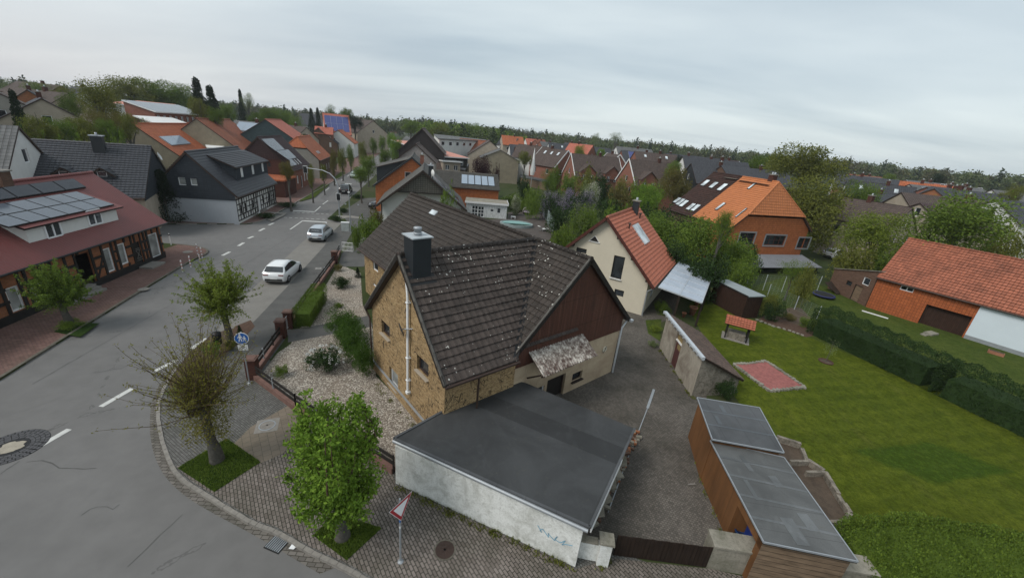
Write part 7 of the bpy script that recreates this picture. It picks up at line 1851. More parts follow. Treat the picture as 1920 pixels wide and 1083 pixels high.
T('tree', 'bright round tree at the school roof end', 'tree', (401, 210), 118, 16, 198, 'tree', 'l_hedge', trunk=.5)
T('tree', 'dark pine beside the pale crowned tree on the skyline', 'tree', (452, 192), 190, 8, 172, 'conifer', 'l_black', trunk=2)
T('tree', 'pale crowned tall tree on the skyline', 'tree', (464, 190), 190, 16, 171, 'airy', 'l_pale', trunk=4)
T('tree', 'round green tree behind the green-walled barn', 'tree', (530, 225), 175, 24, 201, 'tree', 'l_mid', trunk=1)
T('tree', 'green tree left of the green-walled barn', 'tree', (480, 222), 160, 18, 207, 'tree2', 'l_hedge', trunk=1)
T('tree', 'long green tree right of the salmon barn roof', 'tree', (556, 240), 150, 16, 214, 'tree', 'l_mid', trunk=.5)
T('tree', 'light green crown above the blue collector roof', 'tree', (619, 205), 230, 12, 193, 'airy', 'l_hedge', trunk=5)
T('tree', 'light green crown right of the blue collector roof', 'tree', (650, 215), 220, 16, 200, 'tree2', 'l_hedge', trunk=4)
T('conifer', 'dark fir left of the blue collector roof', 'tree', (584, 222), 200, 8, 206, 'conifer', 'l_black', trunk=1)
T('conifer', 'second dark fir beside the blue collector roof', 'tree', (596, 218), 200, 7, 205, 'conifer', 'l_black', trunk=1)
T('tree', 'black-green broad yew above the street bend', 'tree', (665, 228), 190, 18, 214, 'tree', 'l_black', trunk=1)
T('conifer', 'dark spruce left of the cream hillside house', 'tree', (30, 200), 90, 16, 176, 'conifer', 'l_black', trunk=.3)
T('tree', 'bright green tree right of the cream hillside house', 'tree', (130, 188), 118, 22, 170, 'tree', 'l_hedge', trunk=.5)
T('tree', 'grey budding tree on the far left skyline', 'tree', (10, 155), 200, 14, 143, 'airy', 'l_pale', trunk=2)
T('tree', 'broad green crown at the far left skyline', 'tree', (75, 168), 190, 26, 152, 'tree', 'l_mid', trunk=1)
T('tree', 'olive crown right of the far left skyline crown', 'tree', (118, 172), 180, 22, 158, 'tree2', 'l_olive', trunk=1)
T('tree', 'low green crown between pines and skyline pair', 'tree', (425, 204), 150, 16, 192, 'tree', 'l_mid', trunk=1)
T('tree', 'round green crown above the salmon barn ridge', 'tree', (505, 212), 170, 20, 200, 'tree', 'l_hedge', trunk=1)
T('tree', 'dark green crown behind the black gable house', 'tree', (770, 236), 190, 20, 222, 'tree', 'l_mid', trunk=1)
T('tree', 'olive crown behind the white flat building', 'tree', (820, 244), 215, 22, 226, 'tree2', 'l_olive', trunk=1)
T('tree', 'tall green crown between orange bungalow and flat building', 'tree', (888, 246), 225, 20, 228, 'tree', 'l_mid', trunk=1)
T('tree', 'garden tree between the parasol and the beige barn', 'tree', (985, 296), 112, 14, 280, 'tree2', 'l_olive', trunk=.5)
T('tree', 'leafy tree in front of the anthracite houses right of the terraces', 'tree', (1262, 318), 98, 18, 298, 'tree', 'l_mid', trunk=.5)
T('tree', 'tree between the low dark house and raspberry roof', 'tree', (1312, 316), 112, 10, 304, 'tree', 'l_hedge', trunk=.5)
T('tree', 'tree behind the brick gable house in the right suburb', 'tree', (1672, 332), 165, 14, 322, 'tree2', 'l_mid', trunk=.5)
T('tree', 'tree at the right border above the white row house', 'tree', (1905, 352), 130, 16, 342, 'tree', 'l_olive', trunk=.5)
T('tree', 'pale willow in the gardens before the forest', 'tree', (1113, 262), 190, 10, 252, 'airy', 'l_pale', trunk=1)
T('tree', 'round yellow-green tree behind the first terrace', 'tree', (1088, 280), 140, 12, 270, 'tree', 'l_yel', trunk=.5)
T('tree', 'bright shrub-like tree behind the second terrace', 'tree', (1130, 283), 150, 10, 276, 'tree2', 'l_fresh', trunk=.3)
T('tree', 'dark tree at the end of the second terrace', 'tree', (1272, 300), 120, 8, 288, 'tree', 'l_black', trunk=1)
T('tree', 'bare pale tree crown on the skyline, larger one', 'tree', (1155, 258), 300, 14, 246, 'airy', 'l_pale', trunk=6)
T('tree', 'bare pale tree crown on the skyline, smaller one', 'tree', (1118, 256), 300, 8, 247, 'airy', 'l_pale', trunk=6)
T('tree', 'dark round tree before the forest on the right', 'tree', (1760, 330), 210, 12, 322, 'tree', 'l_black', trunk=1)
T('tree', 'leafy tree right of the brown roof at the right side', 'tree', (1735, 372), 115, 12, 362, 'tree', 'l_mid', trunk=.5)
T('tree', 'green tree over the row houses on the right border', 'tree', (1885, 365), 110, 14, 354, 'tree2', 'l_olive', trunk=.5)
# ------------------------------------------------------------------ far wood: one mass of crowns round the village
rnd = random.Random(77); bases = []
for i in range(7):
 Vv = []; Ff = []; r2 = random.Random(100+i); con = i >= 5
 cl = [(unit(r2)*r2.uniform(.3, .8), r2.uniform(.25, .45)) for _ in range(16)] if not con else [(Vector((0, 0, -1+2*t/16)), .42*(1-t/17)+.08) for t in range(16)]
 for _ in range(210):
  c, r = cl[int(r2.random()*16)]; add_leaf(Vv, Ff, c+unit(r2)*r, r2.uniform(.16, .28), r2)
 bases.append((Vv, Ff))
def far_wood(name, label, n, dist, az, hgt, seed, mats, zb=0.0):
 rnd = random.Random(seed); V = []; F = []; mi = []
 for i in range(n):
  a = radians(rnd.uniform(*az)); d = dist[0]+(dist[1]-dist[0])*rnd.random()**1.3; h = rnd.uniform(*hgt)*(1+.0*d); r = rnd.uniform(4.0, 7.5); con = rnd.random() < .16
  Vv, Ff = bases[rnd.randint(5, 6) if con else rnd.randint(0, 4)]; x, y = d*sin(a), d*cos(a); r = r*.8 if con else r; hh = h*(.7 if con else .6); zc = h-hh/2; ca, sa = cos(i*1.3), sin(i*1.3); o = len(V)
  V += [(x+(v.x*ca-v.y*sa)*r, y+(v.x*sa+v.y*ca)*r, zb+zc+v.z*hh/2) for v in Vv]; F += [tuple(k+o for k in f) for f in Ff]; mi += [1 if con else (2 if rnd.random() < .3 else 0)]*len(Ff)
 me = bpy.data.meshes.new(name); me.from_pydata(V, [], F)
 for m_ in mats: me.materials.append(M[m_])
 me.polygons.foreach_set('material_index', mi); me.update(); o = bpy.data.objects.new(name, me); C.objects.link(o)
 return tag(o, label, 'forest', kind='stuff')
M['l_farb'] = leaf_m('far_budding_leaves', (0.075, 0.072, 0.035), (0.12, 0.11, 0.055), .1)
far_wood('forest', 'mixed wood closing the view behind the village, centre and right', 1900, (330, 620), (-16, 62), (15, 20.5), 3, ['l_far', 'l_fard', 'l_farb'])
far_wood('forest', 'mixed wood on the low ridge behind the left part of the village', 900, (350, 620), (-62, -16), (13, 18.5), 4, ['l_far', 'l_fard', 'l_farb'])
far_wood('treeline', 'line of green trees behind the end of the main street', 170, (215, 300), (-14, -1), (13, 17.5), 5, ['l_mid', 'l_fard', 'l_far'])
far_wood('treeline', 'line of garden trees between the rear houses on the right', 160, (150, 290), (8, 60), (4, 8), 6, ['l_far', 'l_fard', 'l_farb'])
far_wood('treeline', 'line of garden trees between the rear houses on the left', 140, (130, 300), (-58, -26), (4, 9), 8, ['l_mid', 'l_fard', 'l_far'])
# dark undergrowth that fills the gardens between the houses
def scrub(name, label, regions, seed, mat, n, hr_=(.8, 2.2)):
 rnd = random.Random(seed); V = []; F = []
 for _ in range(n):
  poly = rnd.choice(regions); x, y, _, _, _ = fill(poly, 1, rnd)[0]; Vv, Ff = bases[rnd.randint(0, 4)]; r = rnd.uniform(.8, 2.0); h = rnd.uniform(*hr_); o = len(V); a = rnd.random()*6
  V += [(x+(v.x*cos(a)-v.y*sin(a))*r, y+(v.x*sin(a)+v.y*cos(a))*r, h*.5+v.z*h*.5) for v in Vv]; F += [tuple(k+o for k in f) for f in Ff]
 me = bpy.data.meshes.new(name); me.from_pydata(V, [], F); me.materials.append(M[mat]); me.update(); o = bpy.data.objects.new(name, me); C.objects.link(o); return tag(o, label, 'undergrowth', kind='stuff')
scrub('undergrowth', 'tangle of low garden bushes between pool and terraces', [[(6, 72), (24, 68), (34, 84), (10, 92)], [(8, 60), (16, 50), (24, 62), (10, 70)], [(-2, 74), (8, 72), (8, 88), (-4, 90)]], 1, 'l_mid', 150)
scrub('undergrowth', 'dark bushes under the trees beside the orange house', [[(13, 42), (22, 44), (23, 56), (14, 54)], [(46, 50), (62, 48), (90, 80), (52, 78)]], 2, 'l_dark', 130, (1, 3))
scrub('undergrowth', 'thicket filling the gardens behind the anthracite house', [[(-95, 62), (-62, 70), (-60, 100), (-110, 100)]], 3, 'l_olive', 130, (1.5, 4))
# ------------------------------------------------------------------ vehicles
def car(label, px_r, px_f, body, scale=1.0, h=1.52, L=4.25, w=1.80, name='parked_car', wheelside=1, group=None, suv=False, glassm='glass'):
 """px_r, px_f: ground contact of the right rear and right front wheel in the photo"""
 a = G(*px_r, .02); b = G(*px_f, .02); az = atan2(b.y-a.y, b.x-a.x) if px_f else 0
 return car_at(label, (a.x, a.y), az, body, h, L, w, name, group)
def car_at(label, rr, az, body, h=1.52, L=4.25, w=1.8, name='parked_car', group=None, z=.02, box=False):
 # origin: centre on the ground; rear right wheel at (-wb/2, -w/2+.1)
 wb = L*.65; hw = w/2; c, s_ = cos(az), sin(az); ox, oy = -wb/2, -(hw-.10)
 root = thing(name, label, 'car' if not box else 'van', (rr[0]-(ox*c-oy*s_), rr[1]-(ox*s_+oy*c), z), az, group)
 bm_ = M[body]; X0 = -L/2
 # stations: x, half width, sill z, belt z
 st = [(0.0, .80, .42, .70), (.05, .90, .30, .92), (.22, .96, .24, 1.0), (.8, 1.0, .20, 1.0), (L*.5, 1.0, .19, .98), (L-1.25, .99, .20, .95), (L-.55, .95, .22, .86), (L-.14, .86, .26, .74), (L, .74, .36, .58)]
 if box: st = [(0.0, .92, .35, 1.0), (.06, .97, .28, 1.1), (.3, 1.0, .24, 1.12), (.9, 1.0, .22, 1.12), (L*.5, 1.0, .22, 1.1), (L-1.0, .99, .22, 1.08), (L-.5, .96, .24, 1.0), (L-.1, .88, .28, .84), (L, .8, .36, .66)]
 mb = MB(); rings = []
 for x, k, zs, zb in st:
  W_ = hw*k; zm = (zs+zb)/2
  rings.append([(X0+x, -W_*.90, zs), (X0+x, -W_*.985, zs+.12), (X0+x, -W_, zm), (X0+x, -W_*.97, zb-.06), (X0+x, -W_*.86, zb), (X0+x, 0, zb+.03), (X0+x, W_*.86, zb), (X0+x, W_*.97, zb-.06), (X0+x, W_, zm), (X0+x, W_*.985, zs+.12), (X0+x, W_*.90, zs)])
 nn_ = 11
 vs = [p for r in rings for p in r]; fs = []
 for i in range(len(rings)-1):
  for k in range(nn_-1): fs.append((i*nn_+k, (i+1)*nn_+k, (i+1)*nn_+k+1, i*nn_+k+1))
  fs.append((i*nn_+nn_-1, (i+1)*nn_+nn_-1, (i+1)*nn_, i*nn_))
 fs.append(tuple(range(nn_))[::1]); fs.append(tuple((len(rings)-1)*nn_+k for k in range(nn_))[::-1])
 mb.mesh(vs, fs, 0, True)
 # cabin: lofted greenhouse in body colour with proud glazing
 zr = h; zbel = .96 if not box else 1.08
 cab = [(.10, .80, .96, .97), (.34, .78, zbel, zr-.30), (.62, .74, zbel, zr-.07), (L*.36, .745, zbel, zr), (L*.50, .74, zbel, zr-.02), (L*.60, .72, zbel, zr-.13), (L*.68, .74, zbel-.02, zr-.33), (L*.77, .80, zbel-.06, zbel-.03)]
 if box: cab = [(.02, .80, 1.05, 1.06), (.12, .84, zbel, zr-.1), (.3, .84, zbel, zr-.01), (L*.4, .84, zbel, zr), (L*.58, .83, zbel, zr-.04), (L*.68, .80, zbel, zr-.3), (L*.76, .80, zbel-.04, zr-.6), (L*.82, .82, zbel-.08, zbel-.04)]
 cr_ = []
 for x, k, zl, zt_ in cab:
  f_ = (zt_-zl)/(zr-zbel); wt = hw*(k+(.93-k)*(1-max(0, f_))); cr_.append([(X0+x, -hw*.93, zl-.03), (X0+x, -wt-.02, (zl+zt_*2)/3), (X0+x, -wt*.93, zt_-.015), (X0+x, -wt*.5, zt_+.02*max(0, f_)), (X0+x, wt*.5, zt_+.02*max(0, f_)), (X0+x, wt*.93, zt_-.015), (X0+x, wt+.02, (zl+zt_*2)/3), (X0+x, hw*.93, zl-.03)])
 vs = [p for r in cr_ for p in r]; mb.mesh(vs, [(i*8+k, (i+1)*8+k, (i+1)*8+k+1, i*8+k+1) for i in range(len(cr_)-1) for k in range(7)], 0, True)
 mb.build('body', [bm_], root)
 def gl(nm, pts, off): mb = MB(); mb.face([Vector(p)+Vector(off) for p in pts]); mb.build(nm, [M['glass']], root)
 l3 = lambda i, k, j, q, t, u: Vector(cr_[i][k]).lerp(Vector(cr_[j][q]), t)
 R0_, R1_ = cr_[0], cr_[2]
 a0 = [Vector(cr_[0][2]).lerp(Vector(cr_[1][2]), .35), Vector(cr_[0][5]).lerp(Vector(cr_[1][5]), .35), Vector(cr_[2][5]).lerp(Vector(cr_[1][5]), .25), Vector(cr_[2][2]).lerp(Vector(cr_[1][2]), .25)]
 a0 = [Vector((p.x, p.y*.93, p.z)) for p in a0]; gl('rear_window', a0[::-1], (-.03, 0, .035))
 n7 = len(cr_)-1; w0 = [Vector(cr_[n7][2]), Vector(cr_[n7][5]), Vector(cr_[n7-3][5]).lerp(Vector(cr_[n7-2][5]), .25), Vector(cr_[n7-3][2]).lerp(Vector(cr_[n7-2][2]), .25)]
 w0 = [Vector((p.x, p.y*.94, p.z)) for p in w0]; gl('windshield', w0, (.03, 0, .045))
 for sg, (kl, ku) in ((-1, (0, 2)), (1, (7, 5))):
  def q_(i, t, x=None): a_ = Vector(cr_[i][kl]); b_ = Vector(cr_[i][ku]); p = a_.lerp(b_, t); return Vector((p.x, p.y+sg*(.012+.035*(1-abs(2*t-1))), p.z))
  mb = MB(); pts = [q_(1, .38), q_(n7-1, .30), q_(n7-1, .62), q_(n7-2, .84), q_(n7-3, .86), q_(3, .87), q_(2, .80)]; 
  mb.face(pts if sg < 0 else pts[::-1]); mb.build('side_window', [M['glass']], root)
 mb = MB(); mb.box(X0-.012, X0+.06, -hw*.72, hw*.72, .36, .52); mb.box(X0-.015, X0, -.27, .27, .50, .60, 1); mb.build('rear_bumper', [M['rubber'], M['white']], root)
 for sg in (-1, 1):
  mb = MB(); mb.box(X0+.0, X0+.12, sg*hw*.62-.19*1, sg*hw*.62+.19, .80, .88); mb.build('tail_light', [plain('tail_light_red', (0.16, 0.02, 0.015), .3)], root)
  mb = MB(); mb.box(X0+L-.22, X0+L-.05, sg*hw*.62-.15, sg*hw*.62+.15, .58, .68); mb.build('headlight', [M['glass_lt']], root)
  mb = MB(); mb.box(X0+xw-.35, X0+xw-.17, sg*(hw+.02)-.09, sg*(hw+.02)+.09, .93, 1.05); mb.build('mirror', [bm_], root)
 for x in (X0+L/2-wb/2, X0+L/2+wb/2):
  for sg in (-1, 1):
   MM = Matrix.Translation((x, sg*(hw-.10), .33)) @ Matrix.Rotation(pi/2, 4, 'X')
   mb = MB(); mb.lathe([(.20, -.105), (.31, -.105), (.335, -.08), (.335, .08), (.31, .105), (.20, .105)], 22, 0, M=MM)
   wh = mb.build('wheel', [M['rubber']], root)
   mb = MB(); mb.lathe([(0, .07), (.06, .08), (.19, .075), (.21, .10), (.21, -.10), (.19, -.075), (.06, -.08), (0, -.07)], 22, 0, M=MM)
   for k in range(5):
    t = 2*pi*k/5; 
    for o in (-.088, .088): p = MM @ Vector((.05*cos(t), .05*sin(t), o)); q = MM @ Vector((.2*cos(t), .2*sin(t), o)); mb.beam(p, q, .045, .02, 1, (0, 1, 0))
   mb.build('rim', [M['rubber'], M['metal_grey']], wh)
 return root
def paint(name, c, rough=.25, metal=.0):
 m = NM(name, rough, .6, metal); m.b.inputs['Coat Weight'].default_value = .6; m.b.inputs['Coat Roughness'].default_value = .08; m.col(m.ramp(m.noise(m.ob, 1.0, 2), [(.3, sc3(c, .95)), (.7, sc3(c, 1.05))])); M[name] = m.mat
paint('car_white', (0.68, 0.69, 0.70)); paint('car_silver', (0.42, 0.46, 0.50), .3, .3); paint('car_black', (0.012, 0.013, 0.015)); paint('car_green', (0.25, 0.30, 0.26))
car('white hatchback in the parking lane nearest the camera', (540.6, 529), (561.5, 509), 'car_white')
car('silver estate car in the parking lane behind the white one', (609.5, 452.2), (620.8, 441.8), 'car_silver', h=1.58, L=4.45)
p = G(654.5, 363.5, .02); car_at('black estate car at the right kerb beyond the crossing', (p.x, p.y), radians(103), 'car_black', 1.65, 4.5, 1.85)
p = G(661, 331, .02); car_at('pale green oncoming car far along the street', (p.x, p.y), radians(-77), 'car_green', name='oncoming_car')
p = G(738, 390, .1); car_at('dark van parked beside the orange gable house', (p.x, p.y), radians(205), 'car_black', 1.95, 4.9, 1.9, name='parked_van', z=.1, box=True)
p = G(1565, 487, .1); car_at('white car half hidden behind the brick outbuilding', (p.x, p.y), radians(20), 'car_white', z=.1)
# ------------------------------------------------------------------ signs and street furniture
p = G(468, 719, .1); nrm = Vector((.30, -.95, 0)).normalized(); root = thing('path_sign', 'round blue shared path sign with white plate on a steel post', 'sign', (p.x, p.y, .1), atan2(nrm.y, nrm.x)+pi/2)
# local: sign faces -y
mb = MB(); mb.tube([(0, 0, 0), (0, 0, 2.95)], .03, 10); mb.lathe([(.0, .08), (.09, .07), (.12, 0)], 12); mb.build('post', [M['metal_grey']], root)
RX = Matrix.Rotation(pi/2, 4, 'X')
mb = MB(); MM = Matrix.Translation((0, -.05, 2.62)) @ RX; mb.lathe([(0, .006), (.285, .006), (.285, 0)], 32, 0, M=MM, smooth=False); mb.lathe([(.285, .0), (.285, .007), (.31, .007), (.31, -.015), (0, -.015)], 32, 1, M=MM, smooth=False)
y = -.0585
def disc2(mb, cx, cz, r, m, y, n=14): mb.face([(cx+r*cos(-2*pi*i/n), y, cz+r*sin(2*pi*i/n)) for i in range(n)][::-1] if True else [], m)
def pol(mb, pts, m, y): mb.face([(a, y, b) for a, b in pts], m)
def flipchk(pts): 
 a = sum(pts[i][0]*pts[(i+1) % len(pts)][1]-pts[(i+1) % len(pts)][0]*pts[i][1] for i in range(len(pts))); return pts if a > 0 else pts[::-1]
def figure(mb, cx, cz, k, m, y):
 n = 12; mb.face([(cx+.045*k*cos(2*pi*i/n), y, cz+.17*k+.045*k*sin(2*pi*i/n)) for i in range(n)], m)
 for pts in ([(-.05, .11), (.05, .11), (.04, -.02), (-.04, -.02)], [(-.04, -.02), (0, -.02), (-.04, -.20), (-.08, -.20)], [(0, -.02), (.04, -.02), (.09, -.20), (.05, -.20)], [(.05, .11), (.11, -.01), (.085, -.03), (.03, .08)], [(-.05, .11), (-.03, .08), (-.085, -.03), (-.11, -.01)]):
  pol(mb, flipchk([(cx+a*k, cz+b*k) for a, b in pts]), m, y-.001*(abs(pts[0][0]) > .045))
figure(mb, -.06, 2.66, 1.0, 2, y); figure(mb, .12, 2.60, .72, 2, y)
mb.build('blue_disc', [plain('sign_blue', (0.015, 0.10, 0.36), .4, .05), M['white'], M['white']], root)
mb = MB(); mb.box(-.21, .21, -.062, -.05, 1.98, 2.27); 
yb = -.0635
for cx_ in (-.09, .09): 
 n = 16
 for i in range(n):
  t0, t1 = 2*pi*i/n, 2*pi*(i+1)/n; c0 = (cx_, 2.10); q = [(c0[0]+.055*cos(t0), c0[1]+.055*sin(t0)), (c0[0]+.07*cos(t0), c0[1]+.07*sin(t0)), (c0[0]+.07*cos(t1), c0[1]+.07*sin(t1)), (c0[0]+.055*cos(t1), c0[1]+.055*sin(t1))]; pol(mb, flipchk(q), 1, yb)
for a_, b_ in (((-.09, 2.10), (-.03, 2.19)), ((-.03, 2.19), (.06, 2.19)), ((.06, 2.19), (.09, 2.10)), ((-.03, 2.19), (.01, 2.10)), ((.01, 2.10), (.06, 2.19))): mb.beam((a_[0], yb, a_[1]), (b_[0], yb, b_[1]), .014, .003, 1, (0, 1, 0))
mb.build('bicycle_plate', [M['white'], M['black_metal']], root)
# give way sign, seen from the side
A_ = G(738.6, 963.3, 2.72); B_ = G(775.4, 928.5, 2.72); p = G(751, 1052, .1); d = (B_-A_); d.z = 0; rz = atan2(d.y, d.x)
root = thing('give_way_sign', 'give way triangle with red border on a stickered steel post', 'sign', (p.x, p.y, .1), rz)
mb = MB(); mb.tube([(0, 0, 0), (0, 0, 2.7)], .03, 10); mb.lathe([(0, .06), (.08, .05), (.1, 0)], 10); 
for k, z in enumerate((1.5, 1.75, 1.95)): mb.lathe([(.032, z), (.033, z+.01), (.033, z+.08+.02*k), (.032, z+.09+.02*k)], 10, 1 if k != 1 else 2)
mb.build('post', [M['metal_grey'], M['white'], plain('sticker_blue', (.05, .12, .3))], root)
mb = MB()
def tri(r, z0): return [(-r*.866, z0+r*.5), (0, z0-r), (r*.866, z0+r*.5)]
zc = 2.36
for sg in (-1,):
 for r, m_, y in ((.53, 0, -.045), (.50, 1, -.048), (.34, 2, -.051)): pol(mb, tri(r, zc), m_, y)
 pol(mb, tri(.53, zc)[::-1], 3, -.040)
for i in range(3):
 t = tri(.53, zc); a_, b_ = t[i], t[(i+1) % 3]; mb.face([(a_[0], -.040, a_[1]), (b_[0], -.040, b_[1]), (b_[0], -.045, b_[1]), (a_[0], -.045, a_[1])], 3)
mb.build('triangle', [M['white'], plain('sign_red', (0.35, 0.02, 0.03), .4, .05), M['white_pvc'], M['metal_grey']], root)
# bollards
for i, (px, lab) in enumerate([((342.8, 509.5), 'striped bollard nearest the hall door'), ((358, 501), 'striped bollard second from the hall door'), ((371, 476.6), 'striped bollard at the side street mouth'), ((379.5, 483.5), 'striped bollard beside the side street one'), ((375, 489.5), 'lowest striped bollard close to the kerb')]):
 p = G(*px, .1); hgt = 1.0 if i < 4 else .6; root = thing('bollard', 'red and white '+lab, 'bollard', (p.x, p.y, .1), 0, 'striped bollards at the street corner')
 mb = MB(); n = 7
 for k in range(n): mb.tube([(0, 0, hgt*k/n), (0, 0, hgt*(k+1)/n)], .045, 10, k % 2, cap=(k == n-1))
 mb.build('shaft', [M['white'], plain('faded_red', (.42, .2, .19), .6)], root)
# traffic signals
def signal(root, x, y, z, rz=0.0, nm='signal_head'):
 MM = Matrix.Translation((x, y, z)) @ Matrix.Rotation(rz, 4, 'Z'); mb = MB(); mb.box(-.28, .28, -.06, -.02, -.5, .5, 1, MM); mb.box(-.22, .22, -.12, .12, -.43, .43, 0, MM); o = mb.build(nm, [M['black_metal'], M['white']], root)
 for k in range(3): mb = MB(); M2 = MM @ Matrix.Translation((0, -.12, .27-k*.27)) @ RX; mb.lathe([(0, .01), (.1, .01), (.12, .08), (.13, .08), (.11, 0)], 14, 0, M=M2); mb.build('lens', [M['black_metal']], o)
p = G(637, 408, .1); q = G(573, 325, 5.6); dv_ = Vector((q.x-p.x, q.y-p.y, 0)); Lh = dv_.length; rz = atan2(dv_.y, dv_.x)
root = thing('traffic_light', 'traffic light with long curved arm over the main street', 'traffic light', (p.x, p.y, .1), rz)
mb = MB(); mb.tube([(0, 0, 0), (0, 0, 3.2), (.0, 0, 4.4), (.35, 0, 5.3), (1.1, 0, 5.9), (2.2, 0, 6.2), (Lh, 0, 6.25)], [.09, .08, .07, .065, .06, .05, .045], 8); mb.build('mast_arm', [M['metal_grey']], root)
signal(root, Lh, -.0, 6.0, pi/2-rz+pi-.0+radians(13)-pi/2+pi/2-pi/2); signal(root, 0, 0, 2.9, -rz+radians(13))
p = G(658, 438, .1); root = thing('camera_post', 'slim grey post with crossbar beside the driveway', 'post', (p.x, p.y, .1), .2)
mb = MB(); mb.tube([(0, 0, 0), (0, 0, 5.9)], [.06, .04], 8); mb.build('post', [M['metal_grey']], root); mb = MB(); mb.beam((-.35, 0, 5.95), (.35, 0, 5.95), .1, .07); mb.box(-.1, .1, -.1, .1, 4.9, 5.05); mb.build('crossbar', [M['white']], root)
p = G(353.6, 411, .1); root = thing('street_name_post', 'grey post with white panel in front of the slate house', 'sign', (p.x, p.y, .1), .3)
mb = MB(); mb.tube([(0, 0, 0), (0, 0, 3.1)], .04, 8); mb.build('post', [M['metal_grey']], root); mb = MB(); mb.box(-.12, .12, -.06, -.03, 2.2, 3.2); mb.build('panel', [M['white']], root)
p = G(321, 459, .1); root = thing('marker_post', 'short white reflector post at the hall corner', 'post', (p.x, p.y, .1)); mb = MB(); mb.tube([(0, 0, 0), (0, 0, 1.15)], .04, 8); mb.build('shaft', [M['white']], root); mb = MB(); mb.box(-.05, .05, -.05, .05, .95, 1.05); mb.build('reflector', [M['black_metal']], root)
p = G(412, 660, .1); root = thing('waste_bin', 'black post-mounted waste bin in the planted kerb bed', 'bin', (p.x, p.y, .1), .6)
mb = MB(); mb.lathe([(0, .55), (.2, .55), (.23, 1.2), (.2, 1.25), (0, 1.3)], 14); mb.build('container', [M['black_metal']], root); mb = MB(); mb.tube([(.0, .26, 0), (0, .26, 1.5)], .03, 8); mb.build('post', [M['metal_grey']], root)
p = G(648, 433, .1); root = thing('utility_cabinet', 'pale grey utility cabinet beside the driveway pillar', 'cabinet', (p.x, p.y, .1), .25)
mb = MB(); mb.box(-.45, .45, -.2, .2, 0, 1.05); mb.build('body', [plain('cabinet_grey', (.36, .38, .37), .6)], root); mb = MB(); mb.box(-.48, .48, -.23, .23, 1.05, 1.12); mb.build('lid', [M['white']], root)
def cover(label, px, r, mat, ring=None, square=True, z=.113, name='manhole_cover', spoke=True):
 p = G(*px, z); root = thing(name, label, 'manhole cover', (p.x, p.y, z), .4)
 mb = MB(); mb.lathe([(0, .012), (r*.86, .012), (r*.86, .006)], 24, 0, smooth=False)
 if spoke:
  for k in range(6): t = pi*k/6; mb.beam((r*.8*cos(t), r*.8*sin(t), .014), (-r*.8*cos(t), -r*.8*sin(t), .014), .03, .006)
 mb.build('lid', [M[mat]], root)
 mb = MB(); mb.lathe([(r*.88, .004), (r*.88, .016), (r, .016), (r*1.02, 0)], 24, 0, smooth=False)
 if square: mb.prism([(-r*1.35, -r*1.35), (r*1.35, -r*1.35), (r*1.35, r*1.35), (-r*1.35, r*1.35)], -.01, .003, 1)
 mb.build('frame', [M[ring or mat], M['kerb']], root)
cover('pale round cover in a square concrete frame on the pavement', (501, 797), .33, 'kerb', 'metal_grey')
cover('dark round manhole cover in the pavers near the triangle sign', (834, 1030), .36, 'gutter_brown', 'kerb_dark', False)
cover('pale oval cover on the red pavement before the hall', (269, 542), .33, 'kerb', 'kerb', False)
cover('pale oval cover on the red pavement near the bollards', (352, 472), .38, 'kerb', 'kerb', False)
cover('small square-framed hydrant cover on the pavement by the fence', (597, 503), .2, 'kerb', 'metal_grey')
p = G(22, 838, 0); root = thing('manhole_cover', 'manhole with pale cracked patch inside a ring of dark setts', 'manhole cover', (p.x, p.y, .006))
mb = MB(); rnd = random.Random(6)
for ring_ in range(4):
 r0 = .50+ring_*.13; n = int(2*pi*r0/.17)
 for k in range(n): t0 = 2*pi*k/n+.02; t1 = 2*pi*(k+1)/n-.02; r1 = r0+.115; z_ = rnd.uniform(.006, .014); mb.face([(r0*cos(t0), r0*sin(t0), z_), (r1*cos(t0), r1*sin(t0), z_), (r1*cos(t1), r1*sin(t1), z_), (r0*cos(t1), r0*sin(t1), z_)])
mb.lathe([(.45, .002), (1.02, .002)], 40, 1, smooth=False); mb.build('sett_ring', [plain('dark_setts', (.075, .075, .08), .85, .4, 9), M['rubber']], root)
mb = MB(); mb.face([(.38*cos(2*pi*i/17)*(1+.22*sin(i*2.7)), .33*sin(2*pi*i/17)*(1+.18*cos(i*1.9)), .018) for i in range(17)]); mb.lathe([(0, .008), (.48, .008)], 24, 1, smooth=False); mb.build('cover', [plain('pale_patch', (.30, .27, .22), .9, .2, 4), M['black_metal']], root)
p = G(519, 1020, 0); q = G(600, 1055, 0); d = q-p; root = thing('drain_grate', 'cast iron drain grate in the gutter by the kerb', 'drain', (p.x, p.y, .01), atan2(d.y, d.x))
mb = MB()
for k in range(8): mb.box(-.26+k*.07, -.23+k*.07, -.2, .2, 0, .025)
mb.build('bars', [M['metal_grey']], root); mb = MB(); mb.face([(-.3, -.24, .001), (.3, -.24, .001), (.3, .24, .001), (-.3, .24, .001)]); mb.build('pit', [M['rubber']], root)
p = G(549, 1026, 0); mb = MB(); mb.face([(-.1, -.06, .02), (.08, -.09, .05), (.12, .05, .02), (-.05, .1, .06)]); o = mb.build('litter', [M['white_pvc']], None, (p.x, p.y, .01)); tag(o, 'scrap of pale blue-white packaging lying in the gutter', 'litter')
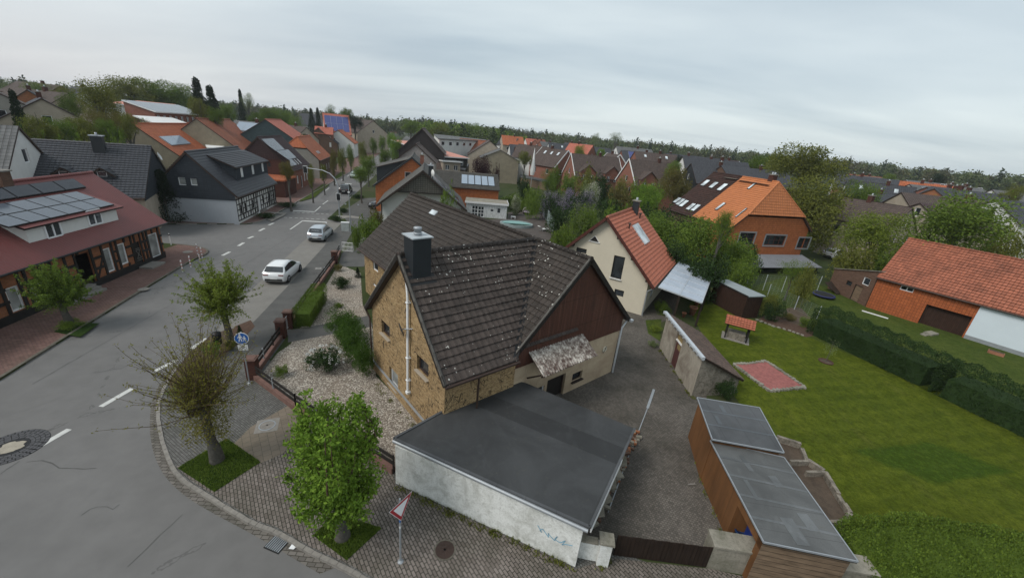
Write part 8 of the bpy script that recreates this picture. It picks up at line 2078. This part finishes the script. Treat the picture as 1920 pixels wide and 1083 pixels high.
# ------------------------------------------------------------------ garden fence with brick pillars
def pillar(px, label, h=1.15, s_=.24, z=.1):
 p = G(*px, z); root = thing('brick_pillar', label, 'pillar', (p.x, p.y, z), radians(13), 'dark red brick fence pillars'); mb = MB(); mb.box(-s_, s_, -s_, s_, 0, h); mb.build('shaft', [M['brick_dark']], root)
 mb = MB(); mb.box(-s_-.05, s_+.05, -s_-.05, s_+.05, h, h+.05); mb.box(-s_+.02, s_-.02, -s_+.02, s_-.02, h+.05, h+.08); mb.build('cap', [plain('red_brown_cap', (.13, .075, .06), .8)], root); return p
PA = pillar((476, 708), 'dark red brick pillar at the fence corner next to the round sign'); PB = pillar((529, 632), 'dark red brick pillar left of the garden gate'); PC = pillar((543, 614), 'dark red brick pillar right of the garden gate'); PD = pillar((628, 493), 'dark red brick pillar before the driveway')
PE = G(637, 474, .1)
def board_fence(p, q, label, n, h=.85, group=None, wall=True, posts=True):
 c = (p+q)/2; root = thing('board_fence', label, 'fence', (c.x, c.y, .1)); a_ = p-c; b_ = q-c; a_.z = b_.z = 0
 if wall: mb = MB(); mb.beam(a_+Vector((0, 0, .14)), b_+Vector((0, 0, .14)), .22, .28); mb.build('base_wall', [plain('reddish_base', (.15, .085, .07), .9, .25, 3)], root)
 for z in (.50, .78): mb = MB(); mb.beam(a_+Vector((0, 0, z)), b_+Vector((0, 0, z)), .035, .16); mb.build('board', [M['black_wood']], root)
 for i in range(n+1):
  v = a_.lerp(b_, i/n); mb = MB(); mb.box(v.x-.03, v.x+.03, v.y-.03, v.y+.03, .0, h+.05); mb.build('post', [M['metal_grey'] if i % 2 else M['black_wood']], root)
board_fence(PA, PB, 'black two-board fence on a red base wall from corner pillar to gate', 3)
board_fence(PC, PD, 'black two-board fence on a red base wall from gate to driveway', 7)
board_fence(PD, PE, 'short stretch of black board fence beyond the driveway pillar', 1)
PF = G(556, 768, .1); PG = G(738, 886, .1)
board_fence(PA, PF, 'black two-board fence from the corner pillar toward the bright green tree', 2)
board_fence(PF, PG, 'black two-board fence running behind the bright green tree to the garage', 4)
c = (PB+PC)/2; root = thing('garden_gate', 'small metal garden gate between the two brick pillars', 'gate', (c.x, c.y, .1)); a_ = PB-c; b_ = PC-c; mb = MB()
a_.z = b_.z = 0
for z in (.15, .95): mb.beam(a_+Vector((0, 0, z)), b_+Vector((0, 0, z)), .03, .04)
for i in range(1, 9): v = a_.lerp(b_, i/9); mb.beam(v+Vector((0, 0, .15)), v+Vector((0, 0, .95)), .02, .02)
mb.build('bars', [M['zinc_lt']], root)
p = G(642, 471, .1); q = G(662, 473, .1); c = (p+q)/2; root = thing('driveway_gate', 'small white metal gate across the driveway', 'gate', (c.x, c.y, .1)); a_ = p-c; b_ = q-c; mb = MB()
for z in (.1, .55, 1.0): mb.beam(a_+Vector((0, 0, z)), b_+Vector((0, 0, z)), .04, .05)
for i in range(9): v = a_.lerp(b_, i/8); mb.beam(v+Vector((0, 0, .1)), v+Vector((0, 0, 1.0)), .03, .03)
mb.build('bars', [M['white']], root)
# wire mesh fences beyond the lawn
def wire_fence(pts, label, h=1.5, name='wire_fence', mat='metal_grey'):
 P = [G(*p, .1) for p in pts]; c = P[0]; root = thing(name, label, 'fence', (c.x, c.y, .1)); P = [Vector((p.x-c.x, p.y-c.y, 0)) for p in P]
 for v in P: mb = MB(); mb.tube([v, v+Vector((0, 0, h+.08))], .035, 8); mb.build('post', [M['zinc_lt']], root)
 mb = MB()
 for a_, b_ in zip(P, P[1:]):
  for k in range(8): z = .08+(h-.1)*k/7; mb.beam(a_+Vector((0, 0, z)), b_+Vector((0, 0, z)), .010, .010)
  n = int((b_-a_).length/.4)
  for k in range(1, n): v = a_.lerp(b_, k/n); mb.beam(v+Vector((0, 0, .08)), v+Vector((0, 0, h)), .008, .008)
 mb.build('wire_mesh', [plain('green_wire', (.20, .25, .22), .6)], root)
wire_fence([(1338, 522), (1398, 540), (1430, 544), (1465, 547), (1498, 547), (1531, 546)], 'tall wire mesh fence in front of the orange house', 1.7)
wire_fence([(1438, 556), (1489, 580), (1530, 600)], 'lower wire mesh fence by the earth mound', 1.3)
# stone edging of the lawn bed, woodpile trough and pallet by the outbuilding
mb = MB(); rnd = random.Random(12); pts = [G(*p, .1) for p in ((1420, 600), (1450, 612), (1480, 620), (1512, 632))]
for a_, b_ in zip(pts, pts[1:]):
 n = int((b_-a_).length/.3)
 for k in range(n): p = a_.lerp(b_, k/n); s_ = rnd.uniform(.1, .15); MM = Matrix.Translation((p.x, p.y, .1)) @ Matrix.Rotation(rnd.random()*3, 4, 'Z'); mb.box(-s_, s_, -s_*.8, s_*.8, -.03, .09, 0, MM)
tag(mb.build('bed_edging', [M['conc_dirty']]), 'row of rough stones edging the mulch bed on the lawn', 'edging')
p = G(1555, 548, .1); root = thing('lumber_stack', 'stack of dark boards leaning by the brick outbuilding', 'wood stack', (p.x, p.y, .1), .5)
for k in range(6): mb = MB(); mb.beam((k*.4, -.8, .1), (k*.4+.2, .8, .9), .28, .05, 0, (0, 0, 1)); mb.build('board', [M['dark_wood']], root)
p = G(1542, 556, .1); root = thing('paddling_pool', 'small round trampoline with blue rim by the board stack', 'trampoline', (p.x, p.y, .1)); mb = MB(); mb.lathe([(.9, .3), (1.05, .32), (1.1, .25), (1.05, .2)], 24); mb.build('rim', [plain('rim_blue', (.02, .025, .09), .6)], root); mb = MB(); mb.lathe([(0, .28), (.92, .3)], 24); mb.build('mat', [M['rubber']], root)
# ------------------------------------------------------------------ things before the barn
p = G(1745, 626, .1); root = thing('plank_pile', 'pale stone slabs lying before the barn door', 'slab pile', (p.x, p.y, .1), .4); mb = MB(); mb.box(-.6, .6, -.3, .3, 0, .15); mb.box(-1.3, -.7, -.2, .2, 0, .1); mb.build('slabs', [M['conc_dirty']], root)
p = G(1640, 590, .1); mb = MB(); mb.box(-1.0, 1.0, -.08, .08, 0, .08); o = mb.build('white_board', [M['white']], None, (p.x, p.y, .1), radians(-50)); tag(o, 'white painted board lying in the grass by the barn corner', 'board')
p = G(1866, 664, .1); mb = MB(); mb.box(-.45, .45, -.2, .2, 0, .25); mb.box(-.4, .4, -.15, .15, .25, .27, 1); o = mb.build('planter_trough', [plain('terracotta', (0.27, 0.12, 0.07), .8), M['earth']], None, (p.x, p.y, .1), radians(-50)); tag(o, 'terracotta trough on the grass below the white barn panel', 'planter')
p = G(1195, 888, .1)
p = G(1312, 910, .1); mb = MB(); mb.box(-.16, .16, -.03, .03, 0, .05); o = mb.build('plank', [M['kerb']], None, (p.x-.35, p.y, .11), .2); tag(o, 'short pale stick lying in the dark yard by the shed wall', 'plank')
# rock at the slate house, bench-like stone step
p = G(486, 396, .1); root = thing('entrance_step', 'stone entrance step of the half-timbered slate house', 'step', (p.x, p.y, .1), radians(13)); mb = MB(); mb.box(-.7, .7, -1.0, 1.0, 0, .18); mb.box(-.4, .7, -.7, .7, .18, .36); mb.build('stone_block', [M['kerb']], root)
p = G(368, 410, .1); mb = MB(); mb.lathe([(0, .42), (.3, .36), (.5, .16), (.52, 0)], 9, 0); o = mb.build('boulder', [M['kerb']], None, (p.x, p.y, .1)); tag(o, 'pale boulder on the verge below the grey wall', 'rock')
# ------------------------------------------------------------------ houses of the middle and far distance
def FH(label, px, d, az, L, half, pitch, wall, roof, side=None, nm='house', group=None, wins=2, solar=None, sky=0, dorm=None, hr=None, fixed=None, facem=None, cat='house', hip=None, row=0.0, gw=1, chim=True):
 q = GD(px[0], px[1], d); hr = q.z; he = max(2.2, hr-half*math.tan(radians(pitch)))
 half = (hr-he)/math.tan(radians(pitch))
 h = House(nm, label, cat, q, radians(az), L, half, he, hr, M[wall], M[roof], og=.15, oe=.3, group=group, row=row, hipA=hip, hipB=hip, ridge=False)
 if facem: h.facem = {k: M[v] for k, v in facem.items()}
 for f in 'RL':
  for k in range(wins):
   s0 = (L-.3)*(k+.35)/max(1, wins); h.win(f, rect=(s0, s0+1.1, he-2.0, he-.7), mull=1)
 for f in 'AB':
  if gw: h.win(f, rect=(half-.3-.5, half-.3+.5, he+.4, he+1.6), mull=1)
  if gw > 1: h.win(f, rect=(half*.45, half*.45+1, he-1.9, he-.6), mull=1); h.win(f, rect=(half*1.3, half*1.3+1, he-1.9, he-.6), mull=1)
 h.build(); sd = vis(h, 0)
 if solar: solar_rows(h, sd, L*.15, L*.8, .6, min(h.sl*.7, 4), 3, 1, solar)
 for k in range(sky): x = L*(.2+.5*k/max(1, sky-1 or 1)); h.rbox('skylight', sd, x, x+.7, 1.2, 2.3, mat='skylight', frame='metal_grey')
 if dorm:
  for k in range(dorm[0]):
   w_ = L/dorm[0]; x = w_*(k+.5); hw = dorm[1]/2; yf = half-.05; h.dormer(sd, x-hw, x+hw, yf, he+dorm[2], M[roof], M[wall], nwin=2, gabled=dorm[3], zsill=he+.15-dorm[4], win=.85, winh=1.3, over=.3)
 if nm == 'terrace_house':
  for x in (-.04, L+.04):
   mb = MB(); [mb.beam((x, 0, hr-.02), (x, sg*h.h, he-.02), .08, .28) for sg in (1, -1)]; h.put(mb, 'barge_board', [M['white']], h.roof)
 if chim: h.chimney(L*.6, .0, .6, .6, hr+.7, 'brick_dark')
 return h
TR = 'dark roofed brick terraces'
FH('left dark roofed brick terrace house showing a white-edged gable to the left', (1071, 287), 110, 14, 13.5, 5.2, 46, 'brick_red', 't_brownf', nm='terrace_house', group=TR, dorm=(2, 4.2, 1.4, .85, .7), wins=0, gw=2)
FH('right dark roofed brick terrace house with two white-edged cross gables', (1180, 298), 97, 14, 12.5, 5.0, 46, 'brick_red', 't_brownf', nm='terrace_house', group=TR, dorm=(2, 4.0, 1.4, .85, .7), wins=0, gw=2, solar=None)
FH('brick house with dark skylit roof left of the first terrace', (1066, 282), 118, 130, 11, 4.6, 46, 'brick_red', 't_brownf', nm='terrace_house', sky=3, gw=2)
FH('brick house with dark roof behind the gap between the terraces', (1163, 290), 124, 100, 10, 3.8, 46, 'brick_red', 't_brownf', nm='terrace_house', gw=2)
FH('white gable house with brown roof beside the garden parasol', (1032, 276), 125, 150, 11, 3.8, 45, 'white_render', 't_brownf', gw=2)
FH('low brown roofed house with dish left of the white gable house', (966, 273), 140, 10, 12, 5, 38, 'brick_red', 't_brownf')
FH('dark roofed long house behind the white gable house', (1028, 267), 170, 8, 26, 5, 40, 'white_render', 't_darkf', sky=2)
FH('grey pyramid-like roof house behind the dark long house', (1012, 265), 185, 30, 9, 4.5, 38, 'brick_red', 't_greyf')
FH('small house with bright salmon roof far left of the terraces', (985, 259), 200, 20, 10, 5, 40, 'white_render', 't_redf')
FH('rust roofed small house next to the salmon one', (1003, 262), 190, 60, 10, 4.5, 42, 'brick_red', 't_rustf')
FH('white gable bungalow with grey roof left of the salmon house', (972, 260), 190, 150, 9, 4, 40, 'white_render', 't_darkf')
FH('orange roofed bungalow before the forest', (940, 253), 190, 15, 10, 5, 38, 'beige_render', 't_orangef')
FH('dark blue roofed house right of the orange roofed bungalow', (955, 270), 150, 12, 13, 5, 40, 'white_render', 't_darkf')
FH('house with a rust red slope behind the yellow-green tree', (1113, 272), 150, 140, 10, 4.5, 46, 'brick_red', 't_redf', gw=2)
FH('white gabled house behind the second terrace', (1092, 270), 175, 150, 8, 3.5, 45, 'white_render', 't_darkf')
FH('grey metal roofed house beyond the second terrace', (1155, 274), 160, 8, 14, 5, 35, 'white_render', 't_greyf')
FH('blue solar roofed house beyond the second terrace', (1165, 281), 140, 5, 14, 5, 36, 'brick_red', 't_darkf', solar='solar_blue')
FH('brick house with pale skylights beyond the terrace', (1190, 283), 130, 5, 13, 5, 38, 'brick_red', 't_brownf', sky=2)
FH('brick house with white-edged gables on the terrace skyline', (1206, 285), 135, 10, 15, 5, 38, 'brick_red', 't_greyf')
FH('anthracite hipped house right of the terrace skyline', (1248, 287), 135, 5, 12, 5, 36, 'white_render', 't_darkf')
FH('broad dark roofed house with two wide white windows', (1280, 293), 110, 0, 16, 6, 38, 'white_render', 't_darkf', wins=3)
FH('low dark roofed house right of the broad one', (1296, 305), 100, 2, 11, 5, 38, 'anthracite', 't_darkf')
FH('white house with pale grey hipped roof and round windows', (1300, 295), 140, 10, 10, 4.5, 38, 'white_render', 't_greyf', gw=2)
FH('house with a large flat raspberry red roof', (1322, 304), 120, 3, 15, 7, 26, 'brick_red', 't_redf')
FH('purple roofed house behind the raspberry red roof', (1338, 297), 150, 8, 9, 4.5, 40, 'white_render', 't_purple')
FH('white gable house beside the raspberry red roof', (1365, 299), 145, 150, 8, 3.5, 45, 'white_render', 't_darkf')
FH('dark hipped bungalow above the dark skylit roof', (1352, 310), 100, 5, 15, 6, 28, 'brick_brown', 't_darkf')
FH('white gable house with dark roof right of the big round tree', (1588, 337), 120, -30, 12, 4.5, 45, 'white_render', 't_darkf', gw=2, sky=2)
FH('low dark roofed garage-like house below the white gable house', (1578, 355), 105, -5, 12, 5, 25, 'brick_brown', 't_darkf')
FH('rust roofed house on the forest edge right of the round tree', (1592, 326), 190, 0, 12, 5, 35, 'brick_red', 't_rustf')
FH('grey roofed house on the forest edge right of the rust roofed one', (1618, 330), 180, 0, 12, 5, 35, 'white_render', 't_greyf')
FH('brick gable house with dark roof in the middle of the right suburb', (1688, 338), 135, 140, 12, 5, 32, 'brick_red', 't_darkf', gw=2)
FH('white house with pale hipped roof in the right suburb', (1652, 336), 150, 150, 10, 4.5, 35, 'white_render', 't_greyf')
FH('long pale metal roofed house in the right suburb', (1705, 345), 125, 5, 16, 6, 30, 'white_render', 't_greyf', solar='solar_grey')
FH('white flat topped house with terrace in the right suburb', (1697, 337), 165, 0, 12, 4.5, 20, 'white_render', 't_greyf')
FH('dark roofed row house left of the boxy white house', (1738, 350), 120, 10, 12, 4.5, 32, 'brick_red', 't_darkf')
FH('second dark roofed row house next to the boxy white house', (1752, 353), 112, 14, 15, 5, 32, 'brick_orange', 't_darkf')
FH('boxy white house with dark window bands', (1766, 346), 150, 5, 11, 4.5, 18, 'white_render', 't_greyf')
FH('salmon roofed house behind the boxy white house', (1750, 344), 160, 5, 9, 4.5, 35, 'brick_red', 't_redf')
FH('orange gabled house touching the large dark green tree', (1795, 350), 140, 140, 10, 4, 35, 'brick_orange', 't_orangef')
FH('big reddish brown roofed house left of the large dark green tree', (1690, 360), 92, -8, 16, 6, 32, 'beige_render', 't_brownf', wins=2)
FH('small beige gable house with square window below the brown roof', (1713, 389), 78, 110, 9, 3.2, 45, 'beige_render', 't_brownf', gw=2)
FH('low dark roof beside the beige gable house', (1725, 380), 84, -5, 10, 5, 25, 'beige_render', 't_purple')
FH('grey hipped roof house at the far right before the forest', (1860, 355), 150, 5, 9, 4.5, 35, 'white_render', 't_greyf')
FH('long white row house with dark roof at the right border', (1868, 373), 88, -10, 24, 5, 28, 'white_render', 't_darkf', wins=5, chim=False)
FH('dark roofed house with white-edged gable behind the white row', (1893, 366), 110, 100, 12, 5, 35, 'white_render', 't_darkf', gw=2)
# right of the street, beyond the orange gable house
h = House('black_gable_house', 'tall black-brown gabled house above the salmon roof', 'house', GD(791, 240.6, 97), radians(100), 14, 5.3, 7.6, GD(791, 240.6, 97).z, M['anthracite'], M['t_brownf'], og=.2, oe=.3)
h.facem = {'A': plain('black_brown_boards', (.032, .026, .026), .8)}; h.win('A', rect=(4.9, 5.9, 6.6, 8.0), mull=2, frame='white_pvc'); h.win('A', rect=(6.2, 8.6, 5.2, 6.9), frame='black_wood', pane='black_wood', mull=2); h.build()
q = GD(780, 270, 84); h = House('grey_gable_house', 'small grey rendered gable house in front of the black gable', 'house', q, radians(100), 9, 3.9, q.z-3.2, q.z, M['grey_block'], M['t_brownf'], og=.2, oe=.25)
h.facem = {'A': plain('mauve_grey_render', (.24, .22, .21), .9)}; h.win('A', rect=(3.0, 3.8, 6.4, 7.6), mull=1); h.win('A', rect=(5.2, 5.9, 5.0, 6.4), mull=1); h.build()
q = GD(806, 299, 98); h = House('brown_roof_annex', 'low house with pinkish brown tiles behind the solar house', 'house', q, radians(-5), 4.5, 3.4, q.z-2.6, q.z, M['beige_render'], M['t_brownf'], og=.1); h.build(); None
def flat(name, label, px, z, mat, wall, cat='building', th=.25, base=0.0, win=None):
 pl = GP(px, z); c = (sum(p[0] for p in pl)/len(pl), sum(p[1] for p in pl)/len(pl)); q = rl(pl, c); root = thing(name, label, cat, (c[0], c[1], 0)); mb = MB(); mb.prism(q, z-th, z); mb.build('roof', [M[mat]], root)
 mb = MB(); mb.prism(inset(q, .03), base, z-th-.01); mb.build('wall', [M[wall]], root)
 if win:
  a_ = Vector(inset(q, .03)[win[0]]); b_ = Vector(inset(q, .03)[win[1]]); n = win[2]; d_ = (b_-a_); nn_ = Vector((-d_.y, d_.x)).normalized()*(.05)
  if nn_.dot(Vector((c[0], c[1]))) > 0: nn_ = -nn_
  for k in range(n):
   s0 = a_+d_*((k+.25)/n)+nn_; s1 = a_+d_*((k+.65)/n)+nn_; zz = (z-1.9, z-.8); mb = MB(); mb.face([(s0.x, s0.y, zz[0]), (s1.x, s1.y, zz[0]), (s1.x, s1.y, zz[1]), (s0.x, s0.y, zz[1])])
   o = mb.build('window', [M['glass']], root); mb = MB()
   for u0, u1 in (((s0, zz[0]), (s1, zz[0])), ((s0, zz[1]), (s1, zz[1])), ((s0, zz[0]), (s0, zz[1])), ((s1, zz[0]), (s1, zz[1]))): mb.beam((u0[0].x, u0[0].y, u0[1]), (u1[0].x, u1[0].y, u1[1]), .1, .1)
   mb.build('frame', [M['white_pvc']], o)
 return root
flat('white_flat_building', 'white flat-roofed building with grey roof before the forest', [(812, 250.5), (912, 262), (910, 264.5), (822, 259.5)], 10.4, 't_greyf', 'white_render', win=(3, 2, 7))
q = GD(862, 259.5, 150); h = House('orange_brick_row', 'orange brick row house with box dormer and rust roof', 'house', q, radians(-2), 10.5, 5, q.z-3.6, q.z, M['brick_orange'], M['t_rustf'], og=.1); h.build(); h.dormer(vis(h, 0), .2, 4.2, 4.6, q.z-.3, M['t_rustf'], M['brick_orange'], nwin=1, win=1.6)
q = GD(939, 281, 118); h = House('beige_barn', 'big beige barn with plain gable beside the copper tree', 'barn', q, radians(98), 24, 5.6, q.z-2.6, q.z, M['olive_render'], M['t_greyf'], og=.1, oe=.2); h.build(); mb = MB(); [mb.beam((-.05, 0, h.hr), (-.05, sg*h.h, h.he), .1, .15) for sg in (1, -1)]; h.put(mb, 'barge_board', [M['kerb']], h.roof)
q = GD(919, 264, 128); h = House('beige_barn', 'taller beige gable rising behind the big beige barn', 'barn', q, radians(98), 14, 6.5, q.z-4.6, q.z, M['beige_render'], M['t_brownf'], og=.1, oe=.2); h.build()
flat('garden_shed', 'grey boarded garden shed row left of the lilacs', [(975, 326), (1030, 337), (1032, 342), (976, 331)], 2.4, 'felt_shed', 'planks_old', 'shed')
flat('garden_shed', 'low open-fronted shed with grey roof before the beige barn', [(845, 308), (880, 307), (872, 318), (850, 313)], 4.2, 'felt_shed2', 'dark_wood', 'shed')
flat('garden_shed', 'felt roofed shed in the garden right of the beige barn', [(978, 312), (1012, 318), (1018, 326), (985, 322)], 3.0, 'felt_shed', 'dark_wood', 'shed')
flat('terrace_awning', 'pale veranda roof in front of the first terrace', [(1128, 330), (1190, 337), (1188, 342), (1132, 336)], 2.8, 'conc_dirty', 'dark_wood', 'veranda')
p = G(1018, 300, 1.0); p = GD(1001, 296, 112); root = thing('garden_parasol', 'closed white parasol standing in the garden by the white gable house', 'parasol', (p.x, p.y, 0)); mb = MB(); mb.lathe([(.5, 3.6), (.75, 5.0), (.35, 7.5), (.05, 10.6)], 10); mb.build('canopy', [M['white']], root); mb = MB(); mb.tube([(0, 0, 0), (0, 0, 4.0)], .08, 6); mb.build('pole', [M['metal_grey']], root)
# ------------------------------------------------------------------ left: barns, school, hillside houses
q = G(246, 231, 8.9); h = House('orange_roof_barn', 'barn with weathered orange roof, olive gable and two pale collectors', 'barn', q, radians(106), 21, 7.2, 3.2, 8.9, M['olive_render'], M['t_orangef'], og=.1, oe=.15); h.build()
t0 = h.rpx('R', (297, 257)); t1 = h.rpx('R', (362, 270)); solar_rows(h, 'R', min(t0[0], t1[0]), max(t0[0], t1[0])-1, t0[1], max(t0[1], t1[1]), 2, 1, 'solar_lt', h_=.12)
q = GD(367, 222, 112); h = House('orange_roof_barn', 'second barn with rusty orange roof right of the collector barn', 'barn', q, radians(106), 18, 8, q.z-6.2, q.z, M['olive_render'], M['t_rustf'], og=.1, oe=.15); h.build()
q = GD(497, 223.5, 120); h = House('green_gable_barn', 'barn with salmon roof and dark blue-green gable wall', 'barn', q, radians(108), 16, 7.4, q.z-5.0, q.z, M['anthracite'], M['t_redf'], og=.15, oe=.2); h.facem = {'A': plain('petrol_boards', (.04, .065, .072), .8)}; h.build()
flat('flat_annex', 'long low annex with green-grey flat roof beside the plum house', [(415, 265), (478, 260), (470, 268), (440, 276)], 5.0, 'felt_shed', 'dark_wood', 'annex')
flat('white_roof_annex', 'small annex with white sheet roof above the slate house ridge', [(384, 270), (425, 272), (412, 278), (388, 276)], 5.2, 'white', 'brick_dark', 'annex')
FH('grey collector roof house between the barns', (440, 225), 130, 5, 9, 5, 35, 'white_render', 't_greyf', solar='solar_lt')
FH('small beige house with brown roof right of the salmon barn', (575, 238), 140, 150, 9, 4, 42, 'beige_render', 't_brownf')
_h = FH('house with blue collector roof on the street skyline', (604, 211), 190, 28, 10, 7.5, 45, 'white_render', 't_redf', wins=3, chim=False)
solar_rows(_h, vis(_h, 0), .6, 9.4, 1.3, _h.sl*.86, 4, 2, 'solar_blue')
FH('salmon roofed cottage below the blue collector roof', (590, 236), 165, 20, 6, 3, 38, 'brick_red', 't_redf')
FH('dark roofed house in the trees left of the street skyline', (563, 212), 210, 5, 12, 6, 38, 'white_render', 't_darkf')
FH('brown gable house at the end of the main street', (700, 226), 200, 140, 18, 8, 35, 'beige_render', 't_brownf')
FH('cream gable house on the left hillside with twin windows', (77, 184), 92, 140, 15, 5.8, 34, 'beige_render', 't_darkf', gw=2)
FH('orange brick house with dark roof above the cream one', (50, 168), 120, 138, 16, 6, 40, 'brick_orange', 't_darkf', gw=2)
FH('brown roofed long house at the far left', (22, 164), 140, -10, 15, 4.5, 32, 'beige_render', 't_brownf')
FH('reddish roofed house on the left skyline', (30, 152), 200, -5, 15, 5, 32, 'brick_red', 't_brownf')
FH('grey house at the left picture edge with pale gable band', (-12, 170), 95, 140, 12, 7, 30, 'grey_block', 't_brownf', gw=2)
FH('white row with dark roofs right of the hillside houses', (135, 162), 190, -30, 16, 5, 35, 'white_render', 't_darkf', wins=4)
FH('light grey roofed house with white gable at the left edge', (35, 236), 58, -149, 12, 4.2, 40, 'white_render', 't_greyf')
def mono(name, label, pa, pb, d0, d1, depth, zf, zb, mat, wall, cat, n, zs=(2.0, .9), wm='white_pvc'):
 """long building whose roof falls toward the camera; front edge through two photo points at given distances"""
 a_ = GD(pa[0], pa[1], d0); b_ = GD(pb[0], pb[1], d1); a_.z = b_.z = 0; d_ = (b_-a_); L = d_.length; root = thing(name, label, cat, a_, atan2(d_.y, d_.x))
 mb = MB(); V = Vector((0, -depth, zf-zb)).normalized(); sl_ = hypot(depth, zb-zf); slab(mb, (-.3, depth, zb), (1, 0, 0), V, [(0, 0), (L+.6, 0), (L+.6, sl_+.6), (0, sl_+.6)], 0, 0, .25, 1); mb.build('roof', [M[mat], M['white']], root)
 mb = MB(); hs = [((L*(k+.25)/n), (L*(k+.7)/n), zf-zs[0], zf-zs[1]) for k in range(n)]; wall_face(mb, (0, 0), (L, 0), 0, [(0, zf-.26), (L, zf-.26)], hs, .15)
 mb.face([(L, 0, 0), (L, depth, 0), (L, depth, zb-.26), (L, 0, zf-.26)]); mb.face([(0, depth, 0), (0, 0, 0), (0, 0, zf-.26), (0, depth, zb-.26)]); mb.face([(L, depth, 0), (0, depth, 0), (0, depth, zb-.26), (L, depth, zb-.26)]); mb.build('wall', [M[wall]], root)
 for h_ in hs:
  mb = MB()
  for p, q in (((h_[0], h_[2]), (h_[1], h_[2])), ((h_[0], h_[3]), (h_[1], h_[3])), ((h_[0], h_[2]), (h_[0], h_[3])), ((h_[1], h_[2]), (h_[1], h_[3])), (((h_[0]+h_[1])/2, h_[2]), ((h_[0]+h_[1])/2, h_[3]))): mb.beam((p[0], .1, p[1]), (q[0], .1, q[1]), .12, .08, 0, (0, 1, 0))
  o = mb.build('window', [M[wm]], root); mb = MB(); mb.face([(h_[0], .13, h_[2]), (h_[1], .13, h_[2]), (h_[1], .13, h_[3]), (h_[0], .13, h_[3])]); mb.build('pane', [M['glass']], o)
 return root
mono('school_building', 'white school wing with salmon flat roof among the trees', (203, 205), (278, 208), 152, 148, 14, GD(240, 196, 150).z, GD(240, 187, 164).z, 'corr_pink', 'white_render', 'school', 8)
mono('school_hall', 'long red brick school hall with grey solar roof', (292, 222), (386, 226), 130, 140, 7.5, GD(335, 211, 134).z, GD(335, 197, 142).z, 'solar_grey', 'brick_red', 'school', 9)
mono('salmon_roof_hall', 'long hall with salmon sheet roof behind the solar house', (825.6, 300), (876, 304), 105, 108, 42, GD(850, 294, 106).z, GD(853, 272, 148).z, 'corr_pink', 'black_wood', 'hall', 2)
mono('yard_building', 'low beige walled building in front of the salmon roofed hall', (831, 312), (863, 315), 94, 95, 5, GD(846, 302, 94).z, GD(846, 301, 98).z, 'felt_shed', 'beige_render', 'building', 2)
mono('school_annex', 'low white-roofed school annex above the orange barn', (285, 232), (352, 236), 122, 128, 4, GD(320, 230, 124).z, GD(320, 221, 128).z, 'white', 'brick_dark', 'annex', 3)
p = G(497, 378, .1); root = thing('garage_block', 'dark red garage with terracotta roof edge beside the plum house', 'garage', *( [(G(530, 372, .1).x-3.5, G(530, 372, .1).y+3, .1)]), radians(13)); mb = MB(); mb.box(-3, 3, -3, 3, 0, 2.6); mb.build('wall', [M['brick_dark']], root); mb = MB(); mb.box(-3.1, 3.15, -3.15, 3.1, 2.6, 2.85); mb.build('roof', [M['t_orangef']], root)
# ------------------------------------------------------------------ evening haze over the whole place
mb = MB(); mb.box(-1200, 1200, -260, 1500, -1.1, 34); hz = mb.build('haze', [])
m_ = bpy.data.materials.new('haze_air'); m_.use_nodes = True; t_ = m_.node_tree; t_.nodes.clear(); o_ = t_.nodes.new('ShaderNodeOutputMaterial'); v_ = t_.nodes.new('ShaderNodeVolumePrincipled')
v_.inputs['Density'].default_value = 0.00022; v_.inputs['Color'].default_value = (.9, .95, 1.0, 1); v_.inputs['Anisotropy'].default_value = 0.2; t_.links.new(v_.outputs[0], o_.inputs['Volume'])
hz.data.materials.clear(); hz.data.materials.append(m_); tag(hz, 'thin pale evening haze softening the far woods and roofs', 'haze', kind='stuff')
